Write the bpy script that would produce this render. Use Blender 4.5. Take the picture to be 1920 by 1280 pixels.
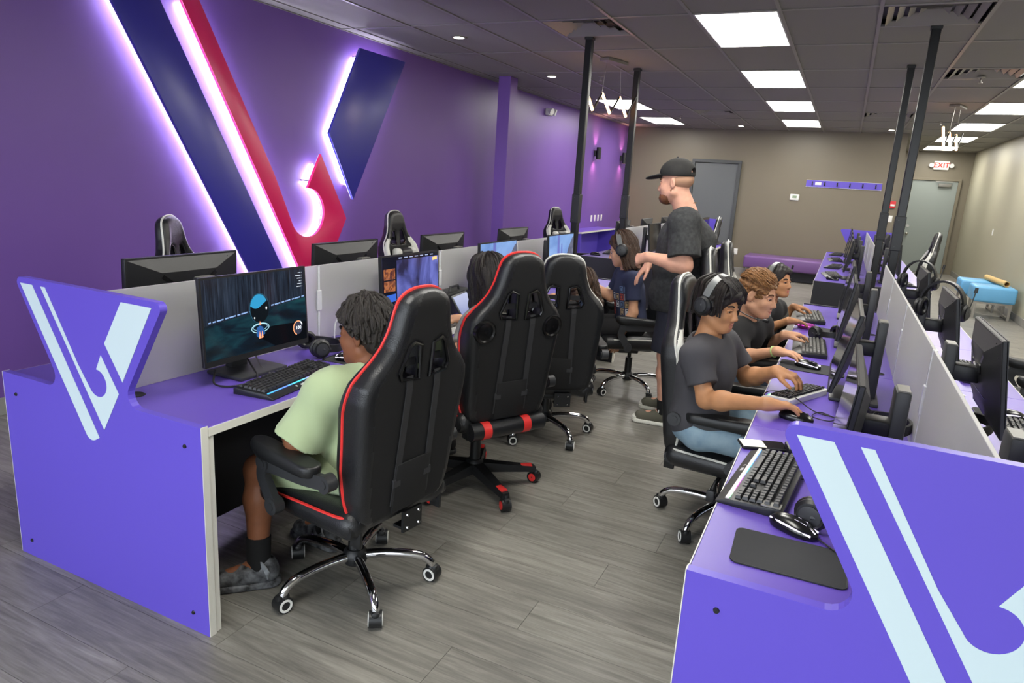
import bpy, bmesh, math, random
import numpy as np
from mathutils import Vector, Matrix

for o in list(bpy.data.objects):
    bpy.data.objects.remove(o)
SC = bpy.context.scene
COL = SC.collection
random.seed(7)
PI = math.pi

# ------------------------------------------------------------------ camera
cam_d = bpy.data.cameras.new('camera')
cam = bpy.data.objects.new('camera', cam_d)
COL.objects.link(cam)
cam_d.sensor_width = 36.0
cam_d.lens = 24.0
cam_d.clip_start = 0.05
_r = Vector((0.89831446, 0.43517257, 0.06046458))
_d = Vector((0.15332233, -0.18153462, -0.97135856))
_f = Vector((-0.41173219, 0.88185601, -0.22979685))
cam.matrix_world = Matrix(((_r.x, -_d.x, -_f.x, 0), (_r.y, -_d.y, -_f.y, 0), (_r.z, -_d.z, -_f.z, 1.58), (0, 0, 0, 1)))
SC.camera = cam

# ------------------------------------------------------------------ world: a bright overcast sky outside the shop front
W = bpy.data.worlds.new('World')
SC.world = W
W.use_nodes = True
wn = W.node_tree.nodes
bg = wn['Background']
bg.inputs[0].default_value = (0.86, 0.93, 1.0, 1)
bg.inputs[1].default_value = 3.7

SC.view_settings.view_transform = 'Standard'
SC.view_settings.look = 'None'
SC.view_settings.gamma = 1.0
SC.view_settings.use_curve_mapping = False
SC.view_settings.exposure = 0.85

PANEL = 12.0      # ceiling panel radiance

# ------------------------------------------------------------------ materials
def lin(c):
    return tuple((v / 12.92 if v <= 0.04045 else ((v + 0.055) / 1.055) ** 2.4) for v in [x / 255.0 for x in c[:3]]) + (1,)

MATS = {}
def mat(name, rgb, rough=0.5, metal=0.0, spec=0.5, bump=None, vary=None, emit=None, coat=0.0, trans=0.0, alpha=None, sheen=0.0):
    if name in MATS:
        return MATS[name]
    m = bpy.data.materials.new(name)
    m.use_nodes = True
    nt = m.node_tree
    b = nt.nodes['Principled BSDF']
    b.inputs['Base Color'].default_value = lin(rgb)
    b.inputs['Roughness'].default_value = rough
    b.inputs['Metallic'].default_value = metal
    b.inputs['Specular IOR Level'].default_value = spec
    b.inputs['Coat Weight'].default_value = coat
    if sheen:
        b.inputs['Sheen Weight'].default_value = sheen
    if trans:
        b.inputs['Transmission Weight'].default_value = trans
    if alpha is not None:
        b.inputs['Alpha'].default_value = alpha
    if emit:
        b.inputs['Emission Color'].default_value = lin(emit[0])
        b.inputs['Emission Strength'].default_value = emit[1]
    tc = None
    if bump or vary:
        tc = nt.nodes.new('ShaderNodeTexCoord')
    if bump:
        sc, st = bump[0], bump[1]
        n = nt.nodes.new('ShaderNodeTexNoise')
        n.inputs['Scale'].default_value = sc
        n.inputs['Detail'].default_value = bump[2] if len(bump) > 2 else 3
        bp = nt.nodes.new('ShaderNodeBump')
        bp.inputs['Strength'].default_value = st
        bp.inputs['Distance'].default_value = 0.01
        nt.links.new(tc.outputs['Object'], n.inputs['Vector'])
        nt.links.new(n.outputs['Fac'], bp.inputs['Height'])
        nt.links.new(bp.outputs['Normal'], b.inputs['Normal'])
    if vary:
        n = nt.nodes.new('ShaderNodeTexNoise')
        n.inputs['Scale'].default_value = vary[0]
        n.inputs['Detail'].default_value = 4
        r = nt.nodes.new('ShaderNodeValToRGB')
        r.color_ramp.elements[0].position = 0.3
        r.color_ramp.elements[1].position = 0.7
        r.color_ramp.elements[0].color = lin(rgb)
        r.color_ramp.elements[1].color = lin(vary[1])
        nt.links.new(tc.outputs['Object'], n.inputs['Vector'])
        nt.links.new(n.outputs['Fac'], r.inputs['Fac'])
        nt.links.new(r.outputs['Color'], b.inputs['Base Color'])
    MATS[name] = m
    return m

def emis(name, rgb, s):
    if name in MATS:
        return MATS[name]
    m = bpy.data.materials.new(name)
    m.use_nodes = True
    nt = m.node_tree
    nt.nodes.clear()
    e = nt.nodes.new('ShaderNodeEmission')
    e.inputs[0].default_value = lin(rgb)
    e.inputs[1].default_value = s
    o = nt.nodes.new('ShaderNodeOutputMaterial')
    nt.links.new(e.outputs[0], o.inputs[0])
    MATS[name] = m
    return m

M_PURPLE_WALL = mat('purple_wall_paint', (120, 85, 166), 0.40, bump=(260, 0.05), vary=(0.9, (114, 80, 160)))
M_BROWN_WALL = mat('taupe_wall_paint', (122, 114, 97), 0.45, bump=(260, 0.05), vary=(1.0, (118, 110, 93)))
M_BEIGE_WALL = mat('beige_wall_paint', (172, 168, 148), 0.45, bump=(260, 0.05))
M_CEIL = mat('ceiling_tile_black', (143, 141, 135), 0.85, bump=(180, 0.25))
M_GRID = mat('ceiling_grid_black', (140, 137, 131), 0.38, spec=0.5)
M_DESK = mat('purple_laminate', (101, 83, 200), 0.32, spec=0.4, bump=(900, 0.02))
M_TOP = mat('purple_desktop', (104, 81, 184), 0.34, spec=0.45, bump=(700, 0.03))
M_EDGE = mat('white_edge_band', (226, 224, 214), 0.4)
M_EMB = mat('white_vinyl_emblem', (206, 224, 228), 0.35)
M_BLACKPANEL = mat('black_laminate', (34, 35, 42), 0.5)
M_BLACK = mat('black_plastic', (26, 27, 29), 0.42, bump=(500, 0.06))
M_BLACKG = mat('black_gloss_plastic', (18, 18, 20), 0.22)
M_DARK = mat('charcoal_plastic', (48, 49, 52), 0.45)
M_GREYP = mat('grey_plastic', (120, 118, 112), 0.4)
M_STEEL = mat('brushed_steel', (176, 172, 166), 0.3, metal=1.0)
M_CHROME = mat('chrome', (226, 226, 230), 0.06, metal=1.0)
M_LEATHER = mat('black_faux_leather', (27, 28, 31), 0.36, bump=(240, 0.16), spec=0.55)
M_FABRIC = mat('black_back_fabric', (17, 17, 19), 0.75, bump=(700, 0.2))
M_WHITEL = mat('white_faux_leather', (222, 222, 214), 0.4, bump=(240, 0.1))
M_RED = mat('red_piping', (226, 52, 50), 0.45)
M_WHITE = mat('white_plastic', (232, 232, 228), 0.4)
M_POLE = mat('black_painted_pole', (24, 24, 25), 0.3, spec=0.35)
M_SCREENOFF = mat('screen_off', (22, 20, 22), 0.09, spec=0.6)
M_SKINS = {}
M_FROST = mat('frosted_acrylic', (238, 238, 236), 0.42, trans=0.64)
M_DOOR = mat('grey_door_paint', (98, 102, 103), 0.45)
M_DOORF = mat('dark_grey_frame', (72, 75, 76), 0.45)
M_DOOR2 = mat('sage_grey_door', (138, 146, 142), 0.45)
M_BENCH = mat('purple_vinyl', (118, 84, 142), 0.35, bump=(200, 0.08))
M_BLUE = mat('blue_vinyl', (106, 174, 222), 0.38, bump=(200, 0.06))
M_CARD = mat('cardboard_kraft', (205, 170, 110), 0.7)
M_BASEB = mat('grey_baseboard', (150, 148, 142), 0.5)
M_NAVY = mat('navy_sign_face', (58, 56, 160), 0.28, spec=0.6)
M_SRED = mat('crimson_sign_face', (238, 36, 106), 0.28, spec=0.6)
M_CABLE = mat('black_cable', (20, 20, 21), 0.5)
M_WCABLE = mat('white_cable', (225, 225, 225), 0.5)
M_LED = emis('led_panel_glow', (255, 252, 244), PANEL)
M_LEDSPOT = emis('downlight_glow', (255, 244, 225), 30)
M_HALO = emis('halo_led_glow', (232, 230, 255), 30.0)
M_TUBEW = emis('warm_tube_glow', (255, 188, 128), 8)
# ------------------------------------------------------------------ mesh helpers
def new_mesh(name, V, F, mats, fm=None, smooth=None):
    me = bpy.data.meshes.new(name)
    me.from_pydata([tuple(v) for v in V], [], F)
    for m in (mats if isinstance(mats, (list, tuple)) else [mats]):
        me.materials.append(m)
    if fm is not None:
        me.polygons.foreach_set('material_index', fm)
    if smooth:
        me.polygons.foreach_set('use_smooth', [True] * len(me.polygons))
        me.set_sharp_from_angle(angle=math.radians(smooth if smooth is not True else 40))
    me.update()
    return me

class MB:
    """collects shapes into ONE mesh (one part)"""
    def __init__(s):
        s.V = []; s.F = []; s.M = []; s.mi = 0; s.marks = []
    def add(s, V, F, T=None):
        b = len(s.V)
        for v in V:
            v = Vector(v)
            s.V.append(T @ v if T is not None else v)
        for f in F:
            s.F.append([i + b for i in f]); s.M.append(s.mi)
        return s
    def box(s, c, d, bev=0.0, T=None, seg=2):
        x, y, z = [v / 2 for v in d]
        if bev <= 0:
            V = [(c[0] + i * x, c[1] + j * y, c[2] + k * z) for i in (-1, 1) for j in (-1, 1) for k in (-1, 1)]
            F = [(0, 1, 3, 2), (4, 6, 7, 5), (0, 4, 5, 1), (2, 3, 7, 6), (0, 2, 6, 4), (1, 5, 7, 3)]
            return s.add(V, F, T)
        bm = bmesh.new()
        bmesh.ops.create_cube(bm, size=1)
        bmesh.ops.scale(bm, vec=d, verts=bm.verts)
        bmesh.ops.bevel(bm, geom=bm.edges[:], offset=min(bev, min(d) * 0.49), segments=seg, affect='EDGES', profile=0.5)
        bmesh.ops.translate(bm, vec=c, verts=bm.verts)
        bm.verts.index_update()
        s.add([v.co.copy() for v in bm.verts], [[v.index for v in f.verts] for f in bm.faces], T)
        bm.free()
        return s
    def cyl(s, p0, p1, r0, r1=None, n=16, caps=True, T=None):
        p0 = Vector(p0); p1 = Vector(p1); r1 = r0 if r1 is None else r1
        a = (p1 - p0).normalized()
        u = a.orthogonal().normalized(); w = a.cross(u)
        V = []
        for p, r in ((p0, r0), (p1, r1)):
            for i in range(n):
                t = 2 * PI * i / n
                V.append(p + (u * math.cos(t) + w * math.sin(t)) * r)
        F = [(i, (i + 1) % n, n + (i + 1) % n, n + i) for i in range(n)]
        if caps:
            F += [list(range(n))[::-1], list(range(n, 2 * n))]
        return s.add(V, F, T)
    def tube(s, P, r, n=8, closed=False, T=None, flat=None):
        P = [Vector(p) for p in P]
        m = len(P)
        rs = r if isinstance(r, (list, tuple)) else [r] * m
        tang = []
        for i in range(m):
            a = P[(i + 1) % m] if (closed or i < m - 1) else P[i]
            b = P[i - 1] if (closed or i > 0) else P[i]
            t = (a - b)
            tang.append(t.normalized() if t.length > 1e-9 else Vector((0, 0, 1)))
        u = tang[0].orthogonal().normalized()
        if flat is not None:
            u = (Vector(flat) - tang[0] * tang[0].dot(Vector(flat))).normalized()
        V = []
        for i in range(m):
            t = tang[i]
            u = (u - t * t.dot(u)).normalized()
            w = t.cross(u)
            for k in range(n):
                a = 2 * PI * k / n
                V.append(P[i] + (u * math.cos(a) + w * math.sin(a) * (1 if flat is None else 1)) * rs[i])
        F = []
        for i in range(m if closed else m - 1):
            j = (i + 1) % m
            for k in range(n):
                F.append((i * n + k, i * n + (k + 1) % n, j * n + (k + 1) % n, j * n + k))
        if not closed:
            F += [list(range(n))[::-1], list(range((m - 1) * n, m * n))]
        return s.add(V, F, T)
    def strip(s, P, U, w, h, T=None):
        """flat strap: path P with width axis U (Vector or list), width w, thickness h"""
        P = [Vector(p) for p in P]; m = len(P); V = []
        for i in range(m):
            t = (P[min(i + 1, m - 1)] - P[max(i - 1, 0)]).normalized()
            u = Vector(U[i] if isinstance(U, list) else U); u = (u - t * t.dot(u)).normalized(); nn = t.cross(u)
            for a, b in ((-1, -1), (1, -1), (1, 1), (-1, 1)):
                V.append(P[i] + u * a * w / 2 + nn * b * h / 2)
        F = []
        for i in range(m - 1):
            for k in range(4):
                F.append((i * 4 + k, i * 4 + (k + 1) % 4, i * 4 + 4 + (k + 1) % 4, i * 4 + 4 + k))
        F += [(3, 2, 1, 0), tuple(range((m - 1) * 4, m * 4))]
        return s.add(V, F, T)
    def lathe(s, prof, n=24, T=None):
        V = []; F = []
        for r, z in prof:
            for i in range(n):
                a = 2 * PI * i / n
                V.append((r * math.cos(a), r * math.sin(a), z))
        for j in range(len(prof) - 1):
            for i in range(n):
                F.append((j * n + i, j * n + (i + 1) % n, (j + 1) * n + (i + 1) % n, (j + 1) * n + i))
        F += [list(range(n))[::-1], list(range((len(prof) - 1) * n, len(prof) * n))]
        return s.add(V, F, T)
    def prism(s, poly, h0, h1, T=None, bev=0.0):
        """poly in xy, extruded along z from h0 to h1"""
        bm = bmesh.new()
        vs = [bm.verts.new((p[0], p[1], h0)) for p in poly]
        f = bm.faces.new(vs)
        r = bmesh.ops.extrude_face_region(bm, geom=[f])
        ev = [g for g in r['geom'] if isinstance(g, bmesh.types.BMVert)]
        bmesh.ops.translate(bm, vec=(0, 0, h1 - h0), verts=ev)
        bmesh.ops.recalc_face_normals(bm, faces=bm.faces[:])
        if bev:
            ed = [e for e in bm.edges if abs(e.verts[0].co.z - e.verts[1].co.z) < 1e-9]
            bmesh.ops.bevel(bm, geom=ed, offset=bev, segments=2, affect='EDGES', profile=0.5)
        bm.verts.index_update()
        s.add([v.co.copy() for v in bm.verts], [[v.index for v in ff.verts] for ff in bm.faces], T)
        bm.free()
        return s
    def sphere(s, c, r, n=12, T=None):
        V = []; F = []
        m = n // 2
        rr = r if isinstance(r, (list, tuple)) else (r, r, r)
        for j in range(1, m):
            p = PI * j / m
            for i in range(n):
                a = 2 * PI * i / n
                V.append((c[0] + rr[0] * math.sin(p) * math.cos(a), c[1] + rr[1] * math.sin(p) * math.sin(a), c[2] + rr[2] * math.cos(p)))
        for j in range(m - 2):
            for i in range(n):
                F.append((j * n + i, (j + 1) * n + i, (j + 1) * n + (i + 1) % n, j * n + (i + 1) % n))
        V += [(c[0], c[1], c[2] + rr[2]), (c[0], c[1], c[2] - rr[2])]
        t = len(V) - 2
        for i in range(n):
            F.append((t, i, (i + 1) % n))
            F.append((t + 1, (m - 2) * n + (i + 1) % n, (m - 2) * n + i))
        return s.add(V, F, T)
    def piece(s):
        """what follows is a piece of its own"""
        s.marks.append((len(s.V), len(s.F))); return s
    def mesh(s, name, mats, smooth=40):
        return new_mesh(name, s.V, s.F, mats, s.M, smooth)
    def meshes(s, name, mats, smooth=40):
        mk = s.marks + [(len(s.V), len(s.F))]
        return [new_mesh(name, s.V[a[0]:b[0]], [[i - a[0] for i in f] for f in s.F[a[1]:b[1]]], mats, s.M[a[1]:b[1]], smooth) for a, b in zip(mk[:-1], mk[1:]) if b[1] > a[1]]

def link(name, me, parent=None, loc=None, rotz=None, M=None):
    o = bpy.data.objects.new(name, me)
    COL.objects.link(o)
    if parent is not None:
        o.parent = parent
    if M is not None:
        o.matrix_local = M
    if loc is not None:
        o.location = loc
    if rotz is not None:
        o.rotation_euler = (0, 0, rotz)
    return o

def links(name, mes, parent=None, loc=None, M=None):
    return [link(name, me, parent, loc, None, M) for me in mes]

def tag(o, label=None, cat=None, group=None, kind=None):
    if label: o['label'] = label
    if cat: o['category'] = cat
    if group: o['group'] = group
    if kind: o['kind'] = kind
    return o

def thing(name, label, cat, loc=(0, 0, 0), rotz=0.0, group=None, M=None):
    o = bpy.data.objects.new(name, None)
    COL.objects.link(o)
    o.empty_display_size = 0.1
    if M is not None:
        o.matrix_world = M
    else:
        o.location = loc
        o.rotation_euler = (0, 0, rotz)
    return tag(o, label, cat, group)

def copy_tree(src, parent=None):
    c = src.copy()
    COL.objects.link(c)
    if parent is not None:
        c.parent = parent
        c.matrix_parent_inverse = src.matrix_parent_inverse.copy()
    for ch in list(src.children):
        copy_tree(ch, c)
    return c

def frame(o, ax, ay, az):
    """matrix with columns ax, ay, az at origin o"""
    ax, ay, az, o = Vector(ax), Vector(ay), Vector(az), Vector(o)
    return Matrix(((ax.x, ay.x, az.x, o.x), (ax.y, ay.y, az.y, o.y), (ax.z, ay.z, az.z, o.z), (0, 0, 0, 1)))

def catmull(P, n=8, closed=False):
    P = [Vector(p) for p in P]; m = len(P); out = []
    for i in range(m if closed else m - 1):
        p0 = P[i - 1] if (closed or i > 0) else P[0]
        p1 = P[i]; p2 = P[(i + 1) % m]
        p3 = P[(i + 2) % m] if (closed or i + 2 < m) else P[-1]
        for k in range(n):
            t = k / n
            out.append(0.5 * ((2 * p1) + (p2 - p0) * t + (2 * p0 - 5 * p1 + 4 * p2 - p3) * t * t + (3 * p1 - p0 - 3 * p2 + p3) * t ** 3))
    if not closed:
        out.append(P[-1])
    return out

def fillet(P, n=7):
    """polygon with rounded corners: P = [(x, y, radius)]"""
    out = []; m = len(P)
    for i in range(m):
        p = Vector(P[i][:2]); r = P[i][2] if len(P[i]) > 2 else 0
        if r <= 0:
            out.append(tuple(p)); continue
        a = (Vector(P[i - 1][:2]) - p).normalized(); b = (Vector(P[(i + 1) % m][:2]) - p).normalized()
        half = math.acos(max(-1, min(1, a.dot(b)))) / 2
        d = r / math.tan(half); c = p + (a + b).normalized() * (r / math.sin(half))
        s, e = p + a * d - c, p + b * d - c
        a0 = math.atan2(s.y, s.x); da = math.atan2(e.y, e.x) - a0
        da = (da + PI) % (2 * PI) - PI
        for k in range(n + 1):
            t = a0 + da * k / n; out.append((c.x + r * math.cos(t), c.y + r * math.sin(t)))
    return out

def text_mesh(name, body, size, material, extrude=0.001, font_shear=0.0, bold=0.0):
    cu = bpy.data.curves.new(name, 'FONT')
    cu.body = body
    cu.size = size
    cu.extrude = extrude
    cu.align_x = 'CENTER'
    cu.align_y = 'CENTER'
    cu.shear = font_shear
    cu.offset = bold
    ob = bpy.data.objects.new(name, cu)
    COL.objects.link(ob)
    dg = bpy.context.evaluated_depsgraph_get()
    me = bpy.data.meshes.new_from_object(ob.evaluated_get(dg))
    bpy.data.objects.remove(ob)
    me.materials.clear()
    me.materials.append(material)
    return me

# ------------------------------------------------------------------ soft shapes: smooth unions of rounded cones and ellipsoids
def A(*v):
    return np.array(v, dtype=np.float64)

def _axes(f, u):
    f = np.array(f, float); f /= np.linalg.norm(f)
    u = np.array(u, float); u = u - f * (u @ f); u /= np.linalg.norm(u)
    l = np.cross(u, f)
    return f, l, u

class Soft:
    def __init__(s):
        s.P = []
    def cap(s, a, b, ra, rb=None, k=0.02, neg=False, flat=False):
        s.P.append(('c', np.array(a, float), np.array(b, float), ra, ra if rb is None else rb, k, neg, flat)); return s
    def ell(s, c, r, ax=None, k=0.02, neg=False):
        s.P.append(('e', np.array(c, float), np.array(r, float), np.eye(3) if ax is None else np.array(ax, float), k, neg)); return s
    def box(s, c, h, rnd, ax=None, k=0.01, neg=False):
        s.P.append(('b', np.array(c, float), np.array(h, float), np.eye(3) if ax is None else np.array(ax, float), rnd, k, neg)); return s
    def cut(s, p, n):
        s.P.append(('p', np.array(p, float), np.array(n, float))); return s
    def field(s, vox):
        lo = np.full(3, 1e9); hi = -lo
        for p in s.P:
            if p[0] == 'c' and not p[6]:
                r = max(p[3], p[4]); lo = np.minimum(lo, np.minimum(p[1], p[2]) - r); hi = np.maximum(hi, np.maximum(p[1], p[2]) + r)
            elif p[0] == 'e' and not p[5]:
                r = max(p[2]); lo = np.minimum(lo, p[1] - r); hi = np.maximum(hi, p[1] + r)
            elif p[0] == 'b' and not p[6]:
                r = np.linalg.norm(p[2]); lo = np.minimum(lo, p[1] - r); hi = np.maximum(hi, p[1] + r)
        lo -= vox * 4; hi += vox * 4
        n = np.ceil((hi - lo) / vox).astype(int) + 1
        F = np.full(n, 0.2, np.float32)
        ax = [lo[i] + vox * np.arange(n[i]) for i in range(3)]
        for p in s.P:
            if p[0] == 'p':
                d = ((ax[0][:, None, None] - p[1][0]) * p[2][0] + (ax[1][None, :, None] - p[1][1]) * p[2][1] + (ax[2][None, None, :] - p[1][2]) * p[2][2])
                F = np.maximum(F, d.astype(np.float32)); continue
            if p[0] == 'c':
                r = max(p[3], p[4]); k = p[5]; neg = p[6]
                b0 = np.minimum(p[1], p[2]) - r; b1 = np.maximum(p[1], p[2]) + r
            elif p[0] == 'e':
                r = max(p[2]); k = p[4]; neg = p[5]; b0 = p[1] - r; b1 = p[1] + r
            else:
                r = np.linalg.norm(p[2]); k = p[5]; neg = p[6]; b0 = p[1] - r; b1 = p[1] + r
            m = k + 3 * vox
            i0 = np.clip(np.floor((b0 - m - lo) / vox).astype(int), 0, n - 1); i1 = np.clip(np.ceil((b1 + m - lo) / vox).astype(int) + 1, 1, n)
            sl = tuple(slice(i0[i], i1[i]) for i in range(3))
            if any(i1[i] <= i0[i] for i in range(3)):
                continue
            x = ax[0][sl[0]][:, None, None]; y = ax[1][sl[1]][None, :, None]; z = ax[2][sl[2]][None, None, :]
            if p[0] == 'c':
                a = p[1]; ab = p[2] - a; L2 = max(ab @ ab, 1e-12)
                dx = x - a[0]; dy = y - a[1]; dz = z - a[2]
                t = (dx * ab[0] + dy * ab[1] + dz * ab[2]) / L2
                tc = np.clip(t, 0, 1)
                d = np.sqrt((dx - tc * ab[0]) ** 2 + (dy - tc * ab[1]) ** 2 + (dz - tc * ab[2]) ** 2) - (p[3] + (p[4] - p[3]) * tc)
                if p[7]:
                    d = np.maximum(d, (t - 1) * math.sqrt(L2))
            elif p[0] == 'e':
                q = [(x - p[1][0]) * p[3][i][0] + (y - p[1][1]) * p[3][i][1] + (z - p[1][2]) * p[3][i][2] for i in range(3)]
                k0 = np.sqrt(sum((q[i] / p[2][i]) ** 2 for i in range(3))) + 1e-9
                k1 = np.sqrt(sum((q[i] / p[2][i] ** 2) ** 2 for i in range(3))) + 1e-9
                d = k0 * (k0 - 1) / k1
            else:
                q = [np.abs((x - p[1][0]) * p[3][i][0] + (y - p[1][1]) * p[3][i][1] + (z - p[1][2]) * p[3][i][2]) - (p[2][i] - p[4]) for i in range(3)]
                d = np.sqrt(sum(np.maximum(q[i], 0) ** 2 for i in range(3))) + np.minimum(np.maximum(np.maximum(q[0], q[1]), q[2]), 0) - p[4]
            f = F[sl]
            if neg:
                d = -d
                h = np.maximum(k - np.abs(f - d), 0) / k
                F[sl] = (np.maximum(f, d) + h * h * k * 0.25).astype(np.float32)
            else:
                h = np.maximum(k - np.abs(f - d), 0) / k
                F[sl] = (np.minimum(f, d) - h * h * k * 0.25).astype(np.float32)
        return F, lo, ax
    def mesh(s, name, material, vox=0.005, noise=None, org=None, post=None):
        F, lo, ax = s.field(vox)
        if noise is not None:
            F = F + noise(ax[0][:, None, None], ax[1][None, :, None], ax[2][None, None, :]).astype(np.float32)
        return nets(name, F, lo, vox, material, org)

def nets(name, F, lo, vox, material, org=None):
    S = F < 0
    n = np.array(F.shape)
    c = S[:-1, :-1, :-1].astype(np.int8)
    tot = np.zeros(n - 1, np.int8)
    for i in (0, 1):
        for j in (0, 1):
            for k in (0, 1):
                tot += S[i:n[0] - 1 + i, j:n[1] - 1 + j, k:n[2] - 1 + k]
    act = np.argwhere((tot > 0) & (tot < 8))
    idx = np.full(n - 1, -1, np.int32)
    idx[act[:, 0], act[:, 1], act[:, 2]] = np.arange(len(act))
    acc = np.zeros((len(act), 3)); cnt = np.zeros(len(act))
    cor = [(i, j, k) for i in (0, 1) for j in (0, 1) for k in (0, 1)]
    val = {q: F[act[:, 0] + q[0], act[:, 1] + q[1], act[:, 2] + q[2]].astype(np.float64) for q in cor}
    for a in cor:
        for d in range(3):
            if a[d] == 0:
                b = list(a); b[d] = 1; b = tuple(b)
                va, vb = val[a], val[b]
                m = (va < 0) != (vb < 0)
                t = np.where(m, va / np.where(m, va - vb, 1), 0)
                P = np.array(a, float)[None, :].repeat(len(act), 0); P[:, d] += t
                acc += P * m[:, None]; cnt += m
    V = (act + acc / np.maximum(cnt, 1)[:, None]) * vox + lo
    if org is not None:
        V = V - np.array(org)
    Q = []
    for d in range(3):
        e, f = [(1, 2), (2, 0), (0, 1)][d]
        sl0 = [slice(1, -1)] * 3; sl1 = [slice(1, -1)] * 3
        sl0[d] = slice(0, n[d] - 1); sl1[d] = slice(1, n[d])
        s0 = S[tuple(sl0)]; s1 = S[tuple(sl1)]
        for flip, m in ((False, s0 & ~s1), (True, ~s0 & s1)):
            p = np.argwhere(m)
            if not len(p):
                continue
            p[:, e] += 1; p[:, f] += 1
            def g(de, df):
                q = p.copy(); q[:, e] -= de; q[:, f] -= df
                return idx[q[:, 0], q[:, 1], q[:, 2]]
            quad = np.stack([g(1, 1), g(0, 1), g(0, 0), g(1, 0)], 1)
            Q.append(quad[:, ::-1] if flip else quad)
    Q = np.concatenate(Q)
    Q = Q[(Q >= 0).all(1)]
    me = bpy.data.meshes.new(name)
    me.vertices.add(len(V)); me.vertices.foreach_set('co', V.astype(np.float32).ravel())
    me.loops.add(len(Q) * 4); me.loops.foreach_set('vertex_index', Q.astype(np.int32).ravel())
    me.polygons.add(len(Q))
    me.polygons.foreach_set('loop_start', np.arange(0, len(Q) * 4, 4, dtype=np.int32))
    me.update(calc_edges=True)
    me.polygons.foreach_set('use_smooth', np.ones(len(Q), bool))
    me.materials.append(material)
    me.validate()
    return me
# ------------------------------------------------------------------ the room
XL, XR, YB, YA, YF, CE = -4.44, 2.47, 14.75, 19.35, -2.6, 2.83
XC = 0.80     # corner where the back wall steps back to the exit door

def struct(name, me, label=None):
    o = link(name, me)
    o['kind'] = 'structure'
    if label: o['label'] = label
    return o

# --- floor planks
def wood_mat():
    m = bpy.data.materials.new('grey_oak_vinyl_plank'); m.use_nodes = True
    nt = m.node_tree; b = nt.nodes['Principled BSDF']; N = nt.nodes.new; L = nt.links.new
    tc = N('ShaderNodeTexCoord'); oi = N('ShaderNodeObjectInfo')
    mul = N('ShaderNodeVectorMath'); mul.operation = 'MULTIPLY'; mul.inputs[1].default_value = (1.1, 15, 1)
    off = N('ShaderNodeVectorMath'); off.operation = 'MULTIPLY_ADD'; off.inputs[1].default_value = (37, 71, 13)
    cb = N('ShaderNodeCombineXYZ')
    for i in range(3): L(oi.outputs['Random'], cb.inputs[i])
    L(cb.outputs[0], off.inputs[0]); L(tc.outputs['Object'], mul.inputs[0]); L(mul.outputs[0], off.inputs[2])
    n1 = N('ShaderNodeTexNoise'); n1.inputs['Scale'].default_value = 1.6; n1.inputs['Detail'].default_value = 7; n1.inputs['Roughness'].default_value = 0.65; n1.inputs['Distortion'].default_value = 1.1
    n2 = N('ShaderNodeTexNoise'); n2.inputs['Scale'].default_value = 9.0; n2.inputs['Detail'].default_value = 4
    L(off.outputs[0], n1.inputs['Vector']); L(off.outputs[0], n2.inputs['Vector'])
    r1 = N('ShaderNodeValToRGB'); e = r1.color_ramp.elements
    e[0].position = 0.28; e[0].color = lin((100, 97, 91)); e[1].position = 0.72; e[1].color = lin((154, 150, 142))
    r1.color_ramp.elements.new(0.5).color = lin((130, 127, 120))
    L(n1.outputs['Fac'], r1.inputs['Fac'])
    mx = N('ShaderNodeMix'); mx.data_type = 'RGBA'; mx.blend_type = 'OVERLAY'; mx.inputs['Factor'].default_value = 0.35
    L(r1.outputs['Color'], mx.inputs['A']); L(n2.outputs['Fac'], mx.inputs['B'])
    mr = N('ShaderNodeMapRange'); mr.inputs['To Min'].default_value = 0.88; mr.inputs['To Max'].default_value = 1.10
    L(oi.outputs['Random'], mr.inputs['Value'])
    hv = N('ShaderNodeHueSaturation'); L(mr.outputs[0], hv.inputs['Value']); L(mx.outputs['Result'], hv.inputs['Color'])
    L(hv.outputs[0], b.inputs['Base Color'])
    b.inputs['Roughness'].default_value = 0.36
    b.inputs['Specular IOR Level'].default_value = 0.45
    bp = N('ShaderNodeBump'); bp.inputs['Strength'].default_value = 0.12; bp.inputs['Distance'].default_value = 0.004
    L(n1.outputs['Fac'], bp.inputs['Height']); L(bp.outputs[0], b.inputs['Normal'])
    return m
M_WOOD = wood_mat()
M_SUB = mat('dark_floor_joint', (66, 63, 60), 0.8)
mb = MB(); mb.box(((XL + XR) / 2, (YF + YA) / 2, -0.03), (XR - XL + 0.2, YA - YF + 0.2, 0.05))
floor = struct('floor', mb.mesh('floor', M_SUB), 'grey wood plank vinyl floor')
PW, PL, PG = 0.20, 1.22, 0.0016
mb = MB(); mb.box((0, 0, -0.0025), (PL - PG, PW - PG, 0.005))
plank_me = mb.mesh('plank', M_WOOD, False)
stuff = MB(); rowi = 0
y = YF
while y < YA:
    x = XL - ((rowi * 0.437) % 1.0) * PL
    while x < XR:
        a, b2 = max(x, XL), min(x + PL, XR)
        if b2 - a > 0.02:
            vis = 0.8 <= y <= 8.8 and not (y < 1.35 and x > 0.1)
            if vis and b2 - a > PL - 0.01:
                link('plank', plank_me, floor, (x + PL / 2, y + PW / 2, 0))
            elif vis:
                mm = MB(); mm.box((0, 0, -0.0025), (b2 - a - PG, PW - PG, 0.005))
                link('plank', mm.mesh('plank', M_WOOD, False), floor, ((a + b2) / 2, y + PW / 2, 0))
            else:
                stuff.box(((a + b2) / 2, y + PW / 2, -0.0025), (b2 - a - PG, min(PW, YA - y) - PG, 0.005))
        x += PL
    y += PW; rowi += 1
o = link('planks', stuff.mesh('planks', M_WOOD, False), floor); o['kind'] = 'stuff'

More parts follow.
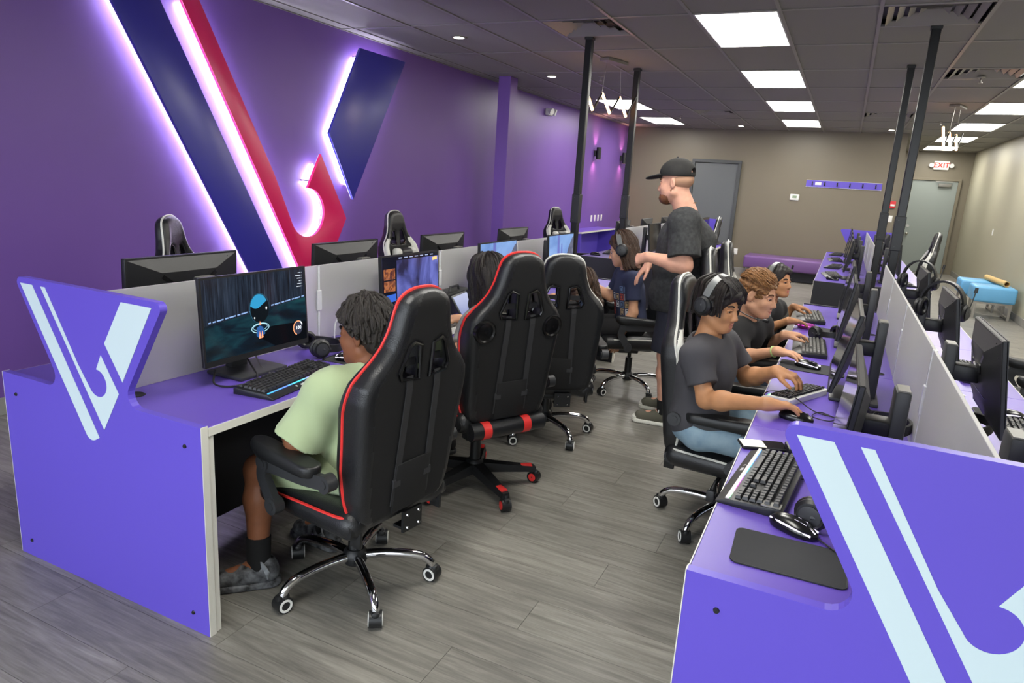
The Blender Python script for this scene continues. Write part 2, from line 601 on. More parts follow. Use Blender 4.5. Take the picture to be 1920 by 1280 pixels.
# --- walls
def wall(name, c, d, m, label):
    mb = MB(); mb.box(c, d)
    return struct(name, mb.mesh(name, m, False), label)
T = 0.12
wall('wall_left', (XL - T / 2, (YF + YB) / 2, CE / 2), (T, YB - YF + T, CE + 0.1), M_PURPLE_WALL, 'purple painted side wall behind the lit emblem')
wall('wall_back', ((XL + XC) / 2, YB + T / 2, CE / 2), (XC - XL, T, CE + 0.1), M_BROWN_WALL, 'taupe painted back wall')
wall('wall_return', (XC - T / 2, (YB + YA) / 2 + T / 2, CE / 2), (T, YA - YB - T, CE + 0.1), M_BROWN_WALL, 'taupe return wall beside the exit door')
wall('wall_exit', ((XC + XR) / 2, YA + T / 2, CE / 2), (XR - XC + 2 * T, T, CE + 0.1), M_BROWN_WALL, 'taupe wall around the exit door')
wall('wall_right', (XR + T / 2, (YF + YA) / 2, CE / 2), (T, YA - YF, CE + 0.1), M_BEIGE_WALL, 'beige painted right side wall')
# shop front behind the camera: low sill, piers and header around wide windows
mb = MB()
mb.box(((XL + XR) / 2, YF - T / 2, 0.2), (XR - XL + 2 * T, T, 0.4))
mb.box(((XL + XR) / 2, YF - T / 2, CE - 0.08), (XR - XL + 2 * T, T, 0.26))
for px in (XL, -2.7, -0.98, 0.74, XR):
    mb.box((px, YF - T / 2, CE / 2), (0.16, T, CE))
struct('wall_front', mb.mesh('wall_front', M_BROWN_WALL, False), 'shop front wall with wide windows')
for i, (a, b2) in enumerate(((XL, -2.7), (-2.7, -0.98), (-0.98, 0.74), (0.74, XR))):
    mb = MB()
    for zz in (0.42, CE - 0.22):
        mb.box(((a + b2) / 2, YF - 0.03, zz), (b2 - a - 0.16, 0.06, 0.05))
    for xx in (a + 0.1, b2 - 0.1):
        mb.box((xx, YF - 0.03, (0.42 + CE - 0.22) / 2), (0.05, 0.06, CE - 0.62))
    struct('window_%d' % (i + 1), mb.mesh('window', M_DOORF, False), 'shop front window frame')
mb = MB(); mb.box((0, YF - 7.2, -0.1), (40, 14, 0.1))
struct('ground_outside', mb.mesh('ground_outside', mat('pale_concrete', (150, 148, 144), 0.9), False), 'concrete pavement outside')

# baseboards
def baseboard(name, c, d):
    mb = MB(); mb.box(c, d, 0.004)
    struct(name, mb.mesh(name, M_BASEB, False), 'grey vinyl baseboard')
baseboard('baseboard_left', (XL + 0.006, (YF + YB) / 2, 0.055), (0.012, YB - YF, 0.11))
baseboard('baseboard_back', ((XL + XC) / 2, YB - 0.006, 0.055), (XC - XL, 0.012, 0.11))
baseboard('baseboard_right', (XR - 0.006, (YF + YA) / 2, 0.055), (0.012, YA - YF, 0.11))
baseboard('baseboard_exit', ((XC + 1.27) / 2, YA - 0.006, 0.055), (1.27 - XC, 0.012, 0.11))

# --- ceiling: black lay-in tiles in a black grid
mb = MB(); mb.box(((XL + XR) / 2, (YF + YA) / 2, CE + 0.09), (XR - XL + 0.2, YA - YF + 0.2, 0.06))
ceil = struct('ceiling', mb.mesh('ceiling', mat('plenum_black', (20, 20, 20), 0.9), False), 'black suspended tile ceiling')
GX = [XL, -4.29, -3.68, -3.07, -2.46, -1.85, -1.24, -0.63, 0.0, 0.65, 1.33, 1.94, XR]
GY = [5.38 + 1.22 * k for k in range(-6, 12)]
GY = [YF] + [g for g in GY if YF + 0.05 < g < YA - 0.05] + [YA]
def gi(v): return min(range(len(GY)), key=lambda i: abs(GY[i] - v))
LIGHTS = [(6, 0.5), (6, 2.94), (6, 5.38), (6, 7.82), (6, 10.26), (6, 12.70),
          (2, 10.26), (2, 12.70),
          (10, 2.94), (10, 5.38), (10, 7.82), (10, 10.26), (10, 12.70), (10, 15.14), (10, 17.58)]
VENTS = {(4, 5.38): 1, (8, 5.38): 1, (4, 11.48): 1, (8, 11.48): 1, (9, 7.82): 1}
lightset = {(c, gi(yv)) for c, yv in LIGHTS}
ventset = {(c, gi(yv)) for c, yv in VENTS}
tile_cache = {}
def tile(x0, x1, y0, y1):
    k = (round(x1 - x0, 3), round(y1 - y0, 3))
    if k not in tile_cache:
        mb = MB(); mb.box((0, 0, 0.008), (k[0] - 0.014, k[1] - 0.014, 0.016), 0.003, seg=1)
        tile_cache[k] = mb.mesh('ceiling_tile', M_CEIL, False)
    link('ceiling_tile', tile_cache[k], ceil, ((x0 + x1) / 2, (y0 + y1) / 2, CE + 0.004))
for i in range(len(GX) - 1):
    for j in range(len(GY) - 1):
        if (GX[i + 1] > XC + 0.3 or True) and not (GY[j] > YB - 0.3 and GX[i + 1] < XC + 0.1):
            if (i, j) in lightset: continue
            if (i, j) in ventset:
                tile(GX[i], GX[i + 1], GY[j] + 0.61, GY[j + 1]); continue
            tile(GX[i], GX[i + 1], GY[j], GY[j + 1])
for gx in GX:
    mb = MB(); y1 = YA if gx > XC else YB
    mb.box((gx, (YF + y1) / 2, CE - 0.001), (0.026, y1 - YF, 0.006)); mb.box((gx, (YF + y1) / 2, CE + 0.02), (0.004, y1 - YF, 0.036))
    link('ceiling_grid_bar', mb.mesh('ceiling_grid_bar', M_GRID, False), ceil)
for j, gy in enumerate(GY):
    x0 = XL if gy < YB else XC
    mb = MB(); mb.box(((x0 + XR) / 2, gy, CE - 0.0005), (XR - x0, 0.026, 0.005)); mb.box(((x0 + XR) / 2, gy, CE + 0.02), (XR - x0, 0.004, 0.034))
    link('ceiling_grid_bar', mb.mesh('ceiling_grid_bar', M_GRID, False), ceil)
for (i, j) in ventset:
    mb = MB(); mb.box(((GX[i] + GX[i + 1]) / 2, GY[j] + 0.61, CE - 0.0005), (GX[i + 1] - GX[i], 0.026, 0.005))
    link('ceiling_grid_bar', mb.mesh('ceiling_grid_bar', M_GRID, False), ceil)

# --- light panels
lw = {}
WHERE = {(6, 0.5): 'frontmost, above the aisle entrance', (6, 2.94): 'above the aisle before the largest one', (6, 5.38): 'largest in view, above the aisle',
         (6, 7.82): 'second largest in the aisle row', (6, 10.26): 'third in the aisle row', (6, 12.70): 'smallest and farthest of the aisle row',
         (2, 10.26): 'seen through the zigzag lamp by the purple wall', (2, 12.70): 'rear one of the two by the purple wall',
         (10, 2.94): 'front of the right row', (10, 5.38): 'second of the right row', (10, 7.82): 'third of the right row', (10, 10.26): 'cut by the right edge of the picture',
         (10, 12.70): 'behind the right zigzag lamp', (10, 15.14): 'third from the exit wall in the right row', (10, 17.58): 'nearest the exit sign'}
for c, yv in LIGHTS:
    x0, x1 = GX[c], GX[c + 1]; j = gi(yv); y0, y1 = GY[j], GY[j + 1]
    k = (round(x1 - x0, 3), round(y1 - y0, 3))
    if k not in lw:
        f = MB()
        for sx in (-1, 1):
            f.box((sx * (k[0] / 2 - 0.018), 0, 0.004), (0.012, k[1] - 0.026, 0.016))
            f.box((0, sx * (k[1] / 2 - 0.018), 0.004), (k[0] - 0.048, 0.012, 0.016))
        d = MB(); d.box((0, 0, 0.006), (k[0] - 0.05, k[1] - 0.05, 0.004))
        lw[k] = (f.mesh('panel_frame', M_WHITE, False), d.mesh('diffuser', M_LED, False))
    t = thing('ceiling_light', 'white glowing ceiling panel, ' + WHERE[(c, yv)], 'ceiling light', ((x0 + x1) / 2, (y0 + y1) / 2, CE), 0, 'ceiling light panels')
    link('panel_frame', lw[k][0], t); link('diffuser', lw[k][1], t)

# --- ceiling diffusers (vents)
VN = {(4, 5.38): 'near the left pole top', (8, 5.38): 'over the nearest right pole', (4, 11.48): 'far left one beyond the poles', (8, 11.48): 'far right one beyond the poles', (9, 7.82): 'between the right pole and the right light row'}
for c, yv in VENTS:
    x0, x1 = GX[c], GX[c + 1]; j = gi(yv); y0 = GY[j]
    t = thing('ceiling_vent', 'black stepped ceiling air vent, ' + VN[(c, yv)], 'vent', ((x0 + x1) / 2, y0 + 0.305, CE), 0, 'ceiling air vents')
    mb = MB(); mb.box((0, 0, 0.055), (x1 - x0 - 0.02, 0.59, 0.01)); link('vent_back', mb.mesh('vent_back', M_BLACK, False), t)
    for q, (s, z) in enumerate(((0.57, 0.0), (0.44, 0.012), (0.31, 0.02), (0.18, 0.026))):
        mb = MB(); w2 = s / 2; inn = w2 - 0.04
        V = []
        for (ww, zz) in ((w2, z - 0.004), (inn, z + 0.022)):
            V += [(-ww, -ww, zz), (ww, -ww, zz), (ww, ww, zz), (-ww, ww, zz)]
        V += [(v[0], v[1], v[2] + 0.004) for v in V]
        F = []
        for k in range(4):
            n = (k + 1) % 4
            F += [(k, 4 + k, 4 + n, n), (8 + k, 8 + n, 12 + n, 12 + k), (k, n, 8 + n, 8 + k), (4 + k, 12 + k, 12 + n, 4 + n)]
        mb.add(V, F); link('vent_ring', mb.mesh('vent_ring', M_GRID, False), t)

# --- small round downlights and sprinklers
for k, (x, y, w) in enumerate(((-3.47, 5.86, 'nearest one above the lit wall emblem'), (-3.47, 8.10, 'one by the purple column'), (-2.04, 13.97, 'one above the grey door'), (0.485, 14.14, 'one at the right end of the taupe wall'))):
    t = thing('downlight', 'small round recessed ceiling spotlight, ' + w, 'downlight', (x, y, CE), 0, 'round recessed downlights')
    mb = MB(); mb.lathe([(0.05, 0.0), (0.05, -0.006), (0.075, -0.008), (0.078, 0.0)], 20); link('trim_ring', mb.mesh('trim_ring', M_GREYP), t)
    mb = MB(); mb.lathe([(0.0, -0.003), (0.049, -0.004), (0.049, 0.0)], 20); link('lamp_lens', mb.mesh('lamp_lens', M_LEDSPOT), t)
for k, (x, y, w) in enumerate(((-2.85, 8.12, 'left of the left zigzag lamp'), (-2.83, 12.36, 'far left, beyond the second left pole'), (0.978, 8.345, 'right of the right poles'), (1.07, 12.55, 'before the right zigzag lamp'))):
    t = thing('sprinkler', 'small sprinkler head hanging from the black ceiling, ' + w, 'sprinkler', (x, y, CE), 0, 'ceiling sprinklers')
    mb = MB(); mb.lathe([(0.0, 0), (0.035, 0), (0.03, -0.008), (0.0, -0.009)], 14); link('escutcheon', mb.mesh('escutcheon', M_GRID), t)
    mb = MB(); mb.cyl((0, 0, -0.005), (0, 0, -0.05), 0.008, n=8)
    mb.cyl((0, 0, -0.05), (0, 0, -0.053), 0.02, n=10); link('nozzle', mb.mesh('nozzle', M_STEEL), t)

# --- doors
def door(name, x0, x1, yw, ztop, m, mf, hinge_right=False, label=''):
    mb = MB()
    fw = 0.06
    mb.box((x0 - fw / 2, yw - 0.03, ztop / 2), (fw, 0.08, ztop), 0.004)
    mb.box((x1 + fw / 2, yw - 0.03, ztop / 2), (fw, 0.08, ztop), 0.004)
    mb.box(((x0 + x1) / 2, yw - 0.03, ztop + fw / 2), (x1 - x0 + 2 * fw, 0.08, fw), 0.004)
    d = MB(); d.box(((x0 + x1) / 2, yw - 0.012, ztop / 2), (x1 - x0, 0.04, ztop - 0.01), 0.004)
    o = struct(name, d.mesh(name, m, False), label)
    link('door_frame', mb.mesh('door_frame', mf, False), o)
    return o
d1 = door('door_1', -2.96, -2.10, YB, 2.17, M_DOOR, M_DOORF, label='plain grey door in the taupe back wall')
mb = MB(); mb.cyl((-2.88, YB - 0.03, 1.0), (-2.88, YB - 0.09, 1.0), 0.012, n=10); mb.cyl((-2.88, YB - 0.085, 1.0), (-2.76, YB - 0.085, 1.0), 0.01, n=8)
link('door_handle', mb.mesh('door_handle', M_STEEL), d1)
d2 = door('door_2', 1.30, 2.24, YA, 2.17, M_DOOR2, M_BROWN_WALL, label='sage grey exit door with closer')
mb = MB(); mb.box((1.97, YA - 0.075, 2.07), (0.26, 0.06, 0.075), 0.006)
c = link('door_closer', mb.mesh('door_closer', M_GREYP), d2)
mb = MB(); mb.box((1.95, YA - 0.09, 2.15), (0.34, 0.02, 0.02)); link('closer_arm', mb.mesh('closer_arm', M_STEEL, False), c)
mb = MB(); mb.cyl((1.375, YA - 0.03, 1.08), (1.375, YA - 0.05, 1.08), 0.033); mb.cyl((1.375, YA - 0.03, 1.08), (1.375, YA - 0.055, 1.08), 0.012)
link('deadbolt', mb.mesh('deadbolt', M_STEEL), d2)
mb = MB(); mb.cyl((1.375, YA - 0.03, 0.90), (1.375, YA - 0.045, 0.90), 0.033); mb.cyl((1.375, YA - 0.04, 0.90), (1.375, YA - 0.08, 0.90), 0.013); mb.sphere((1.375, YA - 0.095, 0.90), 0.03)
link('door_knob', mb.mesh('door_knob', M_STEEL), d2)

# --- free standing purple column by the left wall
mb = MB(); mb.box((0, 0, CE / 2), (0.17, 0.20, CE), 0.004)
o = link('trim_1', mb.mesh('trim_1', M_PURPLE_WALL, False), None, (-4.09, 8.17, 0)); o['kind'] = 'structure'; o['label'] = 'square purple column standing by the purple wall'

# --- the big back-lit emblem on the left wall (drawn on the wall plane: y along the wall, z up)
def arc(cx, cz, r, a0, a1, n):
    return [(cx + r * math.cos(math.radians(a0 + (a1 - a0) * i / n)), cz + r * math.sin(math.radians(a0 + (a1 - a0) * i / n))) for i in range(n + 1)]
EMB_W = {
 'bar': [(2.95, 2.69), (3.345, 2.69), (4.63, 0.43), (4.61, 0.33), (4.52, 0.27), (4.42, 0.25), (4.34, 0.31)],
 'hook': [(3.535, 2.69), (3.70, 2.69), (4.39, 1.509)] + arc(4.785, 1.187, 0.215, 209, 450, 26) + [(4.959, 1.70), (5.312, 1.125), (4.86, 0.36)],
 'block': [(5.508, 2.69), (6.237, 2.69), (5.414, 1.302), (5.069, 1.891)],
}
sign = thing('wall_emblem', 'huge back-lit navy and crimson V emblem on the purple wall', 'sign', (XL, 4.4, 0))
TW = frame((0.0, -4.4, 0), (0, 1, 0), (0, 0, 1), (1, 0, 0))     # local: x=y_world, y=z_world, z=out of wall
def inset(poly, d):
    n = len(poly); out = []
    ar = sum(poly[i][0] * poly[(i + 1) % n][1] - poly[(i + 1) % n][0] * poly[i][1] for i in range(n))
    s = 1 if ar > 0 else -1
    for i in range(n):
        p0, p1, p2 = Vector(poly[i - 1]), Vector(poly[i]), Vector(poly[(i + 1) % n])
        e1 = (p1 - p0).normalized(); e2 = (p2 - p1).normalized()
        n1 = Vector((-e1.y, e1.x)) * s; n2 = Vector((-e2.y, e2.x)) * s
        b = (n1 + n2); b = b / max(b.length, 1e-6)
        c = max(b.dot(n1), 0.35)
        out.append(tuple(p1 + b * (d / c)))
    return out
for nm, me_c in (('bar', M_NAVY), ('hook', M_SRED), ('block', M_NAVY)):
    mb = MB(); mb.prism(EMB_W[nm], 0.10, 0.125, TW, 0.002)
    p = link('emblem_' + nm, mb.mesh('emblem_' + nm, me_c, 30), sign)
    p['label'] = {'bar': 'broad navy diagonal bar', 'hook': 'crimson bar ending in a hook', 'block': 'navy angular block'}[nm]
    # LED strip run just inside the edge behind the face
    mb = MB(); mb.prism(inset(EMB_W[nm], 0.002), 0.094, 0.0995, TW); link('emblem_back', mb.mesh('emblem_back', M_WHITE, False), p)  # unseen white backing added so the halo glow stays white
    pl = inset(EMB_W[nm], 0.048 if nm == 'hook' else 0.075)
    mb = MB(); mb.tube([TW @ Vector((q[0], q[1], 0.020)) for q in pl], 0.0075, 6, closed=True)
    link('led_strip', mb.mesh('led_strip', M_HALO, False), p)
    pl2 = inset(EMB_W[nm], 0.065)
    mb = MB()
    for q in pl2[::2]:
        mb.piece().cyl(TW @ Vector((q[0], q[1], 0.0)), TW @ Vector((q[0], q[1], 0.101)), 0.008, n=6)
    links('standoff', mb.meshes('standoff', M_STEEL, False), p)

# --- poles
def pole(x, y, label, sleeve):
    t = thing('power_pole', label, 'pole', (x, y, 0), 0, 'black square power poles')
    mb = MB(); mb.box((0, 0, CE / 2), (0.062, 0.062, CE - 0.004), 0.006); link('pole_shaft', mb.mesh('pole_shaft', M_POLE, False), t)
    mb = MB(); mb.box((0, 0, CE - 0.012), (0.074, 0.074, 0.02), 0.002); link('ceiling_collar', mb.mesh('ceiling_collar', M_BLACK, False), t)
    mb = MB(); mb.box((0, 0, sleeve), (0.076, 0.076, 0.26), 0.005)
    s = link('sleeve', mb.mesh('sleeve', M_BLACK, False), t)
    mb = MB()
    for zz in (-0.1, 0.1):
        mb.piece().cyl((-0.012, -0.036, sleeve + zz), (-0.012, -0.042, sleeve + zz), 0.005, n=8)
    links('screw', mb.meshes('screw', M_DARK), s)
pole(-2.25, 6.04, 'black square power pole at the end of the near left desks', 1.36)
pole(-2.27, 7.64, 'black square power pole at the start of the far left desks', 1.36)
pole(0.375, 6.04, 'thick-looking black square power pole at the end of the near right desks', 1.36)
pole(0.33, 7.64, 'black square power pole at the start of the far right desks', 1.36)

# --- zigzag LED pendants
def pendant(x, y, rz, label):
    t = thing('pendant_lamp', label, 'lamp', (x, y, CE), rz, 'zigzag LED pendants')
    mb = MB(); mb.box((0, 0, -0.015), (0.12, 0.34, 0.03), 0.003); link('canopy', mb.mesh('canopy', M_GREYP, False), t)
    mb = MB()
    for yy in (-0.12, 0.12):
        mb.piece().cyl((0, yy, -0.03), (0, yy * 1.5, -0.42), 0.0018, n=5)
    links('suspension_wire', mb.meshes('suspension_wire', M_STEEL), t)
    zz = [(-0.46, -0.30), (-0.30, -0.52), (-0.16, -0.34), (0.0, -0.52), (0.15, -0.34), (0.30, -0.52), (0.46, -0.30)]
    for q in range(6):
        a, b2 = zz[q], zz[q + 1]
        glow = q % 2 == 0
        mb = MB(); mb.cyl((0, a[0], a[1]), (0, b2[0], b2[1]), 0.014 if glow else 0.010, n=10)
        link('light_tube' if glow else 'joint_bar', mb.mesh('light_tube', M_TUBEW if glow else M_BLACK), t)
pendant(-2.37, 7.12, math.radians(-17), 'glowing zigzag tube pendant above the left desk rows')
pendant(1.06, 10.6, math.radians(-20), 'glowing zigzag tube pendant above the right desk rows')

# --- wall things
def sconce(y, label):
    t = thing('wall_sconce', label, 'wall lamp', (XL, y, 2.16), 0, 'black up-down sconces')
    mb = MB(); mb.box((0.02, 0, 0), (0.04, 0.07, 0.10), 0.006); link('back_plate', mb.mesh('back_plate', M_BLACK, False), t)
    mb = MB()
    n = 20
    V = []; F = []
    for (r, z) in ((0.038, -0.11), (0.045, -0.11), (0.045, 0.11), (0.038, 0.11), (0.038, 0.02), (0.0, 0.02)):
        for i in range(n):
            V.append((0.085 + r * math.cos(2 * PI * i / n), r * math.sin(2 * PI * i / n), z))
    for j in range(5):
        for i in range(n):
            F.append((j * n + i, j * n + (i + 1) % n, (j + 1) * n + (i + 1) % n, (j + 1) * n + i))
    mb.add(V, F)
    mb.cyl((0.085, 0, -0.02), (0.085, 0, 0.02), 0.038, n=16)
    link('lamp_body', mb.mesh('lamp_body', M_BLACK), t)
    for s in (-1, 1):
        mb = MB(); mb.cyl((0.085, 0, s * 0.05), (0.085, 0, s * 0.06), 0.028, n=14)
        link('lamp_bulb', mb.mesh('lamp_bulb', emis('sconce_glow', (255, 178, 170), 420)), t)
sconce(12.65, 'black up and down wall sconce nearer the camera')
sconce(14.30, 'black up and down wall sconce in the far corner')

def emergency():
    t = thing('emergency_light', 'small white twin-head emergency light high on the purple wall', 'emergency light', (XL, 10.3, 2.64))
    mb = MB(); mb.box((0.03, 0, 0), (0.06, 0.20, 0.10), 0.012); link('housing', mb.mesh('housing', M_WHITE), t)
    for s in (-1, 1):
        mb = MB(); mb.cyl((0.05, s * 0.06, 0.02), (0.11, s * 0.075, 0.0), 0.04, 0.052, n=16); link('lamp_head', mb.mesh('lamp_head', M_WHITE), t)
emergency()

def plate(name, loc, rz, label, cat, kind, group=None, w=0.075, h=0.12):
    t = thing(name, label, cat, loc, rz, group)
    mb = MB(); mb.box((0, -0.004, 0), (w, 0.008, h), 0.003); link('cover_plate', mb.mesh('cover_plate', M_WHITE), t)
    mb = MB()
    if kind == 'outlet':
        for s in (-1, 1): mb.piece().box((0, -0.009, s * 0.024), (0.034, 0.004, 0.03), 0.002)
        links('socket', mb.meshes('socket', M_WHITE), t)
    else:
        mb.box((0, -0.010, 0), (0.03, 0.008, 0.06), 0.002); link('switch_rocker', mb.mesh('switch_rocker', M_WHITE), t)
    return t
for k in range(4):
    plate('wall_outlet', (XL, 12.78 + 0.2 * k, 0.95), PI / 2, 'white outlet plate, %s of four in a row on the purple wall' % ['first', 'second', 'third', 'last'][k], 'outlet', 'outlet', 'row of outlet plates')
plate('wall_outlet', (-1.94, YB, 0.43), 0, 'white outlet plate on the taupe wall left of the purple bench', 'outlet', 'outlet')
plate('wall_outlet', (XL, 9.1, 0.45), PI / 2, 'white outlet plate low on the purple wall past the column', 'outlet', 'outlet')
plate('light_switch', (0.74, YB, 1.30), 0, 'white switch plate under the red fire alarm pull', 'switch', 'switch')
plate('light_switch', (XR, 15.3, 1.18), -PI / 2, 'white switch plate on the beige right wall', 'switch', 'switch')
t = thing('fire_alarm_pull', 'red fire alarm pull station on the taupe wall', 'fire alarm', (0.74, YB, 1.56))
mb = MB(); mb.box((0, -0.02, 0), (0.10, 0.04, 0.13), 0.006); link('housing', mb.mesh('housing', mat('alarm_red', (206, 40, 48), 0.4)), t)
mb = MB(); mb.box((0, -0.046, -0.01), (0.07, 0.014, 0.035), 0.004); link('pull_handle', mb.mesh('pull_handle', M_WHITE), t)
t = thing('thermostat', 'small white thermostat on the taupe wall', 'thermostat', (-0.97, YB, 1.585))
mb = MB(); mb.box((0, -0.015, 0), (0.17, 0.03, 0.12), 0.014, seg=3); link('housing', mb.mesh('housing', M_WHITE), t)
mb = MB(); mb.box((0.0, -0.031, 0.008), (0.08, 0.003, 0.05), 0.0); link('display', mb.mesh('display', mat('lcd_green', (140, 158, 132), 0.3), False), t)

# coat rail
t = thing('coat_rail', 'purple board with six black coat hooks on the taupe wall', 'coat rack', (-0.142, YB, 1.865))
mb = MB(); mb.box((0, -0.009, 0), (1.31, 0.018, 0.125), 0.001); link('backboard', mb.mesh('backboard', [M_DESK], False), t)
mb = MB()
for s in (-1, 1): mb.piece().box((0, -0.0095, s * 0.064), (1.316, 0.019, 0.004))
links('edge_band', mb.meshes('edge_band', M_EDGE, False), t)
for k in range(6):
    hx = -0.545 + k * 0.22
    mb = MB(); mb.box((hx, -0.022, 0.0), (0.022, 0.008, 0.075), 0.002)
    mb.tube([(hx, -0.026, -0.02), (hx, -0.05, -0.03), (hx, -0.068, -0.01), (hx, -0.066, 0.015)], 0.006, 6)
    link('coat_hook', mb.mesh('coat_hook', M_BLACK), t)
mb = MB(); mb.box((-0.44, -0.0195, 0.004), (0.11, 0.003, 0.055)); link('paper_note', mb.mesh('paper_note', M_WHITE, False), t)

# exit sign
t = thing('exit_sign', 'white EXIT sign with red letters and two lamp heads', 'exit sign', (1.83, YA, 2.52))
mb = MB(); mb.box((0, -0.035, 0), (0.31, 0.07, 0.20), 0.012); link('housing', mb.mesh('housing', mat('exit_white', (240, 238, 230), 0.4, emit=((255, 246, 236), 0.12))), t)
me = text_mesh('lettering', 'EXIT', 0.155, emis('exit_red', (240, 70, 62), 1.0), 0.001, bold=0.004)
link('lettering', me, t, M=frame((0, -0.0725, 0), (1, 0, 0), (0, 0, 1), (0, -1, 0)))
for s in (-1, 1):
    mb = MB(); mb.cyl((s * 0.155, -0.03, 0), (s * 0.20, -0.03, 0), 0.02, n=10); mb.cyl((s * 0.20, -0.01, 0), (s * 0.205, -0.09, 0), 0.04, 0.05, n=16); link('lamp_head', mb.mesh('lamp_head', M_WHITE), t)

# purple bench along the back wall
t = thing('wall_bench', 'long purple upholstered bench against the taupe wall', 'bench', (-0.62, 14.32, 0))
mb = MB(); mb.box((0, 0, 0.32), (2.1, 0.72, 0.24), 0.04, seg=3); link('cushion', mb.mesh('cushion', M_BENCH), t)
mb = MB(); mb.box((0, 0.06, 0.105), (1.9, 0.5, 0.19)); link('plinth', mb.mesh('plinth', M_BLACKPANEL, False), t)
for sx in (-1, 1):
    for sy in (-1, 1):
        mb = MB(); mb.cyl((sx * 0.98, sy * 0.29, 0), (sx * 0.98, sy * 0.29, 0.21), 0.022, n=10); link('leg', mb.mesh('leg', M_STEEL), t)

# blue ottomans and cardboard tube
def ottoman(x, y, label):
    t = thing('ottoman', label, 'stool', (x, y, 0), 0, 'blue vinyl ottomans')
    mb = MB(); mb.box((0, 0, 0.36), (0.54, 0.54, 0.23), 0.035, seg=3); link('cushion', mb.mesh('cushion', M_BLUE), t)
    for sx in (-1, 1):
        for sy in (-1, 1):
            mb = MB(); mb.box((sx * 0.22, sy * 0.22, 0.125), (0.035, 0.035, 0.25), 0.002); link('leg', mb.mesh('leg', M_STEEL, False), t)
    mb = MB()
    for s in (-1, 1):
        mb.piece().box((s * 0.22, 0, 0.03), (0.025, 0.42, 0.025)); mb.piece().box((0, s * 0.22, 0.232), (0.42, 0.025, 0.025))
    links('stretcher', mb.meshes('stretcher', M_STEEL, False), t)
ottoman(2.14, 12.30, 'blue vinyl ottoman on steel legs, nearer one with the tube end over it')
ottoman(2.08, 13.15, 'blue vinyl ottoman on steel legs, rear one under the cardboard tube')
t = thing('cardboard_tube', 'brown cardboard mailing tube lying across the blue ottomans', 'tube', (2.24, 12.75, 0.52))
n = 20; V = []; F = []
for (yy, r) in ((-0.5, 0.032), (-0.5, 0.042), (0.5, 0.042), (0.5, 0.032)):
    for i in range(n): V.append((r * math.cos(2 * PI * i / n), yy, r * math.sin(2 * PI * i / n)))
for j in range(4):
    for i in range(n): F.append((j * n + i, j * n + (i + 1) % n, ((j + 1) % 4) * n + (i + 1) % n, ((j + 1) % 4) * n + i))
mb = MB(); mb.add(V, F); o = link('tube_wall', mb.mesh('tube_wall', M_CARD), t); o.rotation_euler = (0, 0, math.radians(6))

# side desk against the purple wall, far end
t = thing('side_desk', 'purple side desk with white edge against the far purple wall', 'desk', (XL, 12.2, 0))
mb = MB(); mb.box((0.20, 0, 0.766), (0.39, 2.0, 0.028), 0.001); d = link('desktop', mb.mesh('desktop', M_TOP, False), t)
mb = MB(); mb.box((0.3965, 0, 0.766), (0.003, 2.0, 0.028)); link('edge_band', mb.mesh('edge_band', M_EDGE, False), d)
mb = MB(); mb.box((0.20, -1.0015, 0.766), (0.39, 0.003, 0.028)); link('edge_band', mb.mesh('edge_band', M_EDGE, False), d)
for yy in (-0.985, 0.985):
    mb = MB(); mb.box((0.20, yy, 0.376), (0.38, 0.026, 0.752)); link('side_panel', mb.mesh('side_panel', M_DESK, False), t)
mb = MB(); mb.box((0.03, 0, 0.40), (0.018, 1.94, 0.70)); link('back_panel', mb.mesh('back_panel', M_DESK, False), t)
# ------------------------------------------------------------------ desk rows
PANEL_POLY = fillet([(-0.53, 0.0), (0.53, 0.0), (0.53, 0.757), (0.154, 0.757, 0.045), (0.392, 1.139, 0.022), (-0.390, 1.139, 0.022), (-0.168, 0.757, 0.045), (-0.53, 0.757)])
def arcp(cx, cz, r, a0, a1, n=26):
    return [(cx + r * math.cos(math.radians(a0 + (a1 - a0) * i / n)), cz + r * math.sin(math.radians(a0 + (a1 - a0) * i / n))) for i in range(n + 1)]
EMB_D = {
 'bar': fillet([(-0.352, 1.118), (-0.283, 1.118), (0.024, 0.612), (-0.030, 0.583, 0.035)]),
 'hook': [(-0.236, 1.118), (-0.211, 1.118), (-0.062, 0.866)] + arcp(0.036, 0.815, 0.0495, 209, 450) + [(0.066, 0.919), (0.146, 0.796), (0.054, 0.648)],
 'block': [(0.190, 1.118), (0.336, 1.118), (0.170, 0.842), (0.090, 0.964)],
}
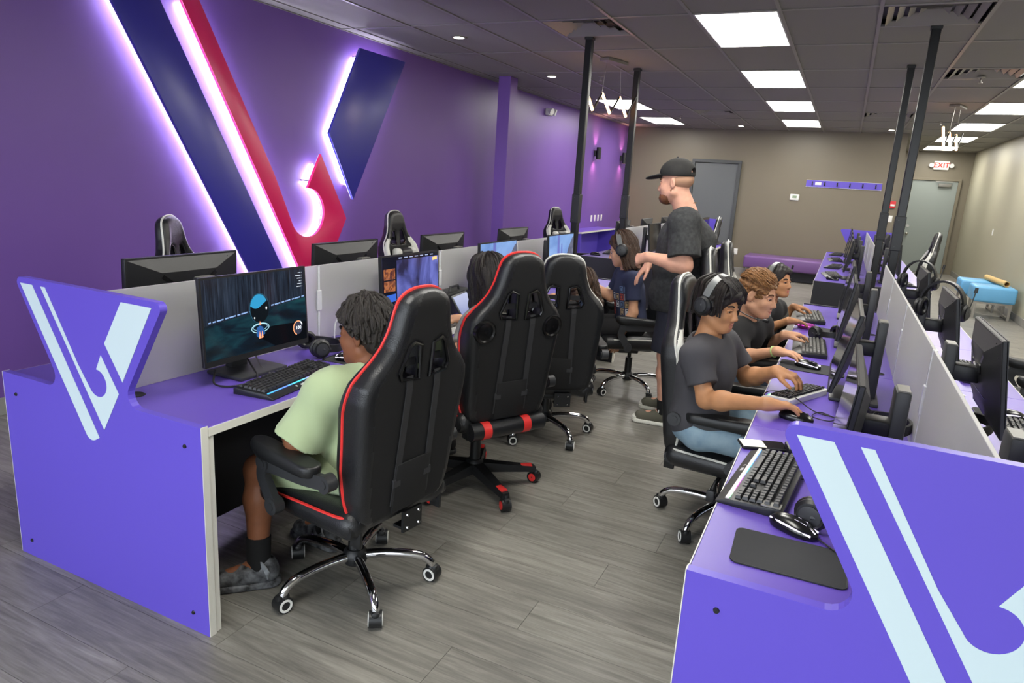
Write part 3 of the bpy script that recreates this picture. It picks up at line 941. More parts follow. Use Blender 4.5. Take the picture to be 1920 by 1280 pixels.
def desk_row(xc, y0, y1, vend, label, hw=0.53):
    t = thing('desk_row', label, 'desk', (xc, y0, 0))
    L = y1 - y0
    n = 4
    pt = 0.026
    ends = {0: vend == 'near', 1: vend == 'far'}
    for e in (0, 1):
        ya = 0.0 if e == 0 else L - pt
        if ends[e]:
            poly = PANEL_POLY; m = M_DESK
        else:
            poly = [(-hw, 0.0), (hw, 0.0), (hw, 0.757), (-hw, 0.757)]; m = M_BLACKPANEL
        TT = frame((0, ya + pt, 0), (1, 0, 0), (0, 0, 1), (0, -1, 0))
        mb = MB(); mb.prism(poly, 0, pt, TT)
        p = link('end_panel', mb.mesh('end_panel', m, False), t)
        p['label'] = 'purple end panel with raised V shield' if ends[e] else 'plain black end panel'
        mb = MB()
        for s in (-1, 1):
            mb.piece().box((s * (hw + 0.001), ya + pt / 2, 0.379), (0.003, pt, 0.757))
        links('edge_band', mb.meshes('edge_band', M_EDGE, False), p)
        yo = ya - 0.0006 if e == 0 else ya + pt + 0.0006
        if ends[e]:
            for k, poly in EMB_D.items():
                q = [(x if e == 0 else -x, z) for x, z in poly]
                mb = MB(); T2 = frame((0, yo, 0), (1, 0, 0), (0, 0, 1), (0, -1, 0) if e == 0 else (0, 1, 0))
                mb.prism(q, 0, 0.0012, T2)
                em = link('emblem_' + k, mb.mesh('emblem_' + k, M_EMB, False), p)
        for sx in (-1, 1):
            for zz in (0.07, 0.68):
                mb = MB(); mb.cyl((sx * 0.455, yo, zz), (sx * 0.455, yo - (0.004 if e == 0 else -0.004), zz), 0.0075, 0.006, n=12)
                mb.cyl((sx * 0.455, yo, zz), (sx * 0.455, yo - (0.0045 if e == 0 else -0.0045), zz), 0.003, n=6)
                link('screw', mb.mesh('screw', M_BLACK, False), p)
    u = (L - 2 * pt) / n
    for i in range(n):
        a = pt + i * u
        for s in (-1, 1):
            mb = MB(); mb.box((s * hw / 2, a + u / 2, 0.736), (hw - 0.004, u - 0.003, 0.028), 0.0012, seg=1)
            d = link('desktop', mb.mesh('desktop', M_TOP, False), t)
            mb = MB(); mb.box((s * (hw + 0.0005), a + u / 2, 0.735), (0.003, u - 0.003, 0.028)); link('edge_band', mb.mesh('edge_band', M_EDGE, False), d)
            mb = MB(); mb.lathe([(0.0, 0.7505), (0.026, 0.7505), (0.03, 0.7525), (0.034, 0.7505), (0.034, 0.749)], 20, Matrix.Translation((s * 0.07, a + 0.085, 0)))
            link('cable_grommet', mb.mesh('cable_grommet', M_BLACK), d)
        mb = MB(); mb.box((0, a + u / 2, 0.40), (0.018, u - 0.002, 0.64)); link('modesty_panel', mb.mesh('modesty_panel', M_BLACKPANEL, False), t)
        mb = MB(); mb.box((0, a + u / 2, 0.936), (0.010, u - 0.008, 0.372), 0.001, seg=1); dv = link('divider_panel', mb.mesh('divider_panel', M_FROST, False), t)
        if i > 0:
            mb = MB(); mb.box((0, a, 0.936), (0.016, 0.012, 0.372)); link('seam_channel', mb.mesh('seam_channel', mat('clear_acrylic', (222, 224, 226), 0.25), False), dv)
            mb = MB(); mb.box((0, a, 0.95), (0.024, 0.034, 0.10), 0.003); link('clip', mb.mesh('clip', mat('clear_acrylic2', (212, 214, 218), 0.2), False), dv)
    for i in range(n + 1):
        a = min(max(pt + i * u, pt + 0.013), L - pt - 0.013)
        for s in (-1, 1):
            mb = MB(); mb.box((s * (hw / 2 + 0.02), a, 0.36), (hw - 0.05, 0.022, 0.716))
            lg = link('leg_panel', mb.mesh('leg_panel', M_BLACKPANEL, False), t)
            mb = MB(); mb.box((s * (hw - 0.004), a, 0.36), (0.003, 0.022, 0.716)); link('edge_band', mb.mesh('edge_band', M_EDGE, False), lg)
    return t
LXC, RXC = -2.262, 0.33
Y0, Y1, Y2, Y3 = 1.425, 5.96, 7.70, 12.24
desk_row(LXC, Y0, Y1, 'near', 'near left double-sided purple desk row with white V emblem on its end')
desk_row(RXC, Y0, Y1, 'near', 'near right double-sided purple desk row with big V emblem cut by the frame')
desk_row(LXC, Y2, Y3, 'far', 'far left double-sided desk row with black end beyond the seated people')
desk_row(RXC, Y2, Y3, 'far', 'far right double-sided desk row with black end beyond the right poles')

# ------------------------------------------------------------------ monitors
SCRW, SCRH = 0.545, 0.335
def img_mat(name, cols, scale, dist, streak=(1, 1, 1), strength=1.0, detail=5):
    m = bpy.data.materials.new(name); m.use_nodes = True
    nt = m.node_tree; b = nt.nodes['Principled BSDF']; N = nt.nodes.new; L = nt.links.new
    tc = N('ShaderNodeTexCoord'); mp = N('ShaderNodeMapping'); mp.inputs['Scale'].default_value = streak
    n = N('ShaderNodeTexNoise'); n.inputs['Scale'].default_value = scale; n.inputs['Detail'].default_value = detail; n.inputs['Distortion'].default_value = dist
    r = N('ShaderNodeValToRGB'); el = r.color_ramp.elements
    k = len(cols)
    el[0].position = 0.30; el[0].color = lin(cols[0]); el[1].position = 0.72; el[1].color = lin(cols[-1])
    for i in range(1, k - 1):
        e = el.new(0.30 + 0.42 * i / (k - 1)); e.color = lin(cols[i])
    L(tc.outputs['Object'], mp.inputs[0]); L(mp.outputs[0], n.inputs['Vector']); L(n.outputs['Fac'], r.inputs['Fac'])
    b.inputs['Base Color'].default_value = (0.005, 0.005, 0.006, 1); b.inputs['Roughness'].default_value = 0.12
    L(r.outputs['Color'], b.inputs['Emission Color']); b.inputs['Emission Strength'].default_value = strength
    return m
def flatmat(name, rgb, s=1.0):
    return mat(name, (4, 4, 5), 0.12, emit=(rgb, s))
def poly_strip(mb, x, pts):
    """flat polygon on the screen plane (local y right-to-left, z up) at depth x"""
    mb.add([(x, p[0], p[1]) for p in pts], [list(range(len(pts)))])
def disc(cy, cz, ry, rz, n=28, a0=0, a1=360):
    return [(cy + ry * math.cos(math.radians(a0 + (a1 - a0) * i / n)), cz + rz * math.sin(math.radians(a0 + (a1 - a0) * i / n))) for i in range(n if a1 - a0 == 360 else n + 1)]
def ring(mb, x, cy, cz, ry, rz, w, a0=0, a1=360, n=36):
    for i in range(n):
        t0 = math.radians(a0 + (a1 - a0) * i / n); t1 = math.radians(a0 + (a1 - a0) * (i + 1) / n)
        poly_strip(mb, x, [(cy + ry * math.cos(t0), cz + rz * math.sin(t0)), (cy + (ry + w) * math.cos(t0), cz + (rz + w) * math.sin(t0)), (cy + (ry + w) * math.cos(t1), cz + (rz + w) * math.sin(t1)), (cy + ry * math.cos(t1), cz + rz * math.sin(t1))])

def screen_parts(kind, t, TS):
    """TS: matrix of the screen plane, local x out of the screen, y to viewer's right, z up; screen centre at origin"""
    w, h = SCRW / 2 - 0.008, SCRH / 2
    z0, z1 = -h + 0.022, h - 0.008
    def put(nm, mb, m): link(nm, mb.mesh(nm, m, False), t, M=TS)
    base = MB(); poly_strip(base, 0, [(-w, z0), (w, z0), (w, z1), (-w, z1)])
    if kind == 'off':
        put('screen', base, M_SCREENOFF); return
    if kind == 'ball':
        put('screen', base, img_mat('arena_night', [(8, 10, 16), (16, 21, 30), (26, 34, 46), (44, 52, 66)], 5, 0.3, (1, 26, 1.2), 1.0))
        g = MB(); poly_strip(g, 0.0004, [(-w, z0), (w, z0), (w, 0.035), (0.02, 0.012), (-w, -0.012)])
        put('screen_field', g, img_mat('arena_turf', [(5, 9, 14), (6, 18, 28), (11, 38, 46), (16, 52, 56)], 3.2, 0.6, (1, 2, 7), 1.0))
        g = MB()
        poly_strip(g, 0.0006, [(0.08, z0), (w, z0), (w, -0.07), (0.06, -0.06), (0.0, -0.10)]); put('screen_shadow', g, flatmat('arena_dark', (5, 7, 11)))
        g = MB()
        for i in range(26):
            yy = -w + 0.02 + i * 0.0195
            if abs(yy - 0.01) < 0.05: continue
            zz = -0.006 + (yy + w) * 0.085
            poly_strip(g, 0.0008, [(yy, zz), (yy + 0.011 + 0.004 * (i % 3), zz + 0.0012), (yy + 0.011 + 0.004 * (i % 3), zz + 0.0062), (yy, zz + 0.005)])
        put('screen_boards', g, flatmat('arena_board', (120, 148, 190)))
        g = MB(); poly_strip(g, 0.0009, disc(0.004, 0.022, 0.052, 0.060)); put('screen_ball_rim', g, flatmat('ball_rim', (30, 62, 80)))
        g = MB(); poly_strip(g, 0.0010, disc(0.006, 0.019, 0.049, 0.056)); put('screen_ball', g, flatmat('ball_dark', (9, 14, 18)))
        g = MB(); poly_strip(g, 0.0011, disc(0.002, 0.026, 0.045, 0.052, 24, 25, 170) + disc(-0.012, 0.034, 0.022, 0.012, 8, 200, 320)); put('screen_ball_top', g, flatmat('ball_blue', (40, 124, 164)))
        g = MB(); poly_strip(g, 0.0012, disc(0.040, 0.018, 0.004, 0.006, 8)); poly_strip(g, 0.0012, disc(-0.024, -0.014, 0.003, 0.004, 8)); put('ball_glint', g, flatmat('glint_white', (220, 230, 236)))
        g = MB(); ring(g, 0.0012, 0.003, -0.058, 0.044, 0.017, 0.003); ring(g, 0.0012, 0.003, -0.055, 0.036, 0.012, 0.0014); put('screen_ring', g, flatmat('ring_white', (160, 205, 225)))
        g = MB(); poly_strip(g, 0.0013, [(-0.02, -0.085), (-0.016, -0.056), (0.0, -0.048), (0.016, -0.056), (0.026, -0.085), (0.014, -0.09), (-0.012, -0.095)]); put('screen_car', g, flatmat('car_blue', (38, 78, 132)))
        g = MB(); poly_strip(g, 0.0014, [(-0.008, -0.10), (-0.002, -0.07), (0.004, -0.10)]); poly_strip(g, 0.0014, [(0.005, -0.10), (0.010, -0.07), (0.016, -0.098)]); poly_strip(g, 0.0014, [(-0.002, -0.045), (0.002, -0.03), (0.008, -0.045)]); put('screen_flame', g, flatmat('flame', (255, 150, 110)))
        g = MB(); poly_strip(g, 0.0013, disc(0.212, -0.092, 0.026, 0.028)); put('gauge_face', g, flatmat('gauge_dark', (44, 46, 60)))
        g = MB(); ring(g, 0.0014, 0.212, -0.092, 0.024, 0.027, 0.0045, 60, 250); put('gauge_arc', g, flatmat('gauge_orange', (236, 150, 104)))
        g = MB(); ring(g, 0.0014, 0.212, -0.092, 0.024, 0.027, 0.0055, 20, 62); put('gauge_tip', g, flatmat('gauge_white', (210, 218, 230)))
        me = text_mesh('gauge_number', '100', 0.021, flatmat('text_white', (225, 232, 240)), 0.0002)
        link('gauge_number', me, t, M=TS @ frame((0.0016, 0.215, -0.092), (0, 1, 0), (0, 0, 1), (1, 0, 0)))
        g = MB()
        for i in range(6):
            wl = (0.020, 0.036, 0.026, 0.016, 0.026, 0.030)[i]
            poly_strip(g, 0.0012, [(0.247 - wl, 0.141 - i * 0.0115), (0.243, 0.141 - i * 0.0115), (0.243, 0.1440 - i * 0.0115), (0.247 - wl, 0.1440 - i * 0.0115)])
            poly_strip(g, 0.0012, [(0.248, 0.141 - i * 0.0115), (0.250, 0.141 - i * 0.0115), (0.250, 0.1440 - i * 0.0115), (0.248, 0.1440 - i * 0.0115)])
        put('score_text', g, flatmat('text_grey', (180, 186, 196)))
    elif kind == 'launcher':
        put('screen', base, img_mat('launcher_art', [(14, 13, 22), (34, 32, 58), (70, 74, 132), (94, 100, 168), (30, 26, 46)], 3.0, 0.7, (1, 1.8, 1), 0.9))
        g = MB(); poly_strip(g, 0.0004, [(-w, z0), (-w + 0.125, z0), (-w + 0.125, z1), (-w, z1)]); poly_strip(g, 0.0004, [(-w + 0.125, z1 - 0.02), (w, z1 - 0.02), (w, z1), (-w + 0.125, z1)]); put('side_bar', g, flatmat('launcher_dark', (13, 14, 24)))
        g = MB()
        for i in range(2): poly_strip(g, 0.0007, [(-w + 0.012, 0.045 - i * 0.062), (-w + 0.11, 0.045 - i * 0.062), (-w + 0.11, 0.10 - i * 0.062), (-w + 0.012, 0.10 - i * 0.062)])
        put('tile_art', g, img_mat('launcher_tiles', [(40, 20, 34), (96, 52, 34), (150, 92, 52), (52, 34, 70)], 30, 1.0, (1, 1, 1), 1.0))
        g = MB(); poly_strip(g, 0.0007, [(-w + 0.012, -0.075), (-w + 0.115, -0.07), (-w + 0.115, -0.032), (-w + 0.012, -0.035)]); put('tile_blue', g, flatmat('launcher_blue', (46, 84, 170)))
        g = MB()
        for i in range(3):
            for j in range(2): poly_strip(g, 0.0007, [(-w + 0.02 + i * 0.033, -0.105 - j * 0.024), (-w + 0.03 + i * 0.033, -0.105 - j * 0.024), (-w + 0.03 + i * 0.033, -0.096 - j * 0.024), (-w + 0.02 + i * 0.033, -0.096 - j * 0.024)])
        for i in range(7): poly_strip(g, 0.0007, [(-0.12 + i * 0.05, z1 - 0.012), (-0.09 + i * 0.05, z1 - 0.012), (-0.09 + i * 0.05, z1 - 0.007), (-0.12 + i * 0.05, z1 - 0.007)])
        put('icons', g, flatmat('icon_grey', (140, 150, 180)))
        g = MB(); poly_strip(g, 0.0008, [(w - 0.06, z1 - 0.045), (w - 0.012, z1 - 0.04), (w - 0.012, z1 - 0.024), (w - 0.06, z1 - 0.026)]); put('badge', g, flatmat('badge_gold', (220, 176, 110)))
    elif kind == 'sky':
        put('screen', base, img_mat('game_sky', [(70, 98, 150), (104, 134, 178), (140, 164, 196)], 2.4, 0.4, (1, 1, 2), 1.0))
        g = MB(); poly_strip(g, 0.0005, [(0.06, z0), (w, z0), (w, z1 - 0.02), (w - 0.03, z1 - 0.03), (0.15, 0.05), (0.12, 0.0), (0.07, -0.05)]); put('tree_shape', g, img_mat('game_tree', [(44, 50, 66), (70, 74, 92), (96, 96, 110)], 18, 1, (1, 1, 1), 1.0))
        g = MB(); poly_strip(g, 0.0006, [(-0.10, z0), (-0.04, z0), (-0.05, z1), (-0.09, z1)]); poly_strip(g, 0.0006, [(-0.02, -0.06), (0.02, -0.06), (0.01, 0.09), (-0.01, 0.09)]); put('tower_shape', g, flatmat('game_tower', (84, 92, 150)))
        g = MB(); poly_strip(g, 0.0007, [(-w, z0), (w, z0), (w, z0 + 0.03), (-w, z0 + 0.045)]); put('ground_shape', g, flatmat('game_ground', (120, 130, 150)))

MON = {}
def monitor_meshes():
    b = MB(); b.box((-0.01, 0, 0.008), (0.19, 0.25, 0.016), 0.005); MON['base'] = b.mesh('stand_base', M_DARK, 30)
    # back shell: flat rim, raised upper part and a slanted centre hump
    W2, H2 = SCRW / 2, SCRH / 2
    s = MB(); s.box((-0.009, 0, 0), (0.016, SCRW, SCRH), 0.003, seg=1)
    V = []
    for (x, yw, za, zb) in ((-0.016, W2 - 0.006, -H2 + 0.012, H2 - 0.006), (-0.045, W2 - 0.14, -0.075, 0.105)):
        V += [(x, -yw, za), (x, yw, za), (x, yw, zb), (x, -yw, zb)]
    F = [(4, 5, 6, 7)] + [(k, (k + 1) % 4, 4 + (k + 1) % 4, 4 + k) for k in range(4)]
    s.add(V, F)
    MON['shell'] = s.mesh('back_shell', M_BLACK, 25)
    g = MB()
    for sy in (-1, 1):
        g.add([(-0.0462, sy * 0.135, 0.085), (-0.0462, sy * 0.125, 0.098), (-0.0475, sy * 0.012, 0.012), (-0.0475, sy * 0.012, -0.012)], [(0, 1, 2, 3) if sy > 0 else (3, 2, 1, 0)])
    g.box((-0.0475, 0, 0.03), (0.004, 0.17, 0.03), 0.0)
    MON['slot'] = g.mesh('vent_slot', M_BLACKG, False)
    g = MB(); g.add([(-0.050, 0.05, 0.032), (-0.050, 0.005, 0.020), (-0.050, -0.004, 0.034), (-0.050, 0.01, 0.044)], [(0, 1, 2, 3)]); g.add([(-0.0502, 0.05, 0.032), (-0.0502, 0.01, 0.044), (-0.0502, -0.004, 0.034), (-0.0502, 0.005, 0.020)], [(0, 1, 2, 3)])
    MON['mark'] = g.mesh('silver_mark', mat('silver_mark', (226, 226, 222), 0.3), False)
    g = MB(); g.tube([(-0.0225, -W2 + 0.06, 0.15), (-0.0235, -W2 + 0.09, 0.118), (-0.021, -W2 + 0.03, 0.105)], 0.0016, 5); g.box((-0.045, 0, -0.055), (0.002, 0.34, 0.002)); MON['line'] = g.mesh('shell_groove', M_BLACKG, False)
    c = MB(); c.box((0.0005, 0, -SCRH / 2 + 0.011), (0.004, SCRW - 0.002, 0.021)); MON['chin'] = c.mesh('bezel_chin', M_BLACK, False)
    c = MB(); w, h = SCRW / 2, SCRH / 2
    c.prism([(-w, -h), (-w, h), (w, h), (w, -h), (w - 0.008, -h), (w - 0.008, h - 0.008), (-w + 0.008, h - 0.008), (-w + 0.008, -h)], -0.0013, 0.0017, frame((0, 0, 0), (0, 1, 0), (0, 0, 1), (1, 0, 0))); MON['bezel'] = c.mesh('bezel', M_BLACK, False)
monitor_meshes()
def monitor(loc, rotz, label, kind='off', zc=0.235, tilt=6, post=0.36, off=0.13, group='desktop monitors', port=False):
    """loc: foot on the desk; local +x is the viewing side"""
    t = thing('monitor', label, 'monitor', loc, rotz, group)
    link('stand_base', MON['base'], t, (0.0, 0, 0))
    b = MB(); b.box((-0.075, 0, post / 2 + 0.006), (0.038, 0.085, post), 0.006); p = link('stand_post', b.mesh('stand_post', M_DARK, 30), t)
    b = MB(); b.box((-0.076, 0, post + 0.007), (0.03, 0.075, 0.004)); link('post_cap', b.mesh('post_cap', M_GREYP, False), p)
    tl = math.radians(tilt)
    X = Vector((math.cos(tl), 0, math.sin(tl))); Z = Vector((-math.sin(tl), 0, math.cos(tl)))
    TS = frame((off - 0.075, 0, zc), X, (0, 1, 0), Z)
    b = MB(); b.box(((off - 0.075 - 0.045 - 0.056) / 2, 0, zc - 0.01), (abs(off - 0.075 - 0.04 + 0.056) + 0.01, 0.07, 0.06), 0.008); link('hinge_arm', b.mesh('hinge_arm', M_BLACK, 30), t)
    sh = link('back_shell', MON['shell'], t, M=TS)
    link('vent_slot', MON['slot'], sh); link('silver_mark', MON['mark'], sh); link('shell_groove', MON['line'], sh)
    link('bezel', MON['bezel'], t, M=TS); link('bezel_chin', MON['chin'], t, M=TS)
    screen_parts(kind, t, TS @ Matrix.Translation((0.0016, 0, 0)))
    return t
# ------------------------------------------------------------------ keyboards, mice, headsets
KU = 0.019
KROWS = [
 [(0, 1)] + [(2 + i, 1) for i in range(4)] + [(6.5 + i, 1) for i in range(4)] + [(11 + i, 1) for i in range(4)] + [(15.25 + i, 1) for i in range(3)] + [(18.5 + i, 1) for i in range(4)],
 [(i, 1) for i in range(13)] + [(13, 2)] + [(15.25 + i, 1) for i in range(3)] + [(18.5 + i, 1) for i in range(4)],
 [(0, 1.5)] + [(1.5 + i, 1) for i in range(12)] + [(13.5, 1.5)] + [(15.25 + i, 1) for i in range(3)] + [(18.5 + i, 1) for i in range(4)],
 [(0, 1.75)] + [(1.75 + i, 1) for i in range(11)] + [(12.75, 2.25)] + [(18.5 + i, 1) for i in range(4)],
 [(0, 2.25)] + [(2.25 + i, 1) for i in range(10)] + [(12.25, 2.75)] + [(16.25, 1)] + [(18.5 + i, 1) for i in range(4)],
 [(0, 1.25), (1.25, 1.25), (2.5, 1.25), (3.75, 6.25), (10, 1.25), (11.25, 1.25), (12.5, 1.25), (13.75, 1.25)] + [(15.25 + i, 1) for i in range(3)] + [(18.5, 2), (20.5, 1), (21.5, 1)],
]
KEYC = {}
def key_geo(mb, w, c=(0, 0, 0)):
    a, b = w * KU / 2 - 0.0012, KU / 2 - 0.0012
    a2, b2 = a - 0.0022, b - 0.0025
    V = [(c[0] + sx * b, c[1] + sy * a, c[2]) for sx, sy in ((-1, -1), (1, -1), (1, 1), (-1, 1))] + [(c[0] + sx * b2, c[1] + sy * a2, c[2] + 0.0085) for sx, sy in ((-1, -1), (1, -1), (1, 1), (-1, 1))]
    mb.add(V, [(4, 5, 6, 7), (0, 1, 5, 4), (1, 2, 6, 5), (2, 3, 7, 6), (3, 0, 4, 7)])
M_KEY = mat('black_keycap', (38, 38, 40), 0.42)
M_KEYG = mat('grey_sheen_keycap', (96, 95, 92), 0.42)  # paler keys; on dark keyboards the grey paints in their reflected light
def glow_mat():
    m = bpy.data.materials.new('rgb_underglow'); m.use_nodes = True
    nt = m.node_tree; b = nt.nodes['Principled BSDF']; N = nt.nodes.new; L = nt.links.new
    tc = N('ShaderNodeTexCoord'); sp = N('ShaderNodeSeparateXYZ'); mr = N('ShaderNodeMapRange')
    mr.inputs['From Min'].default_value = -0.22; mr.inputs['From Max'].default_value = 0.22
    r = N('ShaderNodeValToRGB'); e = r.color_ramp.elements
    e[0].position = 0; e[0].color = lin((40, 150, 230)); e[1].position = 1; e[1].color = lin((60, 220, 130))
    for p, c in ((0.25, (80, 110, 240)), (0.45, (40, 200, 220)), (0.62, (150, 70, 230)), (0.8, (220, 70, 180))):
        q = e.new(p); q.color = lin(c)
    L(tc.outputs['Object'], sp.inputs[0]); L(sp.outputs['Y'], mr.inputs['Value']); L(mr.outputs[0], r.inputs['Fac']); L(r.outputs[0], b.inputs['Emission Color'])
    b.inputs['Emission Strength'].default_value = 1.6; b.inputs['Base Color'].default_value = (0.02, 0.02, 0.02, 1)
    return m
M_GLOW = glow_mat()
def keyboard(loc, rotz, label, full=False, glow=True, strip=False, light=False, logo=False, group='keyboards', pitch=0.0, bodymat=None):
    M = Matrix.Translation(loc) @ Matrix.Rotation(rotz, 4, 'Z') @ Matrix.Rotation(pitch, 4, 'X')
    t = thing('keyboard', label, 'keyboard', group=group, M=M)
    b = MB()
    prof = [(-0.078, 0.0), (0.094, 0.0), (0.098, 0.006), (0.072, 0.016), (0.064, 0.0185), (-0.070, 0.026), (-0.078, 0.022)]
    TT = frame((0, 0.226, 0), (1, 0, 0), (0, 0, 1), (0, -1, 0))
    b.prism(prof, 0, 0.452, TT, 0.0015)
    link('keyboard_body', b.mesh('keyboard_body', bodymat or M_BLACK, 30), t)
    TK = Matrix.Translation((0, 0, 0.0195)) @ Matrix.Rotation(math.radians(3.2), 4, 'Y')
    g = MB(); g.box((-0.004, 0, 0.0), (0.124, 0.436, 0.004)); link('key_plate', g.mesh('key_plate', M_GLOW if glow else M_BLACK, False), t, M=TK)
    if glow:
        g = MB(); g.box((0.0645, 0, 0.0192), (0.005, 0.430, 0.0022)); link('light_strip', g.mesh('light_strip', M_GLOW, False), t)
    if strip:
        g = MB(); g.box((0.068, 0, 0.0195), (0.010, 0.448, 0.003)); link('trim_strip', g.mesh('trim_strip', mat('brushed_silver', (196, 194, 188), 0.35, metal=0.6), False), t)
        g = MB(); g.box((-0.045, 0.205, 0.0260), (0.05, 0.034, 0.003)); link('media_panel', g.mesh('media_panel', mat('brushed_silver2', (150, 149, 144), 0.35, metal=0.5), False), t)
    allm = MB(); km = M_KEYG if light else M_KEY
    for r, row in enumerate(KROWS):
        x = -0.053 + r * KU + (0.0 if r else -0.004)
        for (u, w) in row:
            y = (u + w / 2 - 11.25) * KU
            if full:
                if w not in KEYC:
                    mm = MB(); key_geo(mm, w); KEYC[w] = mm.mesh('key', M_KEY, False)
                link('key', KEYC[w], t, M=TK @ Matrix.Translation((x, y, 0.0045)))
            else:
                key_geo(allm, w, (x, y, 0.0045))
    if not full:
        o = link('keycaps', allm.mesh('keycaps', km, False), t, M=TK); o['kind'] = 'stuff'
    if logo:
        me = text_mesh('logo_lettering', 'msi', 0.017, mat('logo_white', (225, 225, 225), 0.4), 0.0002, bold=0.0004)
        link('logo_lettering', me, t, M=Matrix.Translation((0.083, -0.03, 0.0125)) @ Matrix.Rotation(math.radians(21), 4, 'Y') @ frame((0, 0, 0), (0, 1, 0), (-1, 0, 0), (0, 0, 1)))
        g = MB(); g.add([(0, -0.006, 0), (0.005, -0.001, 0), (0.002, 0.005, 0), (-0.002, 0.002, 0), (-0.006, 0.004, 0), (-0.004, -0.004, 0)], [(0, 1, 2, 3, 4, 5)])
        link('logo_mark', g.mesh('logo_mark', MATS['logo_white'], False), t, M=Matrix.Translation((0.083, -0.066, 0.0128)) @ Matrix.Rotation(math.radians(21), 4, 'Y'))
    return t

# mouse: user at +x, buttons towards -x
def mouse_mesh():
    s = Soft()
    s.ell((0.012, 0, 0.010), (0.052, 0.031, 0.028), k=0.02)
    s.ell((-0.025, 0, 0.008), (0.040, 0.029, 0.022), k=0.02)
    s.cut((0, 0, 0.0), (0, 0, -1))
    return s.mesh('mouse_shell', M_BLACKG, 0.0022)
MOUSE_ME = mouse_mesh()
_g = MB(); _g.cyl((-0.036, -0.004, 0.026), (-0.036, 0.004, 0.026), 0.009, n=14); WHEEL_ME = _g.mesh('scroll_wheel', M_DARK)
def mouse(loc, rotz, label, led=None, shell=None, group='computer mice'):
    t = thing('mouse', label, 'mouse', loc, rotz, group)
    me = MOUSE_ME
    if shell is not None:
        me = MOUSE_ME.copy(); me.materials.clear(); me.materials.append(shell)
    link('mouse_shell', me, t)
    link('scroll_wheel', WHEEL_ME, t)
    if led:
        for s in (-1, 1):
            g = MB(); g.tube([(0.058, s * 0.012, 0.018), (0.02, s * 0.0295, 0.023), (-0.02, s * 0.0285, 0.019), (-0.055, s * 0.020, 0.013)], 0.0026, 6)
            link('led_line', g.mesh('led_line', led), t)
        g = MB(); g.piece().tube([(-0.005, -0.010, 0.0355), (-0.03, -0.008, 0.0315), (-0.060, -0.006, 0.019)], 0.002, 5); g.piece().tube([(-0.005, 0.010, 0.0355), (-0.03, 0.008, 0.0315), (-0.060, 0.006, 0.019)], 0.002, 5)
        links('led_line', g.meshes('led_line', led), t)
    return t
def mousepad(loc, rotz, w, d, label, group='mouse pads'):
    r = 0.018; pts = []
    for cx, cy, a in ((d / 2 - r, w / 2 - r, 0), (-d / 2 + r, w / 2 - r, 90), (-d / 2 + r, -w / 2 + r, 180), (d / 2 - r, -w / 2 + r, 270)):
        pts += [(cx + r * math.cos(math.radians(a + k * 22.5)), cy + r * math.sin(math.radians(a + k * 22.5))) for k in range(5)]
    t = thing('mouse_pad', label, 'mouse pad', loc, rotz, group)
    g = MB(); g.prism(pts, 0, 0.003); link('pad_surface', g.mesh('pad_surface', mat('charcoal_cloth', (52, 53, 55), 0.85, bump=(1400, 0.3)), False), t)
    g = MB(); g.tube([(p[0], p[1], 0.0025) for p in pts], 0.0016, 5, closed=True); link('stitched_edge', g.mesh('stitched_edge', M_BLACK, False), t)
    return t

HS = {}
def headset_meshes():
    def band(m, nm):
        P = [(0.0, 0.098 * math.cos(a), 0.012 + 0.112 * math.sin(a)) for a in [math.radians(d) for d in range(8, 173, 6)]]
        mb = MB(); mb.strip(P, (1, 0, 0), 0.034, 0.010)
        return mb.mesh(nm, m, 50)
    HS['band'] = band(M_BLACK, 'headband'); HS['bandg'] = band(mat('grey_lit_headband', (112, 114, 114), 0.35), 'headband')
    for s in (-1, 1):
        mb = MB(); TT = frame((0, s * 0.088, -0.012), (1, 0, 0), (0, 0, 1), (0, s, 0))
        mb.lathe([(0.0, 0.004), (0.034, 0.004), (0.042, 0.010), (0.042, 0.020), (0.034, 0.028), (0.0, 0.031)], 22, TT)
        HS['cup%d' % s] = mb.mesh('ear_cup', M_BLACK)
        mb = MB(); mb.tube([TT @ Vector((0.031 * math.cos(a), 0.036 * math.sin(a), -0.002)) for a in [2 * PI * i / 20 for i in range(20)]], 0.0125, 8, closed=True)
        HS['pad%d' % s] = mb.mesh('ear_cushion', M_LEATHER)
        mb = MB(); mb.tube([(0, s * 0.100, 0.03), (0, s * 0.112, 0.015), (0, s * 0.119, -0.01)], 0.007, 8); HS['yoke%d' % s] = mb.mesh('yoke', M_DARK)
        mb = MB(); mb.lathe([(0.0, 0.031), (0.026, 0.0312), (0.028, 0.033), (0.024, 0.034), (0.0, 0.0345)], 20, TT); HS['disc%d' % s] = mb.mesh('cup_disc', M_DARK)
headset_meshes()
def headset(M, label, band='band', mic=1, mics=1, group='headsets'):
    t = thing('headset', label, 'headset', group=group, M=M)
    link('headband', HS[band], t)
    for s in (-1, 1):
        c = link('ear_cup', HS['cup%d' % s], t); link('ear_cushion', HS['pad%d' % s], c); link('cup_disc', HS['disc%d' % s], c); link('yoke', HS['yoke%d' % s], t)
    if mic:
        s = mics
        P = catmull([(0.02, s * 0.112, -0.02), (0.09, s * 0.114, -0.030), (0.155, s * 0.100, -0.026), (0.205, s * 0.085, -0.014)], 5) if mic == 1 else catmull([(0.02, s * 0.112, 0.0), (0.03, s * 0.115, 0.035), (0.036, s * 0.117, 0.065), (0.04, s * 0.118, 0.09)], 5)
        mb = MB(); mb.tube(P, 0.0028, 6); b = link('mic_boom', mb.mesh('mic_boom', M_BLACK), t)
        d = (P[-1] - P[-2]).normalized()
        mb = MB(); mb.cyl(P[-1] - d * 0.004, P[-1] + d * 0.022, 0.008, 0.007, n=10); link('mic_tip', mb.mesh('mic_tip', M_BLACK), b)
    return t

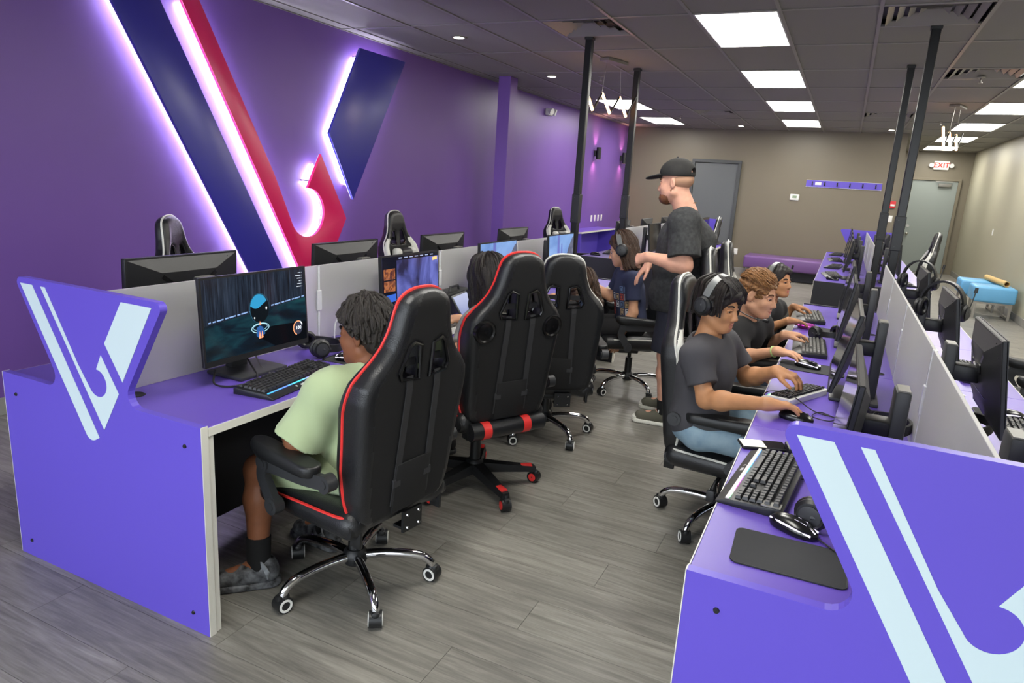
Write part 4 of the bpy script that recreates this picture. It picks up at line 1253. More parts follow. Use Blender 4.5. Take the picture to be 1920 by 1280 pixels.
def cable(P, label, m=None, r=0.0022, n=6):
    P = catmull(P, 8); o = P[0].copy()
    mb = MB(); mb.tube([p - o for p in P], r, n)
    c = link('cable', mb.mesh('cable', m or M_CABLE), None, o)
    return tag(c, label, 'cable')
# ------------------------------------------------------------------ gaming chairs (local: forward +x, left +y)
BW = [(0.0, 0.185), (0.03, 0.216), (0.10, 0.234), (0.20, 0.240), (0.30, 0.246), (0.40, 0.255), (0.47, 0.260), (0.525, 0.252), (0.565, 0.222), (0.60, 0.186), (0.64, 0.156), (0.70, 0.132), (0.76, 0.119), (0.795, 0.106), (0.817, 0.078), (0.828, 0.04), (0.830, 0.0)]
B0 = (-0.225, 0.425); BTILT = math.radians(7.0)
def bpt(n, u, v):
    """backrest coordinates -> chair local"""
    return Vector((B0[0] - v * math.sin(BTILT) + n * math.cos(BTILT), u, B0[1] + v * math.cos(BTILT) + n * math.sin(BTILT)))
OUT = [(w, v) for v, w in BW] + [(-w, v) for v, w in BW[::-1][1:]]
HOLE = [(0.026, 0.528), (0.108, 0.538), (0.120, 0.562), (0.086, 0.648), (0.068, 0.662), (0.032, 0.648)]
def sd_poly(U, V, P):
    P = np.array(P, float); n = len(P); d = np.full(U.shape, 1e9); ins = np.zeros(U.shape, bool)
    for i in range(n):
        a, b = P[i], P[(i + 1) % n]; e = b - a; L2 = e @ e
        if L2 < 1e-12: continue
        t = np.clip(((U - a[0]) * e[0] + (V - a[1]) * e[1]) / L2, 0, 1)
        d = np.minimum(d, np.hypot(U - a[0] - t * e[0], V - a[1] - t * e[1]))
        c = ((a[1] > V) != (b[1] > V)) & (U < (b[0] - a[0]) * (V - a[1]) / (b[1] - a[1] + 1e-12) + a[0])
        ins ^= c
    return np.where(ins, -d, d)
def sm(a, b, k):
    h = np.maximum(k - np.abs(a - b), 0) / k
    return np.maximum(a, b) + h * h * k * 0.25
def bolster(u, v):
    w = np.interp(v, [q[0] for q in BW], [q[1] for q in BW])
    s = np.clip((np.abs(u) / np.maximum(w, 0.02) - 0.5) / 0.5, 0, 1); s = s * s * (3 - 2 * s)
    g = np.interp(v, [0, 0.08, 0.2, 0.42, 0.56, 0.68, 0.83], [0.02, 0.05, 0.075, 0.075, 0.035, 0.012, 0.0])
    return s * g
def back_mesh():
    vx = 0.0085
    n = np.arange(-0.075, 0.15, vx); u = np.arange(-0.30, 0.3001, vx); v = np.arange(-0.03, 0.87, vx)
    U, V = np.meshgrid(u, v, indexing='ij')
    d2 = sd_poly(U, V, OUT)
    h = np.minimum(sd_poly(U, V, HOLE), sd_poly(U, V, [(-a, b) for a, b in HOLE]))
    nf = 0.036 + bolster(U, V) + 0.012 * np.clip((V - 0.62) / 0.1, 0, 1)
    nb = 0.036
    N = n[:, None, None]
    F = sm(np.maximum(N - nf[None], -N - nb), d2[None] + 0 * N, 0.045)
    F = sm(F, -h[None] + 0 * N, 0.012)
    me = nets('backrest', F.astype(np.float32), np.array([n[0], u[0], v[0]]), vx, M_LEATHER)
    k = len(me.vertices); co = np.empty(k * 3, np.float32); me.vertices.foreach_get('co', co); co = co.reshape(-1, 3)
    uvn = co.copy()
    P = np.stack([B0[0] - co[:, 2] * math.sin(BTILT) + co[:, 0] * math.cos(BTILT), co[:, 1], B0[1] + co[:, 2] * math.cos(BTILT) + co[:, 0] * math.sin(BTILT)], 1)
    me.vertices.foreach_set('co', P.astype(np.float32).ravel())
    lv = np.empty(len(me.loops), np.int32); me.loops.foreach_get('vertex_index', lv)
    c = uvn[lv.reshape(-1, 4)].mean(1)
    w = np.interp(c[:, 2], [q[0] for q in BW], [q[1] for q in BW])
    me.update()
    return me, c, w
BACK_ME, _c, _w = back_mesh()
def back_variant(kind):
    me = BACK_ME.copy(); me.materials.clear()
    for m in (M_LEATHER, M_FABRIC, M_WHITEL): me.materials.append(m)
    idx = np.zeros(len(me.polygons), np.int32)
    idx[(_c[:, 0] < -0.02) & (np.abs(_c[:, 1]) < _w - 0.045)] = 1
    idx[(_c[:, 0] > -0.012) & (np.abs(_c[:, 1]) < 0.55 * _w) & (_c[:, 2] < 0.52)] = 1
    if kind == 'white':
        idx[(_c[:, 0] > 0.045) & (np.abs(_c[:, 1]) > (0.60 + 0.40 * np.clip((0.58 - _c[:, 2]) / 0.25, 0, 1)) * _w) & (_c[:, 2] > 0.33) & (_c[:, 2] < 0.59)] = 2
    me.polygons.foreach_set('material_index', idx)
    return me
def outline3(inset=0.0):
    P = catmull([(w, v, 0) for w, v in [(b, a) for a, b in BW]] + [(-b, a, 0) for a, b in BW[::-1][1:]], 3)
    out = []
    for p in P:
        g = float(np.interp(p.y, [0, 0.08, 0.2, 0.42, 0.56, 0.68, 0.83], [0.018, 0.042, 0.064, 0.064, 0.034, 0.022, 0.016]))
        out.append(bpt(g, p.x * 0.996, p.y))
    return out
CH = {}
def ch(key, fn):
    if key not in CH: CH[key] = fn()
    return CH[key]
def piping_mesh(m):
    mb = MB(); mb.tube(outline3(), 0.0058, 6); return mb.mesh('piping', m)
def seat_mesh():
    s = Soft()
    s.box((0.02, 0, 0.425), (0.245, 0.225, 0.045), 0.04, k=0.03)
    for q in (-1, 1):
        s.cap((-0.20, q * 0.205, 0.435), (0.21, q * 0.215, 0.432), 0.052, 0.046, k=0.04)
    s.cap((0.255, -0.17, 0.415), (0.255, 0.17, 0.415), 0.05, k=0.04)
    s.ell((0.0, 0, 0.52), (0.20, 0.15, 0.05), k=0.03, neg=True)
    s.cut((0, 0, 0.375), (0, 0, -1))
    return s.mesh('seat_cushion', M_LEATHER, 0.009)
def seat_piping(m):
    mb = MB()
    for q in (-1, 1):
        mb.piece().tube(catmull([(-0.245, q * 0.205, 0.462), (-0.18, q * 0.247, 0.468), (0.0, q * 0.255, 0.466), (0.16, q * 0.252, 0.458), (0.255, q * 0.215, 0.446), (0.296, q * 0.15, 0.436)], 5), 0.0055, 6)
    return mb.meshes('seat_piping', m)
def grommet():
    mb = MB()
    for q in (-1, 1):
        for n in (-0.036, 0.030):
            mb.piece().tube([bpt(n, q * (a), b) for a, b in HOLE], 0.0075, 7, closed=True)
    return mb.meshes('hole_frame', M_BLACKG)
def straps():
    mb = MB()
    for q in (-1, 1):
        mb.piece().strip([bpt(-0.035, q * 0.068, 0.545), bpt(-0.041, q * 0.069, 0.50), bpt(-0.0405, q * 0.075, 0.25), bpt(-0.040, q * 0.080, 0.06)], (0, 1, 0), 0.028, 0.004)
        mb.box(bpt(-0.042, q * 0.078, 0.15), (0.008, 0.036, 0.03), 0.002)
    mb.piece().strip([bpt(-0.012, -0.10, 0.585), bpt(-0.012, 0.10, 0.585)], (0, 0, 1), 0.026, 0.004)
    return mb.meshes('strap', mat('black_webbing', (44, 44, 47), 0.6, bump=(900, 0.3)), False)
def pocket():
    mb = MB()
    T = frame(bpt(-0.041, 0.0, 0.125), (math.cos(BTILT), 0, math.sin(BTILT)), (0, 1, 0), (-math.sin(BTILT), 0, math.cos(BTILT)))
    mb.box((0, 0, 0), (0.008, 0.17, 0.19), 0.003, T)
    return mb.mesh('back_pocket', M_FABRIC, 30)
def pillow(m1=None):
    s = Soft(); c = bpt(0.085, 0, 0.44)
    s.box(c, (0.045, 0.10, 0.058), 0.04, k=0.03)
    return s.mesh('pillow', M_LEATHER, 0.009)
def pillow_ends():
    c = bpt(0.085, 0, 0.44); out = []
    for q in (-1, 1):
        s = Soft(); s.box((c.x, q * 0.115, c.z), (0.042, 0.045, 0.062), 0.036, k=0.01); out.append(s.mesh('pillow_end', M_WHITEL, 0.008))
    return out
def arm_pad():
    s = Soft()
    s.cap((-0.13, 0, 0.0), (0.13, 0, 0.012), 0.036, 0.036, k=0.02); s.cap((-0.12, 0, -0.012), (0.10, 0, -0.006), 0.036, k=0.02)
    s.cut((0, 0, 0.024), (-0.08, 0, 1)); s.cut((0, 0, -0.028), (0, 0, -1))
    return s.mesh('arm_pad', M_BLACK, 0.007)
def arm_link():
    mb = MB()
    mb.strip(catmull([(-0.215, 0, -0.03), (-0.10, 0, -0.045), (0.03, 0, -0.05), (0.10, 0, -0.055)], 5), (0, 0, 1), 0.048, 0.026)
    mb.strip(catmull([(0.10, 0, -0.045), (0.118, 0, -0.10), (0.085, 0, -0.16), (0.06, 0, -0.20)], 5), (1, 0, 0), 0.05, 0.026)
    for p in ((-0.215, 0, -0.03), (0.105, 0, -0.05), (0.06, 0, -0.20)):
        mb.cyl((p[0], -0.02, p[2]), (p[0], 0.02, p[2]), 0.031, n=16); mb.cyl((p[0], -0.024, p[2]), (p[0], 0.024, p[2]), 0.017, n=12)
    return mb.mesh('arm_bracket', M_DARK, 40)
def base_leg_chrome():
    mb = MB()
    P = catmull([(0.02, 0, 0.118), (0.10, 0, 0.124), (0.19, 0, 0.120), (0.255, 0, 0.108), (0.29, 0, 0.085), (0.302, 0, 0.058)], 5)
    mb.tube(P, [0.019 - 0.003 * i / len(P) for i in range(len(P))], 10, flat=(0, 1, 0))
    return mb.mesh('base_leg', M_CHROME)
def base_leg_black():
    mb = MB()
    V = []
    for x, w, za, zb in ((0.02, 0.038, 0.085, 0.135), (0.33, 0.022, 0.065, 0.093)):
        V += [(x, -w, za), (x, w, za), (x, w * 0.8, zb), (x, -w * 0.8, zb)]
    mb.add(V, [(3, 2, 1, 0), (4, 5, 6, 7)] + [(k, (k + 1) % 4, 4 + (k + 1) % 4, 4 + k) for k in range(4)])
    return mb.mesh('base_leg', M_BLACK, False)
def leg_tip_red():
    mb = MB(); mb.box((0.268, 0, 0.0985), (0.09, 0.036, 0.010), 0.003, Matrix.Translation((0, 0, 0.0))); return mb.mesh('red_leg_tip', M_RED, 30)
def caster(red=False):
    mb = MB()
    mb.cyl((0, -0.023, 0.032), (0, 0.023, 0.032), 0.031, n=20); mb.box((0.0, 0, 0.055), (0.05, 0.03, 0.03), 0.01); mb.cyl((0, 0, 0.05), (0, 0, 0.085), 0.009, n=8)
    return mb.mesh('caster', M_BLACK, 35)
def caster_ring(m, r0, r1):
    n = 20; out = []
    for s in (-1, 1):
        V = []; F = []; b = 0; mb = MB()
        for (r, y) in ((r0, 0.0232), (r0, 0.026), (r1, 0.026), (r1, 0.0232)):
            for i in range(n): V.append((r * math.cos(2 * PI * i / n), s * y, 0.032 + r * math.sin(2 * PI * i / n)))
        for j in range(4):
            for i in range(n): F.append((b + j * n + i, b + j * n + (i + 1) % n, b + ((j + 1) % 4) * n + (i + 1) % n, b + ((j + 1) % 4) * n + i))
        mb.add(V, F); out.append(mb.mesh('caster_ring', m))
    return out
def hub(m):
    mb = MB(); mb.lathe([(0.0, 0.09), (0.042, 0.09), (0.05, 0.11), (0.046, 0.135), (0.034, 0.15), (0.0, 0.15)], 20); return mb.mesh('base_hub', m)
def column():
    mb = MB(); mb.cyl((0, 0, 0.14), (0, 0, 0.27), 0.028, n=16); mb.cyl((0, 0, 0.27), (0, 0, 0.36), 0.015, n=12); return mb.mesh('gas_column', M_BLACK)
def mech():
    mb = MB(); mb.box((0, 0, 0.358), (0.30, 0.20, 0.028), 0.004); mb.box((0.02, 0, 0.335), (0.16, 0.10, 0.05), 0.01)
    for q in (-1, 1): mb.box((-0.225, q * 0.205, 0.41), (0.05, 0.014, 0.11), 0.004)
    mb.tube([(0.0, -0.08, 0.345), (0.0, -0.20, 0.335), (0.01, -0.25, 0.315)], 0.006, 6)
    return mb.mesh('tilt_mechanism', M_BLACK, 35)
def hinge_plate():
    mb = MB(); mb.box((-0.235, -0.06, 0.365), (0.012, 0.10, 0.085), 0.002); mb.box((-0.215, -0.06, 0.34), (0.05, 0.10, 0.01)); return mb.mesh('rear_plate', M_BLACK, False)
def hinge_bolts():
    mb = MB()
    for a in (-0.03, 0.03):
        for b in (-0.025, 0.025): mb.piece().sphere((-0.243, -0.06 + a, 0.365 + b), 0.0065, 8)
    return mb.meshes('plate_bolt', M_CHROME)
def knobs():
    mb = MB()
    for q in (-1, 1): mb.piece().cyl((-0.215, q * 0.215, 0.425), (-0.215, q * 0.245, 0.425), 0.032, 0.028, n=14)
    return mb.meshes('side_knob', M_BLACK)
def levers():
    mb = MB()
    for x in (0.0, 0.11):
        mb.piece().tube([(x, -0.10, 0.36), (x - 0.005, -0.20, 0.345), (x - 0.01, -0.225, 0.315)], 0.006, 6); mb.box((x - 0.012, -0.232, 0.285), (0.038, 0.014, 0.055), 0.006)
    return mb.meshes('seat_lever', M_DARK, 35)
def speaker(q):
    mb = MB(); c = bpt(-0.018, q * 0.190, 0.480)
    T = frame(c, (0, 1, 0), (-math.sin(BTILT), 0, math.cos(BTILT)), (-math.cos(BTILT), 0, -math.sin(BTILT)))
    mb.lathe([(0.0, 0.028), (0.010, 0.031), (0.040, 0.024), (0.048, 0.029), (0.055, 0.027), (0.058, 0.0)], 22, T); return mb.mesh('back_speaker', M_BLACKG)
def roll():
    mb = MB(); mb.cyl((-0.265, -0.21, 0.40), (-0.265, 0.21, 0.40), 0.042, n=18); return mb.mesh('rear_roll', M_LEATHER)
def roll_bands():
    mb = MB()
    for y in (-0.10, 0.13): mb.piece().cyl((-0.265, y - 0.022, 0.40), (-0.265, y + 0.022, 0.40), 0.0435, n=18)
    return mb.meshes('red_band', M_RED)

def chair(loc, deg, label, kind='white', base=20, group=None, with_pillow=False, dz=0.0, levers_on=False):
    t = thing('gaming_chair', label, 'chair', (loc[0], loc[1], 0), math.radians(deg), group)
    pm = M_RED if kind.startswith('red') else M_WHITEL
    pk = 'red' if kind.startswith('red') else 'white'
    b = link('backrest', ch('back' + pk, lambda: back_variant(pk)), t, (0, 0, dz))
    link('piping', ch('pipe' + pk, lambda: piping_mesh(pm)), b); links('hole_frame', ch('grom', grommet), b); links('strap', ch('strap', straps), b); link('back_pocket', ch('pocket', pocket), b)
    if kind == 'red2':
        for q in (-1, 1): link('back_speaker', ch('spk%d' % q, lambda: speaker(q)), b)
    s = link('seat_cushion', ch('seat', seat_mesh), t, (0, 0, dz)); links('seat_piping', ch('spipe' + pk, lambda: seat_piping(pm)), s)
    if with_pillow:
        p = link('pillow', ch('pil', pillow), t, (0, 0, dz)); links('pillow_end', ch('pile', pillow_ends), p)
    for q in (-1, 1):
        a = link('armrest', ch('apad', arm_pad), t, (0.02, q * 0.305, 0.618)); link('arm_bracket', ch('alink', arm_link), a)
    link('tilt_mechanism', ch('mech', mech), t, (0, 0, dz)); link('gas_column', ch('col', column), t)
    if kind == 'red2':
        r = link('rear_roll', ch('roll', roll), t, (0, 0, dz)); links('red_band', ch('rollb', roll_bands), r)
    else:
        r = link('rear_plate', ch('plate', hinge_plate), t, (0, 0, dz)); links('plate_bolt', ch('bolts', hinge_bolts), r)
    links('side_knob', ch('knob', knobs), t, (0, 0, dz))
    if levers_on: links('seat_lever', ch('lev', levers), t, (0, 0, dz))
    h = link('base_hub', ch('hub', lambda: hub(M_BLACK)), t)
    R0 = 0.302 if kind != 'red2' else 0.33
    for k in range(5):
        a = math.radians(base + 72 * k - deg)
        M = Matrix.Rotation(a, 4, 'Z')
        if kind == 'red2':
            l = link('base_leg', ch('legb', base_leg_black), t, M=M); link('red_leg_tip', ch('tip', leg_tip_red), l)
        else:
            l = link('base_leg', ch('legc', base_leg_chrome), t, M=M)
        sp = math.radians(random.uniform(-50, 50))
        c = link('caster', ch('cast', caster), t, M=M @ Matrix.Translation((R0, 0, 0)) @ Matrix.Rotation(sp, 4, 'Z'))
        links('caster_ring', ch('ring' + pk + kind, (lambda: caster_ring(M_RED, 0.004, 0.021)) if kind == 'red2' else (lambda: caster_ring(M_WHITE, 0.017, 0.025))), c)
    return t
# ------------------------------------------------------------------ placing the furniture
DZ = 0.75
R = math.radians
# chairs
chair((-1.525, 1.94), 171, 'black gaming chair with red piping and chrome base under the boy in green', 'red', base=-38, group='gaming chairs', dz=-0.03)
chair((-1.56, 2.97), 151, 'black and red gaming chair with back speakers and black star base with red tips', 'red2', base=-33, group='gaming chairs', dz=0.015)
chair((-1.55, 3.88), 122, 'black gaming chair with white piping directly behind the red speaker chair', 'white', base=-34, group='gaming chairs', dz=-0.06)
chair((-1.38, 5.17), 206, 'black gaming chair with white piping holding the girl in the navy shirt', 'white', base=-40, group='gaming chairs')
chair((-0.33, 3.24), -5, 'black gaming chair with white piping under the boy in jeans and headset', 'white', base=-112, group='gaming chairs', with_pillow=True, levers_on=True, dz=-0.05)
chair((-0.42, 4.44), 6, 'black gaming chair with white piping under the girl in the black shirt', 'white', base=10, group='gaming chairs')
chair((-0.43, 5.20), 6, 'black gaming chair with white piping under the farthest boy on the right', 'white', base=30, group='gaming chairs')
chair((-3.36, 2.98), 28, 'empty black and white gaming chair by the wall, left of the lit emblem', 'white', base=0, group='gaming chairs', with_pillow=True)
chair((-3.33, 5.15), 2, 'empty black and white gaming chair by the wall, right of the lit emblem', 'white', base=15, group='gaming chairs', with_pillow=True)
chair((-3.33, 8.85), -15, 'empty black and white gaming chair by the wall behind the left pole', 'white', base=40, group='gaming chairs', with_pillow=True)
chair((-1.93, 10.15), 188, 'empty black and white gaming chair at the far left desks behind the standing man', 'white', base=5, group='gaming chairs', with_pillow=True)
chair((0.80, 10.45), 180, 'empty black and white gaming chair at the far right desks before the exit door', 'white', base=12, group='gaming chairs')
chair((1.24, 5.02), 176, 'gaming chair at the right frame edge, only its armrest in view', 'white', base=0, group='gaming chairs')

# monitors: left row, aisle side (screens towards the camera side)
lx = -2.105
monitor((lx, 1.985, DZ), 0, 'nearest left monitor showing a ball in a dark arena', 'ball', 0.25, 3)
monitor((lx, 3.07, DZ), 0, 'left monitor showing a blue and purple game launcher', 'launcher', 0.25, 3)
monitor((lx, 4.11, DZ), 0, 'left monitor with a blue sky scene above the red-piped chair', 'sky', 0.26, 3)
monitor((lx, 5.24, DZ), 0, 'left monitor with a blue sky scene above the white-piped chair', 'sky', 0.26, 3)
# left row, wall side (backs towards the camera)
for y, w in ((1.98, 'left row, nearest one behind the ball monitor'), (3.03, 'left row, under the crimson hook'), (4.05, 'left row, right of the empty chair'), (5.16, 'left row, left of the near left pole')):
    monitor((-2.415, y, DZ), PI, 'black monitor seen from the back, ' + w, 'off', 0.28, 2)
# right row, aisle side
for y, tl, w in ((2.06, 5, 'behind the right V panel'), (3.23, 12, 'tilted back before the boy in jeans'), (4.40, 8, 'in front of the girl in black'), (5.48, 8, 'in front of the farthest boy')):
    monitor((0.135, y, DZ), PI, 'black monitor facing the aisle in right row, ' + w, 'off', 0.235, tl, post=0.34, off=0.135)
# right row, far side
for y, w in ((1.80, 'nearest, only its post in view'), (2.915, 'largest one in view, right of the divider'), (4.0, 'second in view, under a hanging headset'), (5.3, 'third in view, under the farther hanging headset')):
    monitor((0.495, y, DZ), 0, 'black monitor back in right row, ' + w, 'off', 0.255, 9, post=0.34, off=0.14)
# far rows
OR = ('nearest', 'second', 'third', 'farthest')
for k in range(4):
    y = Y2 + 0.6 + k * 1.12
    monitor((0.135, y, DZ), PI, 'small black monitor, %s on the aisle side of the far right desks' % OR[k], 'off', 0.26, 8)
    monitor((0.52, y, DZ), 0, 'small black monitor on the right side of the far right desks, %s of four' % OR[k], 'off', 0.26, 6)
    monitor((-2.10, y, DZ), 0, 'small dark monitor on the aisle side of the far left desks, %s of four' % OR[k], 'off', 0.26, 6)
    monitor((-2.42, y, DZ), PI, 'small dark monitor on the wall side of the far left desks, %s of four' % OR[k], 'off', 0.26, 3)

# keyboards
keyboard((-1.885, 1.975, DZ), R(7.4), 'black keyboard with colour underglow on the nearest left desk', full=True, logo=True)
keyboard((-0.088, 2.045, DZ), R(175), 'black keyboard with silver strip on the nearest right desk', full=True, strip=True, logo=True)
k1 = keyboard((-0.075, 3.075, DZ), R(155), 'compact white keyboard turned sideways under the hand of the boy in jeans', glow=True, bodymat=M_WHITE, light=False)
k1.scale = (0.72, 0.70, 1.0)
keyboard((-0.065, 4.14, DZ), R(183), 'dark keyboard with shiny keys beside the girl in black', light=True, glow=False)
keyboard((-0.115, 5.24, DZ), R(186), 'dark keyboard with shiny keys before the farthest boy', light=True, glow=False)
keyboard((-1.90, 3.12, DZ), R(3), 'white keyboard on the second left desk partly behind the red chair', light=True, bodymat=M_WHITE, glow=False)
keyboard((-1.90, 4.2, DZ), R(0), 'black keyboard on the third left desk behind the chairs', glow=False)
keyboard((-1.92, 5.30, DZ), R(0), 'white keyboard before the girl in the navy shirt', light=True, bodymat=M_WHITE, glow=False)
keyboard((0.73, 3.0, DZ), R(-3), 'black keyboard behind the largest right monitor', glow=False)
keyboard((0.70, 4.1, DZ), R(4), 'black keyboard beside the second right monitor', glow=True)
keyboard((0.66, 8.35, DZ), R(5), 'black keyboard at the near end of the far right desks, right side', glow=False)
for k in range(4):
    y = Y2 + 0.75 + k * 1.12
    keyboard((-0.04, y, DZ), R(180 + (8, -6, 5, -4)[k]), 'small dark keyboard on the far right desks, %s on the aisle side' % OR[k], light=k == 0, glow=False)
    if k < 2: keyboard((-2.62, y, DZ), R(180 + (12, -6)[k]), 'small dark keyboard on the far left desks, %s on the wall side' % OR[k], glow=False)
    keyboard((-1.9, y, DZ), R((4, -6, 3, 0)[k]), 'small dark keyboard on the far left desks, %s on the aisle side' % OR[k], glow=False)
# mouse pads and mice
LEDW = emis('mouse_led_white', (235, 225, 255), 1.3); LEDP = emis('mouse_led_pink', (230, 70, 210), 1.8)
mousepad((0.0, 1.620, DZ), R(2), 0.18, 0.25, 'dark grey mouse pad on the nearest right desk')
mouse((0.0, 1.768, DZ + 0.001), R(156), 'black and silver mouse with white light lines on the nearest right desk', LEDW)
mousepad((-0.04, 3.66, DZ), R(0), 0.20, 0.30, 'black mouse pad under the hand of the girl in black')
mouse((-0.06, 3.655, DZ + 0.003), R(166), 'mouse with white lines under the hand of the girl in black', LEDW)
mouse((-0.055, 2.735, DZ), R(172), 'black mouse under the hand of the boy in jeans')
mousepad((0.03, 4.80, DZ), R(-6), 0.18, 0.22, 'black mouse pad in front of the farthest boy')
mouse((-0.115, 4.80, DZ), R(170), 'mouse glowing pink under the hand of the farthest boy', LEDP, mat('pink_lit_shell', (150, 60, 140), 0.3))  # the pink light is painted into the shell colour
mouse((-0.03, 8.02, DZ), R(170), 'small black mouse at the near end of the far right desks')
mouse((-2.68, 7.98, DZ), R(190), 'small black mouse at the near end of the far left desks')
mouse((-1.90, 2.36, DZ), R(8), 'black mouse beside the glowing keyboard on the nearest left desk', LEDW)
mousepad((-1.90, 2.40, DZ - 0.0015), R(3), 0.20, 0.22, 'black mouse pad beside the glowing keyboard on the nearest left desk')
mousepad((0.72, 3.30, DZ), R(0), 0.20, 0.22, 'black mouse pad behind the largest right monitor')
mouse((0.72, 3.30, DZ + 0.003), R(0), 'black mouse with a white line behind the largest right monitor', LEDW)

# headsets
def HM(loc, rx=0, ry=0, rz=0):
    return Matrix.Translation(loc) @ Matrix.Rotation(R(rz), 4, 'Z') @ Matrix.Rotation(R(ry), 4, 'Y') @ Matrix.Rotation(R(rx), 4, 'X')
headset(HM((-2.10, 2.37, DZ + 0.045), 0, 96, 62), 'black headset lying on the nearest left desk behind the boy in green', mic=0)
headset(HM((0.075, 1.89, DZ + 0.045), 0, -84, 165), 'black headset with boom mic lying behind the right V panel', mic=2, mics=-1)
headset(HM((0.485, 3.88, 1.105), 0, 0, 60), 'black headset hanging over the second right monitor in view', mic=2, mics=-1)
headset(HM((0.49, 5.18, 1.105), 0, 0, 66), 'black headset hanging over the third right monitor in view', mic=2, mics=-1)
headset(HM((-2.42, 8.22, 1.12), 0, 0, 30), 'black headset hanging on the first far left monitor', mic=2, mics=1)
headset(HM((0.01, 4.50, DZ + 0.045), 0, -85, 140), 'black headset lying between the girl in black and the farthest boy', mic=0)
headset(HM((0.47, 2.86, DZ + 0.055), 0, 80, 30), 'black headset lying behind the stand of the largest right monitor', mic=0)
headset(HM((0.20, 2.70, DZ + 0.05), 0, 85, 20), 'black headset tucked behind the monitor of the boy in jeans', mic=0)

# small things on the desks
t = thing('smartphone', 'smartphone lying face up on the edge of the right desk', 'phone', (-0.135, 2.352, DZ), R(22))
mb = MB(); mb.box((0, 0, 0.006), (0.155, 0.075, 0.011), 0.005, seg=3); link('phone_body', mb.mesh('phone_body', M_BLACK), t)
mb = MB(); mb.box((0.038, 0, 0.0118), (0.068, 0.066, 0.0008)); link('dark_screen', mb.mesh('dark_screen', M_SCREENOFF, False), t)
mb = MB(); mb.box((-0.035, 0, 0.0118), (0.076, 0.066, 0.0008)); link('screen_reflection', mb.mesh('screen_reflection', mat('phone_reflection', (236, 232, 214), 0.2, emit=((255, 248, 226), 0.25)), False), t)  # reflected light on the phone screen, painted pale with a faint glow
t = thing('card_reader', 'black rectangular adapter box beside the phone', 'adapter', (-0.02, 2.355, DZ), R(14))
mb = MB(); mb.box((0, 0, 0.014), (0.085, 0.075, 0.028), 0.004); link('adapter_case', mb.mesh('adapter_case', M_BLACK), t)
mb = MB(); mb.box((0.005, 0, 0.0288), (0.03, 0.03, 0.001)); link('port_mark', mb.mesh('port_mark', M_DARK, False), t)
t = thing('tablet', 'tablet with blue screen leaning on a black case on the second left desk', 'tablet', (-1.985, 3.545, DZ), R(10))
mb = MB(); TT = Matrix.Translation((0.0, 0, 0.075)) @ Matrix.Rotation(R(-32), 4, 'Y')
mb.box((0, 0, 0), (0.012, 0.26, 0.17), 0.004, TT); link('tablet_body', mb.mesh('tablet_body', M_BLACK), t)
mb = MB(); mb.box((0.0066, 0, 0), (0.001, 0.235, 0.145), 0, TT); link('tablet_screen', mb.mesh('tablet_screen', mat('tablet_blue', (30, 40, 80), 0.25, emit=((60, 84, 150), 0.5)), False), t)
t = thing('equipment_case', 'black plastic carrying case standing by the divider on the left desk', 'case', (-2.15, 3.66, DZ), R(2))
mb = MB(); mb.box((0, 0, 0.07), (0.12, 0.34, 0.14), 0.012); link('case_body', mb.mesh('case_body', M_BLACK), t)
mb = MB(); mb.tube([(0.02, -0.06, 0.138), (0.02, -0.05, 0.165), (0.02, 0.05, 0.165), (0.02, 0.06, 0.138)], 0.007, 6); link('case_handle', mb.mesh('case_handle', M_DARK), t)
for k, (x, y, w) in enumerate(((0.48, 4.55, 'beside the third right monitor'), (0.52, 3.62, 'beside the second right monitor'))):
    t = thing('paper_stack', 'small stack of white paper on the right desk ' + w, 'paper', (x, y, DZ), R(20 * k))
    mb = MB(); mb.box((0, 0, 0.006), (0.10, 0.21, 0.012)); link('sheets', mb.mesh('sheets', M_WHITE, False), t)
    mb = MB(); mb.box((0.006, 0.004, 0.0125), (0.10, 0.21, 0.001)); link('top_sheet', mb.mesh('top_sheet', M_WHITE, False), t)

# cables
cable([(-2.09, 1.80, 0.80), (-2.05, 1.76, 0.762), (-1.99, 1.80, 0.755), (-2.00, 1.92, 0.756), (-2.10, 1.98, 0.79), (-2.15, 1.99, 0.83)], 'black cable looping under the ball monitor', r=0.004)
cable([(-2.13, 2.03, 0.83), (-2.08, 2.02, 0.77), (-2.00, 2.00, 0.756), (-1.97, 2.0, 0.77)], 'thin grey cable from the ball monitor to the glowing keyboard', mat('grey_cable', (96, 94, 92), 0.5), r=0.003)
cable([(-2.05, 2.40, 0.77), (-2.02, 2.33, 0.757), (-1.97, 2.28, 0.757), (-1.92, 2.18, 0.785), (-1.88, 2.19, 0.78)], 'thin black cable from the lying headset over the left keyboard')
cable([(-2.20, 2.62, 0.755), (-2.20, 2.63, 0.84), (-2.18, 2.66, 0.86), (-2.16, 2.69, 0.84), (-2.15, 2.70, 0.77)], 'white cable arching by the left divider', M_WCABLE, r=0.004)
cable([(0.06, 1.742, 0.758), (0.10, 1.70, 0.757), (0.14, 1.66, 0.757), (0.19, 1.66, 0.756)], 'black mouse cable running off the grey pad on the right desk')
cable([(0.0, 2.10, 0.765), (0.05, 2.13, 0.757), (0.12, 2.17, 0.756)], 'black keyboard cable on the nearest right desk')
cable([(-0.20, 3.02, 0.70), (-0.19, 3.0, 0.768), (-0.10, 2.93, 0.795), (0.0, 2.88, 0.757), (0.08, 2.84, 0.756), (0.06, 2.78, 0.756), (0.0, 2.80, 0.756), (0.03, 2.88, 0.756), (0.11, 2.80, 0.756)], 'thin black headset cable over the compact keyboard')
cable([(0.20, 2.62, 0.757), (0.18, 2.66, 0.80), (0.21, 2.72, 0.84), (0.23, 2.70, 0.757)], 'black cable bunch behind the monitor of the boy in jeans', r=0.003)
